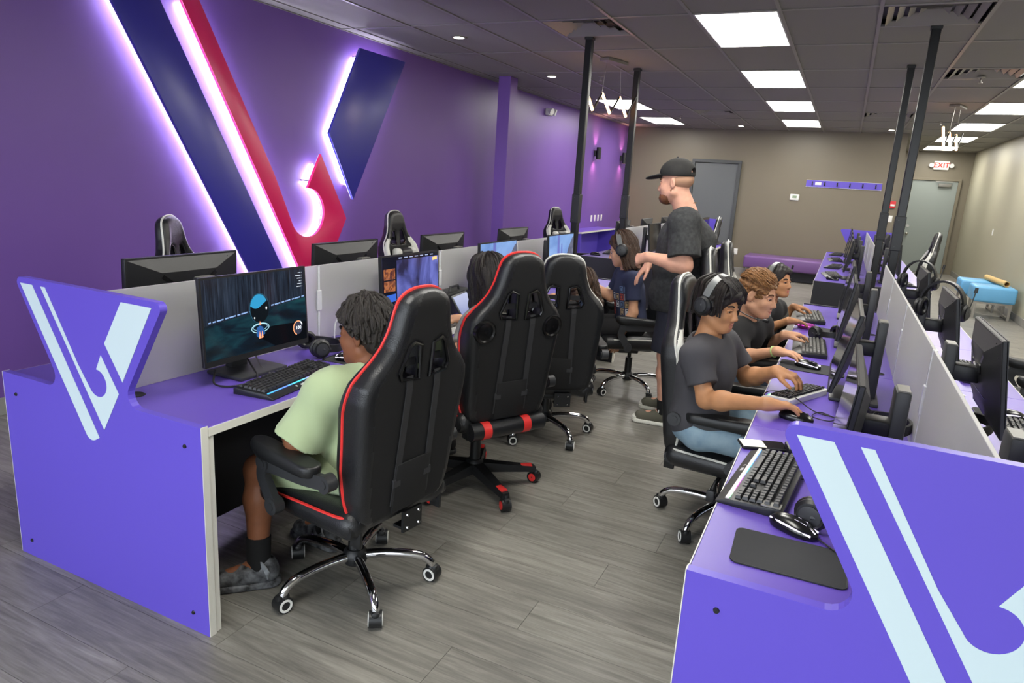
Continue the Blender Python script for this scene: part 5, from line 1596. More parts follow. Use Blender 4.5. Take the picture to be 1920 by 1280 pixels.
cable([(0.42, 4.2, 0.757), (0.50, 4.3, 0.80), (0.47, 4.4, 0.76), (0.55, 4.45, 0.757)], 'black cable tangle right of the divider', r=0.003)
# ------------------------------------------------------------------ people
def skin(name, rgb):
    return mat(name, rgb, 0.5, spec=0.35, bump=(380, 0.05), vary=(28, tuple(max(0, int(c * 0.93)) for c in rgb)))
def nrm(v):
    v = np.array(v, float); return v / np.linalg.norm(v)

def head_soft(S, c, f, u, s=1.0, ears=True, jaw=1.0, cheek=1.0):
    f, l, u = _axes(f, u)
    P = lambda a, b, d: c + s * (f * a + l * b + u * d)
    ax = [f, l, u]
    S.ell(P(-0.014, 0, 0.036), np.array([0.097, 0.077, 0.094]) * s, ax, k=0.02 * s)
    S.ell(P(0.030, 0, -0.035), np.array([0.068, 0.060 * cheek, 0.082]) * s, ax, k=0.03 * s)
    S.ell(P(0.020, 0, -0.065), np.array([0.070, 0.052 * jaw, 0.048]) * s, ax, k=0.03 * s)
    S.cap(P(0.076, -0.010, -0.100), P(0.076, 0.010, -0.100), 0.019 * s, k=0.03 * s)
    for q in (-1, 1):
        S.cap(P(-0.004, q * 0.056 * jaw, -0.062), P(0.060, q * 0.022, -0.098), 0.019 * s, 0.018 * s, k=0.03 * s)
        S.ell(P(0.056, q * 0.036, -0.030), np.array([0.030, 0.026, 0.026]) * s, ax, k=0.025 * s)
        S.cap(P(0.080, q * 0.014, 0.022), P(0.066, q * 0.050, 0.018), 0.010 * s, 0.009 * s, k=0.014 * s)
        S.ell(P(0.093, q * 0.031, 0.001), np.array([0.014, 0.017, 0.010]) * s, ax, k=0.010 * s, neg=True)
        S.cap(P(0.102, q * 0.011, -0.041), P(0.094, q * 0.013, -0.042), 0.0075 * s, k=0.006 * s)
        if ears:
            S.ell(P(-0.012, q * 0.079, -0.008), np.array([0.020, 0.009, 0.032]) * s, [nrm(f - 0.25 * l * q), nrm(l + 0.35 * f * q), u], k=0.008 * s)
            S.ell(P(-0.006, q * 0.089, -0.004), np.array([0.009, 0.007, 0.016]) * s, ax, k=0.005 * s, neg=True)
    S.cap(P(0.088, 0, 0.012), P(0.112, 0, -0.032), 0.0075 * s, 0.0115 * s, k=0.012 * s)
    S.cap(P(0.090, -0.017, -0.066), P(0.090, 0.017, -0.066), 0.0075 * s, k=0.008 * s)
    S.cap(P(0.088, -0.013, -0.077), P(0.088, 0.013, -0.077), 0.0080 * s, k=0.008 * s)
    S.cap(P(0.094, -0.020, -0.0715), P(0.094, 0.020, -0.0715), 0.0022 * s, k=0.004 * s, neg=True)
    return P

def hand_soft(S, w, d, n, side, curl=(0.35, 0.45, 0.35), s=1.0, thumb=(0.75, 0.35), spread=0.10, extra=(0, 0, 0, 0)):
    """w wrist, d pointing direction, n back-of-hand normal, side +1: thumb lies towards cross(n, d)"""
    d = nrm(d); n = np.array(n, float); n = nrm(n - d * (n @ d)); t = np.cross(n, d) * side
    S.cap(w, w + d * 0.03 * s, 0.024 * s, 0.024 * s, k=0.02 * s)
    offs = (0.030, 0.010, -0.010, -0.029); Ls = (0.070, 0.078, 0.072, 0.056)
    for i in range(4):
        kn = w + s * (d * (0.088 - 0.004 * abs(i - 1) - (0.006 if i == 3 else 0)) + t * offs[i] + n * 0.004)
        S.cap(w + s * (d * 0.018 + t * offs[i] * 0.5), kn, 0.0155 * s, 0.0115 * s, k=0.016 * s)
        a = 0.0; p = kn
        fd = nrm(d + t * spread * (1.5 - i) * 0.8)
        for j, fr in enumerate((0.46, 0.30, 0.24)):
            a += curl[j] + extra[i]
            dr = fd * math.cos(a) - n * math.sin(a)
            q = p + dr * Ls[i] * fr * s
            S.cap(p, q, (0.0098 - 0.0011 * j) * s, (0.0088 - 0.0011 * j) * s, k=0.004 * s)
            p = q
    b = w + s * (d * 0.022 + t * 0.022 - n * 0.006)
    m = b + s * 0.042 * nrm(d * math.cos(thumb[0]) + t * math.sin(thumb[0]) - n * 0.25)
    S.cap(b, m, 0.0155 * s, 0.0115 * s, k=0.014 * s)
    e = m + s * 0.032 * nrm(d * math.cos(thumb[1]) + t * math.sin(thumb[1]) - n * 0.3)
    S.cap(m, e, 0.0108 * s, 0.0095 * s, k=0.006 * s)
    S.cap(e, e + s * 0.022 * nrm(d * math.cos(thumb[1] - 0.2) + t * math.sin(thumb[1] - 0.2) - n * 0.35), 0.0095 * s, 0.0078 * s, k=0.005 * s)

def face_parts(t, P, f, l, u, s, org, iris=(52, 34, 24), lip=(168, 92, 84), brow=(30, 22, 20), brows=True, gaze=0.0, sk=None):
    org = np.array(org)
    for q in (-1, 1):
        g = MB()
        c = P(0.0745, q * 0.031, 0.002) - org
        g.sphere(c, 0.0118 * s, 14); g.mi = 1
        ic = c + s * (f * 0.0085 + l * (q * 0.001 + gaze * 0.004) - u * 0.003)
        g.sphere(ic, 0.0056 * s, 10)
        e = link('eye', g.mesh('eye', [mat('eye_white', (206, 196, 188), 0.35), mat('iris_dark', iris, 0.25)]), t)
        if sk is not None:
            g = MB(); g.piece().tube(catmull([P(0.076, q * 0.047, 0.002) - org, P(0.0845, q * 0.032, 0.0095) - org, P(0.0845, q * 0.017, 0.003) - org], 5), 0.0058 * s, 8)
            g.piece().tube(catmull([P(0.0765, q * 0.046, -0.004) - org, P(0.0835, q * 0.032, -0.0095) - org, P(0.084, q * 0.018, -0.005) - org], 5), 0.0046 * s, 8)
            links('eyelid', g.meshes('eyelid', sk), t)
        g = MB(); g.tube(catmull([P(0.0795, q * 0.0475, 0.0005) - org, P(0.0888, q * 0.032, 0.0055) - org, P(0.0885, q * 0.0165, 0.0005) - org], 5), 0.0017 * s, 6)
        link('lash_line', g.mesh('lash_line', mat('lash_dark', (34, 24, 22), 0.6)), t)
        if brows:
            g = MB(); g.tube(catmull([P(0.0755, q * 0.052, 0.026) - org, P(0.0895, q * 0.034, 0.0325) - org, P(0.0915, q * 0.016, 0.0265) - org], 5), [0.0022 * s] + [0.0042 * s] * 9 + [0.0035 * s], 6)
            link('eyebrow', g.mesh('eyebrow', mat('brow%d_%d_%d' % brow, brow, 0.8)), t)
    g = MB()
    g.tube(catmull([P(0.086, -0.023, -0.071) - org, P(0.0985, -0.008, -0.0665) - org, P(0.0985, 0.008, -0.0665) - org, P(0.086, 0.023, -0.071) - org], 4), [0.0015 * s] + [0.0045 * s] * 11 + [0.0015 * s], 6)
    g.tube(catmull([P(0.086, -0.021, -0.073) - org, P(0.0965, -0.007, -0.0785) - org, P(0.0965, 0.007, -0.0785) - org, P(0.086, 0.021, -0.073) - org], 4), [0.0015 * s] + [0.0052 * s] * 11 + [0.0015 * s], 6)
    link('lips', g.mesh('lips', mat('lip%d_%d_%d' % lip, lip, 0.4)), t)

def torso_soft(S, J, infl=0.0, wide=1.0, deep=1.0, k=0.05, low=1.0):
    pel, ch, nk = A(*J['pelvis']), A(*J['chest']), A(*J['neck'])
    sl, sr = A(*J['sl']), A(*J['sr'])
    lat = nrm(sl - sr); up = nrm(nk - pel); f = nrm(np.cross(lat, up)); up = np.cross(f, lat)
    ax = [f, lat, up]; s = J.get('s', 1.0)
    S.ell(pel + up * 0.02, np.array([0.112 * deep, 0.158 * wide, 0.105]) * s + infl, ax, k=k)
    mid = (pel + ch) / 2 + f * J.get('belly', 0.0)
    S.ell(mid, np.array([0.105 * deep, 0.140 * wide, 0.15]) * s + infl, ax, k=k)
    S.ell(ch, np.array([0.112 * deep, 0.150 * wide, 0.15]) * s + infl, ax, k=k)
    S.cap(sl * 0.84 + sr * 0.16, sr * 0.84 + sl * 0.16, 0.056 * s + infl, k=k)
    S.cap(nk - up * 0.02 + (ch - nk) * 0.1, ch + up * 0.04, 0.06 * s + infl, 0.10 * s + infl, k=k)
    return f, lat, up

def limb(S, a, b, c, ra, rb, rc, k=0.03):
    S.cap(a, b, ra, rb, k=k); S.cap(b, c, rb * 0.98, rc, k=k)

def cloth_noise(amp, fr=22.0):
    def fn(x, y, z):
        return amp * (np.sin(fr * x + 9 * z + 2.0 * np.sin(fr * 0.6 * y)) * np.sin(fr * 0.8 * z + 7 * y + 1.3 * np.sin(14 * x)) + 0.5 * np.sin(fr * 1.9 * y + 21 * z + 3 * np.sin(17 * x)))
    return fn
def hair_noise(amp, fr, ax):
    a = np.array(ax, float); o1 = nrm(np.cross(a, [0.3, 0.9, 0.2])); o2 = np.cross(a, o1)
    def fn(x, y, z):
        p = x * o1[0] + y * o1[1] + z * o1[2]; q = x * o2[0] + y * o2[1] + z * o2[2]; r = x * a[0] + y * a[1] + z * a[2]
        return amp * (np.sin(fr * p + 3 * np.sin(20 * r + 30 * q)) + np.sin(fr * 0.83 * q + 2.5 * np.sin(17 * r + 40 * p))) * 0.5
    return fn

def hair_mat(name, rgb, rgb2, scale=60, ax=(1, 1, 8)):
    if name in MATS: return MATS[name]
    m = mat(name, rgb, 0.48, spec=0.4)
    nt = m.node_tree; b = nt.nodes['Principled BSDF']; N = nt.nodes.new; L = nt.links.new
    tc = N('ShaderNodeTexCoord'); mp = N('ShaderNodeMapping'); mp.inputs['Scale'].default_value = ax
    n = N('ShaderNodeTexNoise'); n.inputs['Scale'].default_value = scale; n.inputs['Detail'].default_value = 4; n.inputs['Distortion'].default_value = 0.6
    r = N('ShaderNodeValToRGB'); r.color_ramp.elements[0].position = 0.35; r.color_ramp.elements[1].position = 0.68
    r.color_ramp.elements[0].color = lin(rgb); r.color_ramp.elements[1].color = lin(rgb2)
    bp = N('ShaderNodeBump'); bp.inputs['Strength'].default_value = 0.5; bp.inputs['Distance'].default_value = 0.006
    L(tc.outputs['Object'], mp.inputs[0]); L(mp.outputs[0], n.inputs['Vector']); L(n.outputs['Fac'], r.inputs['Fac']); L(r.outputs[0], b.inputs['Base Color']); L(n.outputs['Fac'], bp.inputs['Height']); L(bp.outputs[0], b.inputs['Normal'])
    return m

def shoe(t, org, ankle, toe_dir, m, sole, s=1.0, laces=None, name='shoe'):
    """shoe on the floor under the ankle"""
    d = nrm([toe_dir[0], toe_dir[1], 0]); l = np.array([-d[1], d[0], 0]); up = A(0, 0, 1)
    h = A(ankle[0], ankle[1], 0) - d * 0.055 * s
    S = Soft()
    S.cap(h + up * 0.05 * s + d * 0.02 * s, h + d * 0.20 * s + up * 0.042 * s, 0.041 * s, 0.036 * s, k=0.03); S.cap(h + up * 0.085 * s + d * 0.03 * s, h + d * 0.10 * s + up * 0.062 * s, 0.040 * s, 0.032 * s, k=0.03)
    S.cut(h + up * 0.022 * s, -up); S.cut(h + up * 0.115 * s, up)
    o = link(name, S.mesh(name, m, 0.006, org=org), t)
    S = Soft()
    S.cap(h + d * 0.015 * s + up * 0.012, h + d * 0.21 * s + up * 0.012, 0.044 * s, 0.041 * s, k=0.01)
    S.cut(h + up * 0.028 * s, up); S.cut(h + up * 0.0015, -up)
    link('shoe_sole', S.mesh('shoe_sole', sole, 0.006, org=org), o)
    S = None
    if laces is not None:
        g = MB()
        for i in range(5):
            c = h + d * (0.085 + 0.022 * i) * s + up * (0.099 - 0.0105 * i) * s - np.array(org)
            g.tube([c - l * 0.026 * s - up * 0.008, c + d * 0.01, c + l * 0.026 * s - up * 0.008], 0.0035, 5)
        for q in (-1, 1):
            c = h + d * 0.08 * s + up * 0.104 * s - np.array(org)
            g.tube(catmull([c, c + l * q * 0.03 + up * 0.01, c + l * q * 0.045 - up * 0.012, c + l * q * 0.02 - up * 0.008], 4), 0.003, 5)
        link('laces', g.mesh('laces', laces), o)
        S2 = Soft(); S2.ell(h + d * 0.222 * s + up * 0.034 * s, (0.030 * s, 0.030 * s, 0.018 * s), k=0.01); link('toe_cap', S2.mesh('toe_cap', sole, 0.005, org=org), o)
    return o

def person(label, J, skin_m, vox=0.005, base=None):
    """J: joints in world coordinates. returns (root, body soft, org)"""
    base = base or (J['pelvis'][0], J['pelvis'][1], 0.0)
    t = thing('person', label, 'person', base)
    return t, Soft(), np.array(base, float)

def body_common(S, J, head=True, legs=True):
    s = J.get('s', 1.0); w = J.get('wide', 1.0)
    f, lat, up = torso_soft(S, J, -0.006, w, J.get('deep', 1.0))
    nk = A(*J['neck']); hd = A(*J['head']); hs = J.get('hs', 1.0)
    hf, hl, hu = _axes(J['hf'], J.get('hu', (0, 0, 1)))
    S.cap(hd - hf * 0.022 * hs - hu * 0.05 * hs, nk - up * 0.03, 0.050 * hs * J.get('neckw', 1.0), 0.060 * s * J.get('neckw', 1.0), k=0.03)
    P = head_soft(S, hd, J['hf'], J.get('hu', (0, 0, 1)), hs, J.get('ears', True), J.get('jaw', 1.0), J.get('cheek', 1.0))
    aw = J.get('armw', 1.0)
    for q in 'lr':
        a, b, c = A(*J['s' + q]), A(*J['e' + q]), A(*J['w' + q])
        S.cap(a, b, 0.046 * s * aw, 0.036 * s * aw, k=0.03)
        m = b + (c - b) * 0.28
        S.cap(b, m, 0.037 * s * aw, 0.040 * s * aw, k=0.03); S.cap(m, c, 0.040 * s * aw, 0.0255 * s * (0.5 + 0.5 * aw), k=0.03)
        h = J['h' + q]
        hand_soft(S, c, h['d'], h['n'], h['side'], h.get('curl', (0.35, 0.45, 0.35)), h.get('s', s), h.get('thumb', (0.75, 0.35)), h.get('spread', 0.10), h.get('extra', (0, 0, 0, 0)))
        if legs:
            hp, kn, an = A(*J['p' + q]), A(*J['k' + q]), A(*J['a' + q])
            lw = J.get('legw', 1.0)
            S.cap(hp, kn, 0.078 * s * lw, 0.054 * s * lw, k=0.04)
            cm = kn + (an - kn) * 0.32 - 0.012 * nrm(np.cross(lat, kn - an)) * 0
            S.cap(kn, cm, 0.052 * s * lw, 0.054 * s * lw, k=0.03); S.cap(cm, an, 0.054 * s * lw, 0.036 * s, k=0.03)
            td = nrm(J['t' + q]); S.cap(an - A(0, 0, 0.02), an + td * 0.13 * s - A(0, 0, 0.045), 0.032 * s, 0.026 * s, k=0.03)
    return P, f, lat, up, hf, hl, hu

def shirt(t, J, org, m, infl=0.016, sleeve=0.55, hem=None, vox=0.006, fold=0.003, sl_r=0.062, name='t_shirt', neck_r=0.072, flare=0.06, down=None):
    S = Soft(); s = J.get('s', 1.0)
    f, lat, up = torso_soft(S, J, infl, J.get('wide', 1.0), J.get('deep', 1.0))
    aw = J.get('armw', 1.0)
    if down is not None:
        pel = A(*J['pelvis'])
        S.ell(pel + A(*down), (np.array([0.125 * J.get('deep', 1.0), 0.168 * J.get('wide', 1.0), 0.16]) * s + infl), [f, lat, up], k=0.06)
    for q in 'lr':
        a, b = A(*J['s' + q]), A(*J['e' + q])
        e = a + (b - a) * sleeve
        S.cap(a - (A(*J['sl']) - A(*J['sr'])) * (0.14 if q == 'l' else -0.14), a, sl_r * s * aw, k=0.035)
        S.cap(a, e, sl_r * s * aw, sl_r * (1.0 + flare) * s * aw, k=0.035, flat=True)
    nk = A(*J['neck']); hd = A(*J['head'])
    S.cap(nk + up * 0.012, hd, neck_r * s, neck_r * s, k=0.012, neg=True)
    hemp = A(*hem) if hem is not None else A(*J['pelvis']) - up * 0.06
    S.cut(hemp, -up)
    me = S.mesh(name, m, vox, cloth_noise(fold), org)
    return link(name, me, t), f, lat, up

def trousers(t, J, org, m, frac=0.75, infl=0.012, vox=0.007, full=False, name='shorts', fold=0.0025, flare=1.0):
    S = Soft(); s = J.get('s', 1.0); lw = J.get('legw', 1.0)
    pel = A(*J['pelvis']); sl, sr = A(*J['sl']), A(*J['sr']); lat = nrm(sl - sr); up = nrm(A(*J['neck']) - pel); f = nrm(np.cross(lat, up)); up = np.cross(f, lat)
    S.ell(pel + up * 0.0, np.array([0.118 * J.get('deep', 1), 0.160 * J.get('wide', 1), 0.11]) * s + infl, [f, lat, up], k=0.05)
    for q in 'lr':
        hp, kn, an = A(*J['p' + q]), A(*J['k' + q]), A(*J['a' + q])
        if full:
            S.cap(hp, kn, 0.086 * s * lw + infl, 0.058 * s * lw + infl, k=0.04); S.cap(kn, an + (kn - an) * 0.12, 0.058 * s * lw + infl, 0.046 * s * lw + infl, k=0.03, flat=True)
        else:
            S.cap(hp, hp + (kn - hp) * frac, 0.086 * s * lw + infl, (0.070 * s * lw + infl) * flare, k=0.04, flat=True)
    S.cut(pel + up * 0.09, up)
    return link(name, S.mesh(name, m, vox, cloth_noise(fold), org), t)

def hairshell(S, c, f, u, s, back=0.0, top=0.0, thick=0.016):
    """close-fitting hair cap over the cranium"""
    f, l, u = _axes(f, u)
    ax = [f, l, u]
    S.ell(c + s * (-f * 0.020 + u * 0.042), np.array([0.097 + thick, 0.078 + thick, 0.094 + thick]) * s, ax, k=0.02)
    return f, l, u

def strands(t, name, m, P, org, paths, r=0.004, rnd=None, jit=0.003, n=6):
    """locks of hair: each path is a list of head-local points (f, l, u)"""
    g = MB(); rnd = rnd or random.Random(1)
    for pts in paths:
        Q = [Vector(P(*p) - org) + Vector((rnd.uniform(-1, 1), rnd.uniform(-1, 1), rnd.uniform(-1, 1))) * jit for p in pts]
        C = catmull(Q, 4); k = len(C)
        g.tube(C, [r * (0.55 + 0.6 * math.sin(PI * (0.15 + 0.75 * i / k))) for i in range(k)], 5)
    o = link(name, g.mesh(name, m), t); o['kind'] = 'stuff'
    return o

def long_hair(rnd, n, length, face=0.95, wave=0.0, r0=0.112, side=0.86, flick=0.0):
    """head-local lock paths falling from the crown round the back and sides; face = half angle kept free at the front"""
    out = []
    for i in range(n):
        az = face + (2 * PI - 2 * face) * rnd.random()
        fx, ly = math.cos(az), math.sin(az) * side
        L = length * rnd.uniform(0.82, 1.05); ph = rnd.uniform(0, 6); rr = r0 * rnd.uniform(0.97, 1.08)
        pts = [(-0.02 + 0.03 * fx, 0.03 * ly, 0.042 + rr * 0.97), (-0.02 + 0.75 * rr * fx, 0.75 * rr * ly, 0.042 + rr * 0.72), (-0.02 + rr * fx, rr * ly, 0.042 + rr * 0.15)]
        k = max(2, int(L / 0.035))
        for j in range(1, k + 1):
            z = 0.05 - L * j / k
            sw = wave * math.sin(ph + j * 1.5); q = 1.0 - 0.10 * j / k + flick * (j / k) ** 2
            pts.append((-0.02 + rr * q * fx + sw * ly, rr * q * ly + sw * fx, z))
        out.append(pts)
    return out
SK_DARK = skin('skin_deep_brown', (142, 90, 62)); SK_TAN = skin('skin_tan', (192, 138, 98)); SK_FAIR = skin('skin_fair', (226, 170, 146)); SK_LIGHT = skin('skin_light_tan', (214, 162, 128))
H_BLACK = hair_mat('hair_black', (14, 12, 12), (46, 38, 34)); H_BROWN = hair_mat('hair_brown', (34, 24, 18), (84, 58, 40)); H_DREAD = hair_mat('hair_dark_locs', (20, 18, 17), (60, 53, 48), 90, (3, 3, 8)); H_LBROWN = hair_mat('hair_light_brown', (78, 50, 28), (164, 116, 68), 70, (6, 2, 2)); H_BEARD = hair_mat('hair_ginger_brown', (96, 58, 36), (140, 92, 62))
def B(x): return np.array(x, float)

# ---- 1: boy in the green tee, seen from behind on the left
J = dict(pelvis=(-1.455, 1.94, 0.54), chest=(-1.475, 1.945, 0.735), neck=(-1.495, 1.96, 0.885), head=(-1.525, 1.985, 1.0), hf=(-0.97, -0.10, -0.12), hs=0.92, s=0.92, wide=1.16, deep=1.22, armw=1.15, legw=1.05, cheek=1.08,
         sl=(-1.515, 1.775, 0.825), sr=(-1.47, 2.12, 0.825), el=(-1.59, 1.70, 0.655), er=(-1.52, 2.24, 0.65), wl=(-1.76, 1.86, 0.645), wr=(-1.76, 2.04, 0.645),
         hl=dict(d=(-0.5, 0.8, 0), n=(-0.7, -0.4, 0.5), side=-1, curl=(0.7, 0.7, 0.5)), hr=dict(d=(-0.5, -0.8, 0), n=(-0.7, 0.4, 0.5), side=1, curl=(0.7, 0.7, 0.5)),
         pl=(-1.50, 1.85, 0.52), pr=(-1.50, 2.05, 0.52), kl=(-1.86, 1.785, 0.455), kr=(-1.86, 2.10, 0.46), al=(-1.825, 1.735, 0.10), ar=(-1.80, 2.09, 0.10), tl=(-0.69, -0.72, 0), tr=(-1, 0.05, 0), belly=0.02)
t, S, org = person('boy with dark twisted locs in a sage green tee and shorts, seen from behind', J, SK_DARK)
P, f, lat, up, hf, hl, hu = body_common(S, J)
link('body', S.mesh('body', SK_DARK, 0.0045, org=org), t)
face_parts(t, P, hf, hl, hu, J['hs'], org, lip=(120, 66, 58), brow=(20, 17, 16), sk=SK_DARK)
M_GREEN = mat('sage_green_cotton', (164, 180, 140), 0.85, bump=(900, 0.15), sheen=0.2)
shirt(t, J, org, M_GREEN, 0.022, 0.98, None, 0.006, 0.005, 0.076, flare=0.14)
trousers(t, J, org, M_GREEN, 0.86, 0.016, flare=1.12)
M_TIE = mat('black_white_marbled', (12, 12, 14), 0.6, vary=(34, (120, 122, 126)))
for q in 'lr':
    an, kn = B(J['a' + q]), B(J['k' + q]); S = Soft(); S.cap(an - B((0, 0, 0.04)), an + nrm(kn - an) * 0.10, 0.043, 0.046, flat=True, k=0.01); link('sock', S.mesh('sock', mat('black_sock', (16, 16, 18), 0.9), 0.006, org=org), t)
    o = shoe(t, org, J['a' + q], J['t' + q], M_TIE, M_TIE, 1.0)
    d = nrm([J['t' + q][0], J['t' + q][1], 0]); l = np.array([-d[1], d[0], 0]); h = B((an[0], an[1], 0)) - d * 0.055 - org
    g = MB(); g.strip(catmull([h + l * 0.045 + B((0, 0, 0.05)) + d * 0.02, h + l * 0.05 + B((0, 0, 0.09)) + d * 0.03, h + B((0, 0, 0.125)) + d * 0.07, h - l * 0.05 + B((0, 0, 0.09)) + d * 0.03, h - l * 0.045 + B((0, 0, 0.05)) + d * 0.02], 5), (0, 0, 1), 0.018, 0.005)
    link('heel_strap', g.mesh('heel_strap', mat('pale_strap', (150, 154, 158), 0.6), 40), o)
S = Soft(); hairshell(S, B(J['head']), J['hf'], (0, 0, 1), 0.95, thick=0.014); S.ell(P(-0.075, 0, -0.02), (0.05, 0.07, 0.075), [hf, hl, hu], k=0.03)
S.cut(P(0.062, 0, 0.06), nrm(hf * 0.8 - hu * 0.6))
hair = link('hair', S.mesh('hair', H_DREAD, 0.006, hair_noise(0.006, 150, hu), org), t)
rnd = random.Random(3); g = MB()
for i in range(150):
    az = rnd.uniform(-1, 1) * 2.55 + PI           # 0 = face side
    st = rnd.uniform(0.05, 0.9)
    back = 0.5 - 0.5 * math.cos(az)
    a0 = st * 0.9; a1 = a0 + rnd.uniform(1.0, 2.1)
    amax = 1.15 + 1.05 * back
    pts = []
    for k in range(9):
        a = min(a0 + (a1 - a0) * k / 8.0, amax) ; over = max(0, a0 + (a1 - a0) * k / 8.0 - amax)
        rr = 0.118 + 0.006 * math.sin(k * 1.3 + i) + rnd.uniform(-0.003, 0.003)
        z = 0.042 + rr * math.cos(a) * 1.0; h = rr * math.sin(a)
        q = P(-0.018 + h * math.cos(az) * 1.02, h * math.sin(az) * 0.84, z - over * 0.11 * back ** 1.5) - org
        pts.append(Vector(q) + Vector((rnd.uniform(-1, 1), rnd.uniform(-1, 1), rnd.uniform(-1, 1))) * 0.004)
    g.tube(catmull(pts, 2), [0.0074 * (0.75 + 0.35 * math.sin(3.1 * j)) for j in range(17)], 6)
o = link('twisted_locs', g.mesh('twisted_locs', H_DREAD), hair); o['kind'] = 'stuff'

# ---- 2: dark haired person hidden by the speaker chair
J = dict(pelvis=(-1.58, 3.00, 0.55), chest=(-1.615, 3.09, 0.77), neck=(-1.64, 3.155, 0.93), head=(-1.665, 3.20, 1.055), hf=(-0.92, 0.36, -0.15), s=0.92, hs=0.88,
         sl=(-1.635, 3.01, 0.845), sr=(-1.53, 3.26, 0.845), el=(-1.655, 2.85, 0.655), er=(-1.66, 3.42, 0.70), wl=(-1.86, 2.98, 0.79), wr=(-1.88, 3.30, 0.80),
         hl=dict(d=(-0.9, 0.3, -0.1), n=(0, 0, 1), side=-1), hr=dict(d=(-0.9, -0.2, -0.1), n=(0, 0, 1), side=1),
         pl=(-1.64, 2.93, 0.52), pr=(-1.56, 3.1, 0.52), kl=(-1.99, 3.06, 0.52), kr=(-1.92, 3.26, 0.52), al=(-1.95, 3.05, 0.10), ar=(-1.92, 3.28, 0.1), tl=(-0.9, 0.4, 0), tr=(-0.9, 0.4, 0))
t, S, org = person('person with long dark hair mostly hidden behind the red speaker chair', J, SK_LIGHT)
P, f, lat, up, hf, hl, hu = body_common(S, J)
link('body', S.mesh('body', SK_LIGHT, 0.006, org=org), t)
face_parts(t, P, hf, hl, hu, J['hs'], org)
shirt(t, J, org, mat('grey_cotton', (138, 138, 132), 0.85, bump=(900, 0.15)), 0.014, 0.5, None, 0.008)
trousers(t, J, org, mat('dark_trousers', (30, 31, 36), 0.8), full=True, name='trousers', vox=0.009)
for q in 'lr': shoe(t, org, J['a' + q], J['t' + q], mat('black_shoe', (22, 22, 24), 0.6), M_DARK, 0.95)
S = Soft(); hairshell(S, B(J['head']), J['hf'], (0, 0, 1), 0.92, thick=0.022)
S.cap(P(-0.06, 0.03, 0.0), P(-0.085, 0.05, -0.17), 0.07, 0.05, k=0.04); S.cap(P(-0.06, -0.03, 0.0), P(-0.085, -0.05, -0.17), 0.07, 0.05, k=0.04)
S.cut(P(0.058, 0, 0.055), nrm(hf * 0.8 - hu * 0.55))
hr = link('hair', S.mesh('hair', H_BLACK, 0.006, hair_noise(0.007, 170, hu), org), t)
strands(hr, 'hair_locks', H_BLACK, P, org, long_hair(random.Random(21), 150, 0.24, 0.9, 0.007, 0.122, flick=0.12), 0.0055, random.Random(2), 0.004)

# ---- 3: child with curly brown hair in the white piped chair
J = dict(pelvis=(-1.55, 3.97, 0.52), chest=(-1.555, 4.14, 0.68), neck=(-1.56, 4.26, 0.785), head=(-1.555, 4.36, 0.885), hf=(-0.86, 0.42, -0.25), s=0.82, hs=0.84,
         sl=(-1.70, 4.14, 0.755), sr=(-1.43, 4.28, 0.755), el=(-1.80, 4.12, 0.66), er=(-1.55, 4.50, 0.66), wl=(-1.90, 4.28, 0.79), wr=(-1.78, 4.50, 0.79),
         hl=dict(d=(-0.7, 0.6, -0.1), n=(0, 0, 1), side=-1), hr=dict(d=(-0.9, 0.1, -0.1), n=(0, 0, 1), side=1),
         pl=(-1.62, 3.97, 0.50), pr=(-1.49, 4.05, 0.50), kl=(-1.86, 4.2, 0.49), kr=(-1.75, 4.32, 0.49), al=(-1.84, 4.18, 0.12), ar=(-1.72, 4.3, 0.12), tl=(-0.7, 0.7, 0), tr=(-0.7, 0.7, 0))
t, S, org = person('child with loose curly brown hair leaning forward behind the white-piped chair', J, SK_LIGHT)
P, f, lat, up, hf, hl, hu = body_common(S, J)
link('body', S.mesh('body', SK_LIGHT, 0.006, org=org), t)
face_parts(t, P, hf, hl, hu, J['hs'], org)
shirt(t, J, org, mat('black_cotton', (28, 28, 30), 0.85, bump=(900, 0.15)), 0.014, 0.5, None, 0.008)
trousers(t, J, org, MATS['dark_trousers'], full=True, name='trousers', vox=0.009)
for q in 'lr': shoe(t, org, J['a' + q], J['t' + q], MATS['black_shoe'], M_DARK, 0.9)
S = Soft(); hairshell(S, B(J['head']), J['hf'], (0, 0, 1), 0.95, thick=0.026)
for a, b in ((0.06, 0.0), (-0.06, 0.0), (0.0, 0.0)):
    S.cap(P(-0.05, a, -0.01), P(-0.10, a * 1.3, -0.13), 0.07, 0.05, k=0.04)
S.cut(P(0.062, 0, 0.055), nrm(hf * 0.8 - hu * 0.5))
link('hair', S.mesh('hair', H_BROWN, 0.006, lambda x, y, z: 0.011 * np.sin(105 * x + 4 * np.sin(60 * z)) * np.sin(95 * y + 3 * np.sin(70 * z + 20 * x)) * np.sin(80 * z + 3 * np.sin(50 * y)), org), t)
strands(t.children[-1], 'hair_locks', H_BROWN, P, org, long_hair(random.Random(31), 170, 0.25, 0.95, 0.014, 0.135, flick=0.2), 0.005, random.Random(3), 0.006)

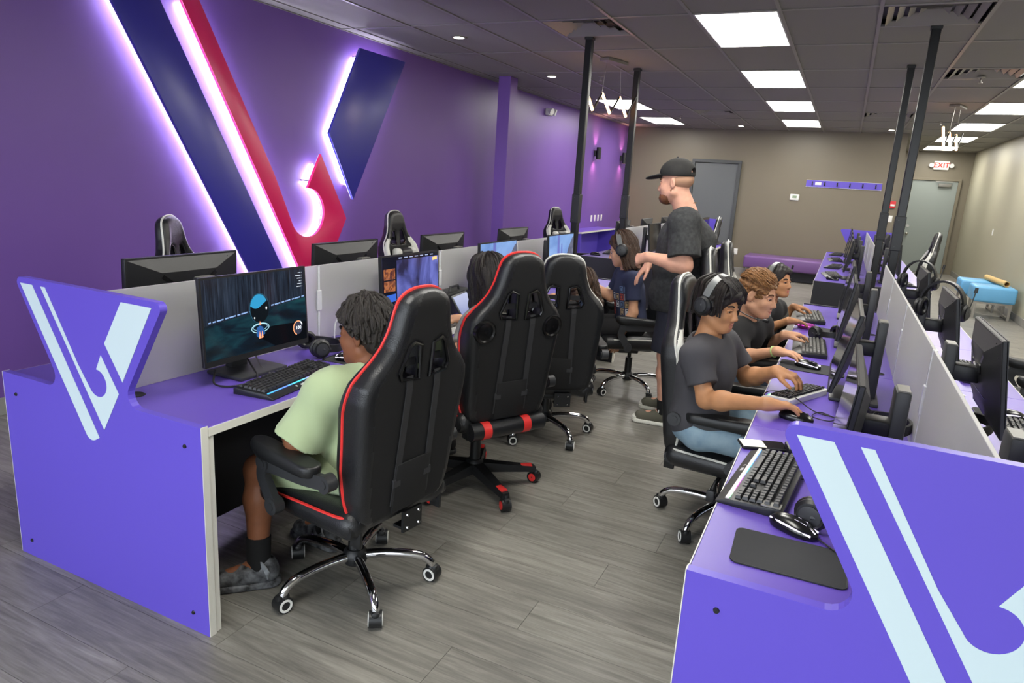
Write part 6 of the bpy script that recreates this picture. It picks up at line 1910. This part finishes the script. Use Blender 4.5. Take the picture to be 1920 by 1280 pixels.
# ---- 4: girl in the navy tee with headset
J = dict(pelvis=(-1.385, 5.15, 0.54), chest=(-1.425, 5.15, 0.78), neck=(-1.455, 5.15, 0.965), head=(-1.515, 5.14, 1.105), hf=(-0.92, -0.12, -0.36), hu=(-0.35, 0, 0.93), s=0.90, hs=0.92,
         sl=(-1.36, 5.015, 0.905), sr=(-1.535, 5.28, 0.905), el=(-1.335, 4.99, 0.66), er=(-1.62, 5.32, 0.70), wl=(-1.41, 4.93, 0.455), wr=(-1.80, 5.32, 0.80),
         hl=dict(d=(-0.3, 0.05, -0.95), n=(0.4, -0.9, 0), side=-1, curl=(0.3, 0.4, 0.3)), hr=dict(d=(-0.95, 0.0, -0.1), n=(0, 0, 1), side=1),
         pl=(-1.39, 5.06, 0.51), pr=(-1.47, 5.22, 0.51), kl=(-1.67, 4.88, 0.51), kr=(-1.77, 5.06, 0.51), al=(-1.66, 4.90, 0.11), ar=(-1.74, 5.06, 0.11), tl=(-0.85, -0.5, 0), tr=(-0.85, -0.5, 0))
t, S, org = person('girl with shoulder-length dark hair and headset in a printed navy tee', J, SK_TAN)
P, f, lat, up, hf, hl, hu = body_common(S, J)
link('body', S.mesh('body', SK_LIGHT, 0.005, org=org), t)
face_parts(t, P, hf, hl, hu, J['hs'], org)
M_NAVYT = mat('navy_cotton', (44, 50, 78), 0.85, bump=(900, 0.15))
sh, f4, l4, u4 = shirt(t, J, org, M_NAVYT, 0.016, 0.62, None, 0.0065, 0.003)
# print on the left front of the shirt: rows of little picture tiles and two lines of lettering
g = MB(); rn = random.Random(5); mats4 = [mat('print_white', (206, 210, 216), 0.7), mat('print_red', (178, 78, 66), 0.7), mat('print_blue', (96, 120, 158), 0.7), mat('print_tan', (186, 160, 116), 0.7)]
for r in range(4):
    for c in range(4):
        if (r, c) in ((0, 0), (0, 1), (3, 1)): continue
        g.mi = rn.randrange(4)
        th = -0.55 + 0.34 * c * 0.9; z = 0.055 - r * 0.058
        ctr = B(J['chest']) + u4 * z
        rad_f, rad_l = 0.112 * 0.9 + 0.021, 0.150 * 0.9 + 0.021
        def sp(a, zz): return ctr + f4 * rad_f * math.cos(a) * 1.02 + l4 * rad_l * math.sin(a) * 1.02 + u4 * zz - org
        a0, a1 = th + 0.55, th + 0.55 + 0.23
        for (b0, b1, z0, z1) in ((a0, a1, -0.024, -0.018), (a0, a1, 0.018, 0.024), (a0, a0 + 0.03, -0.024, 0.024), (a1 - 0.03, a1, -0.024, 0.024), (a0 + 0.06, a1 - 0.07, -0.012, 0.010)):
            g.add([sp(b0, z0), sp(b1, z0), sp(b1, z1), sp(b0, z1)], [(0, 1, 2, 3)])
link('shirt_print', g.mesh('shirt_print', mats4, False), sh)
trousers(t, J, org, mat('black_shorts', (24, 24, 27), 0.85), 0.8)
for q in 'lr': shoe(t, org, J['a' + q], J['t' + q], MATS['black_shoe'], M_DARK, 0.9)
S = Soft(); hairshell(S, B(J['head']), J['hf'], J['hu'], 0.92, thick=0.019)
S.cap(P(-0.055, 0.045, 0.0), P(-0.075, 0.06, -0.15), 0.058, 0.042, k=0.04); S.cap(P(-0.055, -0.045, 0.0), P(-0.075, -0.06, -0.15), 0.058, 0.042, k=0.04); S.cap(P(-0.04, 0.066, -0.02), P(-0.045, 0.075, -0.13), 0.03, 0.022, k=0.03); S.cap(P(-0.04, -0.066, -0.02), P(-0.045, -0.075, -0.13), 0.03, 0.022, k=0.03)
S.cut(P(0.06, 0, 0.05), nrm(hf * 0.85 - hu * 0.45))
hr = link('hair', S.mesh('hair', H_BROWN, 0.006, hair_noise(0.006, 160, hu), org), t)
strands(hr, 'hair_locks', H_BROWN, P, org, long_hair(random.Random(41), 170, 0.22, 1.35, 0.006, 0.116, flick=0.15), 0.005, random.Random(4), 0.004)
headset(frame(B(J['head']) + hu * 0.010 - hf * 0.02, hf * 1.05, hl * 1.16, hu * 1.08), 'grey and black headset worn by the girl in the navy tee', band='bandg', mic=0)

# ---- 5: standing man in black
J = dict(pelvis=(-0.91, 4.54, 0.92), chest=(-0.905, 4.50, 1.25), neck=(-0.925, 4.47, 1.475), head=(-1.005, 4.455, 1.625), hf=(-0.96, 0.16, -0.12), s=1.02, hs=1.0, wide=1.16, deep=1.42, armw=1.25, legw=0.98, neckw=1.2, jaw=1.08,
         sl=(-0.885, 4.27, 1.385), sr=(-0.965, 4.67, 1.355), el=(-0.84, 4.21, 1.135), er=(-0.95, 4.77, 1.10), wl=(-1.075, 4.235, 1.165), wr=(-1.12, 4.47, 1.095),
         hl=dict(d=(-0.80, 0.35, -0.30), n=(-0.30, -0.75, 0.55), side=-1, curl=(0.75, 0.65, 0.5), thumb=(0.5, 0.1), s=1.02), hr=dict(d=(-0.55, -0.30, -0.78), n=(-0.60, -0.2, 0.75), side=1, curl=(0.15, 0.25, 0.2), s=1.02, spread=0.22),
         pl=(-0.92, 4.46, 0.88), pr=(-0.91, 4.64, 0.88), kl=(-0.945, 4.47, 0.50), kr=(-0.95, 4.72, 0.50), al=(-0.925, 4.50, 0.10), ar=(-0.965, 4.80, 0.10), tl=(-1, -0.12, 0), tr=(-1, 0.0, 0), belly=0.03)
t, S, org = person('man standing in the aisle in a black cap, washed black tee and navy shorts', J, SK_FAIR, base=(-0.93, 4.6, 0.0))
P, f, lat, up, hf, hl, hu = body_common(S, J)
link('body', S.mesh('body', SK_FAIR, 0.005, org=org), t)
face_parts(t, P, hf, hl, hu, J['hs'], org, iris=(70, 90, 110), lip=(190, 110, 104), brow=(110, 74, 50), sk=SK_FAIR)
M_WASH = mat('washed_black_cotton', (40, 41, 42), 0.9, bump=(700, 0.2), vary=(46, (62, 63, 64)))
sh, _, _, _ = shirt(t, J, org, M_WASH, 0.024, 0.80, (-0.9, 4.55, 0.80), 0.0065, 0.004, 0.075, neck_r=0.074, down=(0, 0, -0.03))
trousers(t, J, org, mat('navy_shorts', (36, 38, 52), 0.85, bump=(600, 0.2)), 0.92, 0.022, flare=1.15)
M_CANV = mat('grey_canvas', (96, 94, 82), 0.85, bump=(700, 0.2))
for q in 'lr':
    an, kn = B(J['a' + q]), B(J['k' + q]); S = Soft(); S.cap(an - B((0, 0, 0.04)), an + nrm(kn - an) * 0.09, 0.042, 0.044, flat=True, k=0.01); link('sock', S.mesh('sock', MATS['black_sock'], 0.006, org=org), t)
    shoe(t, org, J['a' + q], J['t' + q], M_CANV, mat('white_rubber', (228, 226, 216), 0.5), 1.06, laces=M_WHITE)
# cap
S = Soft(); S.ell(P(-0.014, 0, 0.062), np.array([0.112, 0.092, 0.088]) * 1.02, [hf, hl, hu], k=0.01); S.cut(P(0.0, 0, 0.040), nrm(-hu + hf * 0.10))
S.ell(P(-0.118, 0, 0.058), (0.03, 0.034, 0.022), [hf, hl, hu], k=0.006, neg=True)
M_CAP = mat('black_twill', (32, 32, 32), 0.85, bump=(800, 0.3), vary=(24, (44, 43, 42)))
cap = link('baseball_cap', S.mesh('baseball_cap', M_CAP, 0.005, org=org), t)
S = Soft(); S.ell(P(0.115, 0, 0.050), np.array([0.085, 0.082, 0.012]), [nrm(hf - hu * 0.12), hl, nrm(hu + hf * 0.12)], k=0.01); S.cut(P(0.072, 0, 0.05), -hf); link('cap_brim', S.mesh('cap_brim', M_CAP, 0.005, org=org), cap)
g = MB(); g.sphere(P(-0.014, 0, 0.153) - org, 0.008, 10); link('cap_button', g.mesh('cap_button', M_CAP), cap)
g = MB(); g.strip([P(-0.112, -0.045, 0.046) - org, P(-0.128, 0, 0.044) - org, P(-0.112, 0.045, 0.046) - org], hu, 0.018, 0.004); link('cap_strap', g.mesh('cap_strap', M_CAP, 40), cap)
# beard and short hair
S = Soft(); S.ell(P(0.058, 0, -0.088), (0.052, 0.052, 0.042), [hf, hl, hu], k=0.03)
for q in (-1, 1): S.cap(P(0.0, q * 0.061, -0.055), P(0.055, q * 0.03, -0.095), 0.020, 0.026, k=0.03)
S.ell(P(0.108, 0, -0.062), (0.03, 0.026, 0.020), [hf, hl, hu], k=0.01, neg=True)
link('beard', S.mesh('beard', H_BEARD, 0.005, hair_noise(0.002, 300, hu), org), t)
S = Soft(); S.ell(P(-0.030, 0, 0.012), np.array([0.088, 0.0785, 0.062]), [hf, hl, hu], k=0.01); S.cut(P(-0.012, 0, 0), hf); S.cut(P(0, 0, 0.05), hu)
link('cropped_hair', S.mesh('cropped_hair', mat('stubble_hair', (178, 138, 112), 0.8), 0.005, org=org), t)
g = MB(); g.tube(catmull([B(J['neck']) + hl * 0.068 + hu * 0.012 - org, B(J['neck']) - hf * 0.066 + hu * 0.03 - org, B(J['neck']) - hl * 0.068 + hu * 0.012 - org], 6), 0.0022, 5); link('neck_chain', g.mesh('neck_chain', mat('gold_chain', (206, 176, 130), 0.3, metal=0.8)), t)

# ---- 6: boy in jeans with headset (right row, nearest)
J = dict(pelvis=(-0.475, 3.10, 0.55), chest=(-0.465, 3.08, 0.785), neck=(-0.475, 3.08, 0.955), head=(-0.442, 3.078, 1.098), hf=(0.88, -0.38, -0.20), hu=(0.17, -0.06, 0.98), s=0.95, hs=0.86, wide=0.98,
         sr=(-0.490, 2.91, 0.895), sl=(-0.425, 3.26, 0.895), er=(-0.415, 2.865, 0.725), el=(-0.30, 3.27, 0.745), wr=(-0.165, 2.70, 0.802), wl=(-0.170, 3.125, 0.835),
         hr=dict(d=(0.90, 0.32, -0.02), n=(-0.05, 0.12, 1), side=1, curl=(0.30, 0.40, 0.30), thumb=(0.6, 0.2), spread=0.16), hl=dict(d=(0.90, -0.30, -0.12), n=(0.0, 0.0, 1), side=-1, curl=(0.55, 0.55, 0.4), spread=0.14),
         pr=(-0.44, 3.01, 0.53), pl=(-0.44, 3.19, 0.53), kr=(-0.03, 2.93, 0.55), kl=(-0.03, 3.22, 0.55), ar=(-0.02, 2.93, 0.10), al=(-0.02, 3.22, 0.10), tr=(1, 0, 0), tl=(1, 0, 0))
t, S, org = person('boy with side-swept black hair and headset in a charcoal tee and light jeans', J, SK_TAN)
P, f, lat, up, hf, hl, hu = body_common(S, J)
link('body', S.mesh('body', SK_TAN, 0.0042, org=org), t)
face_parts(t, P, hf, hl, hu, J['hs'], org, lip=(186, 104, 96), sk=SK_TAN)
M_CHAR = mat('charcoal_cotton', (66, 65, 70), 0.88, bump=(900, 0.18))
shirt(t, J, org, M_CHAR, 0.020, 0.66, (-0.475, 3.10, 0.478), 0.0055, 0.0045, 0.066, neck_r=0.068)
trousers(t, J, org, mat('light_denim', (120, 148, 168), 0.85, bump=(600, 0.25), vary=(18, (146, 170, 184))), full=True, name='jeans', infl=0.006, fold=0.004)
for q in 'lr': shoe(t, org, J['a' + q], J['t' + q], MATS['black_shoe'], M_DARK, 1.0)
S = Soft(); hairshell(S, B(J['head']), J['hf'], J['hu'], 0.86, thick=0.018)
S.ell(P(-0.075, 0, -0.015), (0.046, 0.072, 0.07), [hf, hl, hu], k=0.03)
for q in (-1, 1):
    S.cap(P(-0.005, q * 0.078, 0.03), P(0.012, q * 0.079, -0.028), 0.026, 0.016, k=0.025)
S.ell(P(0.040, 0.020, 0.080), (0.038, 0.056, 0.030), [hf, hl, hu], k=0.02)
S.cap(P(0.066, -0.030, 0.084), P(0.078, 0.046, 0.048), 0.018, 0.011, k=0.025); S.cap(P(0.066, 0.035, 0.068), P(0.066, 0.064, 0.012), 0.016, 0.008, k=0.02); S.cap(P(0.045, -0.056, 0.072), P(0.044, -0.072, 0.018), 0.017, 0.008, k=0.02)
S.ell(P(0.125, -0.005, -0.012), (0.062, 0.060, 0.062), [hf, hl, hu], k=0.02, neg=True)
link('hair', S.mesh('hair', H_BLACK, 0.005, hair_noise(0.004, 210, nrm(hu * 0.7 + hl * 0.7)), org), t)
rn = random.Random(11); paths = []
for i in range(70):
    y0 = rn.uniform(-0.07, 0.03); e = rn.uniform(0, 1)
    paths.append([(rn.uniform(-0.03, 0.03), y0 * 0.6, 0.150), (0.055, y0 + 0.012, 0.128), (0.080, y0 + 0.04 * e + 0.01, 0.090), (0.084 - 0.2 * abs(y0), y0 + 0.05 * e + 0.012, 0.056 - 0.02 * e)])
for i in range(90):
    q = -1 if i % 2 else 1; x0 = rn.uniform(-0.10, 0.06)
    paths.append([(x0 * 0.7 - 0.01, q * 0.03, 0.150), (x0 - 0.01, q * 0.080, 0.105), (x0, q * 0.094, 0.045), (x0 + 0.012, q * rn.uniform(0.080, 0.090), rn.uniform(-0.035, 0.0) - (0.03 if x0 < -0.02 else 0))])
for i in range(60):
    y0 = rn.uniform(-0.08, 0.08)
    paths.append([(-0.05, y0 * 0.5, 0.150), (-0.108, y0, 0.095), (-0.124, y0, 0.03), (-0.112, y0, rn.uniform(-0.085, -0.05))])
strands(t, 'hair_locks', H_BLACK, P, org, paths, 0.0052, rn)
headset(frame(B(J['head']) + hu * 0.010 - hf * 0.020, hf * 0.98, hl * 0.97, hu * 0.98), 'black headset with boom mic worn by the boy in jeans', band='bandg', mic=1, mics=1)  # grey band colour stands in for light on the black headband

# ---- 7: girl in black (right row, middle)
J = dict(pelvis=(-0.49, 4.20, 0.54), chest=(-0.44, 4.08, 0.76), neck=(-0.415, 4.00, 0.915), head=(-0.368, 3.96, 1.045), hf=(0.93, -0.28, -0.18), hu=(0.16, 0, 0.98), s=0.86, hs=0.93,
         sr=(-0.445, 3.89, 0.845), sl=(-0.35, 4.18, 0.845), er=(-0.405, 3.80, 0.715), el=(-0.32, 4.30, 0.70), wr=(-0.215, 3.69, 0.805), wl=(-0.215, 4.12, 0.815),
         hr=dict(d=(0.97, -0.06, -0.06), n=(0, 0.0, 1), side=1, curl=(0.28, 0.35, 0.3), spread=0.16, s=0.92), hl=dict(d=(0.85, 0.45, 0.05), n=(-0.1, 0, 1), side=-1, curl=(0.35, 0.4, 0.3), s=0.92),
         pr=(-0.43, 4.12, 0.52), pl=(-0.41, 4.28, 0.52), kr=(-0.05, 4.05, 0.52), kl=(-0.03, 4.30, 0.52), ar=(-0.04, 4.05, 0.1), al=(-0.02, 4.30, 0.1), tr=(1, 0, 0), tl=(1, 0, 0))
t, S, org = person('girl with tied back light brown curly hair in a black tee', J, SK_FAIR)
P, f, lat, up, hf, hl, hu = body_common(S, J)
link('body', S.mesh('body', SK_LIGHT, 0.0045, org=org), t)
face_parts(t, P, hf, hl, hu, J['hs'], org, lip=(196, 116, 108), brow=(96, 66, 44), sk=SK_LIGHT)
sh, f7, l7, u7 = shirt(t, J, org, mat('black_cotton2', (26, 26, 28), 0.85, bump=(900, 0.15)), 0.017, 0.78, None, 0.006, 0.003, 0.072)
g = MB(); a, b = B(J['sr']), B(J['er']); e = a + (b - a) * 0.78
ddir = nrm(b - a); o1 = nrm(np.cross(ddir, [0, 0, 1])); 
trousers(t, J, org, mat('denim_shorts', (92, 108, 130), 0.85), 0.7, 0.014)
for q in 'lr': shoe(t, org, J['a' + q], J['t' + q], MATS['black_shoe'], M_DARK, 0.9)
S = Soft(); hairshell(S, B(J['head']), J['hf'], J['hu'], 0.93, thick=0.013); S.ell(P(-0.115, 0, 0.0), (0.045, 0.05, 0.05), [hf, hl, hu], k=0.02)
S.ell(P(0.118, 0, -0.03), (0.075, 0.080, 0.105), [hf, hl, hu], k=0.01, neg=True)
for q in (-1, 1): S.ell(P(-0.005, q * 0.09, -0.012), (0.032, 0.02, 0.04), [hf, hl, hu], k=0.006, neg=True)
S.cut(P(0, 0, -0.05), -hu)
link('hair', S.mesh('hair', H_LBROWN, 0.005, lambda x, y, z: 0.0045 * np.sin(150 * x + 4 * np.sin(90 * z)) * np.sin(140 * y + 3 * np.sin(100 * z)) + 0.003 * np.sin(170 * z + 60 * x), org), t)
rn = random.Random(61); paths = []
for i in range(190):
    az = rn.uniform(-1.25, 1.25); st = rn.uniform(0.0, 1.0)
    x0 = 0.075 - 0.10 * st; pts = []
    for j in range(6):
        u_ = j / 5.0; x = x0 * (1 - u_) - 0.125 * u_
        h = math.sqrt(max(0.0, 1 - ((x + 0.02) / 0.118) ** 2)) * 0.104 + 0.006
        a = az * (1 - 0.25 * u_)
        pts.append((x, h * math.sin(a) * 0.92 + 0.006 * math.sin(j * 2.2 + i), 0.042 + h * math.cos(a) + 0.005 * math.cos(j * 2.5 + i)))
    paths.append(pts)
strands(t, 'hair_locks', H_LBROWN, P, org, paths, 0.0042, rn, 0.004)
w = B(J['wr']); d = nrm(B(J['wr']) - B(J['er'])); g = MB(); c = w - d * 0.018; u1 = nrm(np.cross(d, [0, 0, 1])); u2 = np.cross(u1, d)
g.tube([Vector(c + (u1 * math.cos(k * PI / 10) + u2 * math.sin(k * PI / 10)) * 0.0265 - org) for k in range(20)], 0.0042, 6, closed=True)
link('wristband', g.mesh('wristband', mat('pale_green_rubber', (176, 206, 130), 0.5)), t)

# ---- 8: farthest boy on the right
J = dict(pelvis=(-0.47, 5.21, 0.53), chest=(-0.42, 5.12, 0.715), neck=(-0.392, 5.075, 0.865), head=(-0.352, 5.055, 1.008), hf=(0.86, -0.50, 0.02), hu=(0.05, 0, 1), s=0.83, hs=0.83,
         sr=(-0.425, 4.95, 0.80), sl=(-0.335, 5.24, 0.80), er=(-0.385, 4.80, 0.70), el=(-0.31, 5.33, 0.715), wr=(-0.235, 4.72, 0.80), wl=(-0.245, 5.30, 0.81),
         hr=dict(d=(0.9, 0.42, -0.05), n=(0, 0, 1), side=1, curl=(0.28, 0.35, 0.3), s=0.9), hl=dict(d=(0.97, 0.05, -0.05), n=(0, 0, 1), side=-1, curl=(0.35, 0.4, 0.3), s=0.9),
         pr=(-0.42, 5.13, 0.51), pl=(-0.40, 5.28, 0.51), kr=(-0.05, 5.05, 0.51), kl=(-0.03, 5.28, 0.51), ar=(-0.04, 5.05, 0.1), al=(-0.02, 5.28, 0.1), tr=(1, 0, 0), tl=(1, 0, 0))
t, S, org = person('farthest boy on the right looking up in a grey-sleeved black tee', J, SK_TAN)
P, f, lat, up, hf, hl, hu = body_common(S, J)
link('body', S.mesh('body', SK_TAN, 0.005, org=org), t)
face_parts(t, P, hf, hl, hu, J['hs'], org, lip=(180, 100, 92), sk=SK_TAN)
sh, f8, l8, u8 = shirt(t, J, org, mat('black_cotton3', (36, 36, 38), 0.85, bump=(900, 0.15)), 0.015, 0.25, None, 0.0065, 0.003, 0.060)
for q in 'lr':
    S = Soft(); a, b = B(J['s' + q]), B(J['e' + q]); S.cap(a, a + (b - a) * 0.78, 0.064 * 0.88, 0.066 * 0.88, k=0.01, flat=True)
    link('grey_sleeve', S.mesh('grey_sleeve', mat('grey_cotton', (138, 138, 132), 0.85), 0.006, cloth_noise(0.003), org), sh)
g = MB(); M_PR = mat('print_pink', (196, 130, 126), 0.8); rn = random.Random(9)
for k in range(16):
    a = rn.uniform(-0.9, 0.5); z = rn.uniform(-0.10, 0.06)
    ctr = B(J['chest']) + u8 * z
    def sp2(a, zz): return ctr + f8 * (0.112 * 0.83 + 0.0175) * math.cos(a) + l8 * (0.15 * 0.83 + 0.0175) * math.sin(a) + u8 * zz - org
    g.add([sp2(a, -0.006), sp2(a + 0.18, -0.002), sp2(a + 0.20, 0.008), sp2(a + 0.03, 0.005)], [(0, 1, 2, 3)])
link('shirt_print', g.mesh('shirt_print', M_PR, False), sh)
trousers(t, J, org, MATS['dark_trousers'], full=True, name='trousers', vox=0.009)
for q in 'lr': shoe(t, org, J['a' + q], J['t' + q], MATS['black_shoe'], M_DARK, 0.9)
S = Soft(); hairshell(S, B(J['head']), J['hf'], J['hu'], 0.83, thick=0.014); S.ell(P(-0.07, 0, -0.01), (0.045, 0.068, 0.06), [hf, hl, hu], k=0.03); S.ell(P(0.030, 0.015, 0.092), (0.046, 0.054, 0.024), [hf, hl, hu], k=0.02)
S.ell(P(0.125, 0, -0.025), (0.075, 0.078, 0.09), [hf, hl, hu], k=0.01, neg=True)
for q in (-1, 1): S.ell(P(-0.005, q * 0.09, -0.012), (0.03, 0.02, 0.04), [hf, hl, hu], k=0.006, neg=True)
link('hair', S.mesh('hair', H_BLACK, 0.0055, hair_noise(0.004, 200, hu), org), t)
headset(frame(B(J['head']) + hu * 0.010 - hf * 0.020, hf * 0.92, hl * 0.93, hu * 0.94), 'headset with pale band and raised mic worn by the farthest boy', band='bandg', mic=2, mics=1)
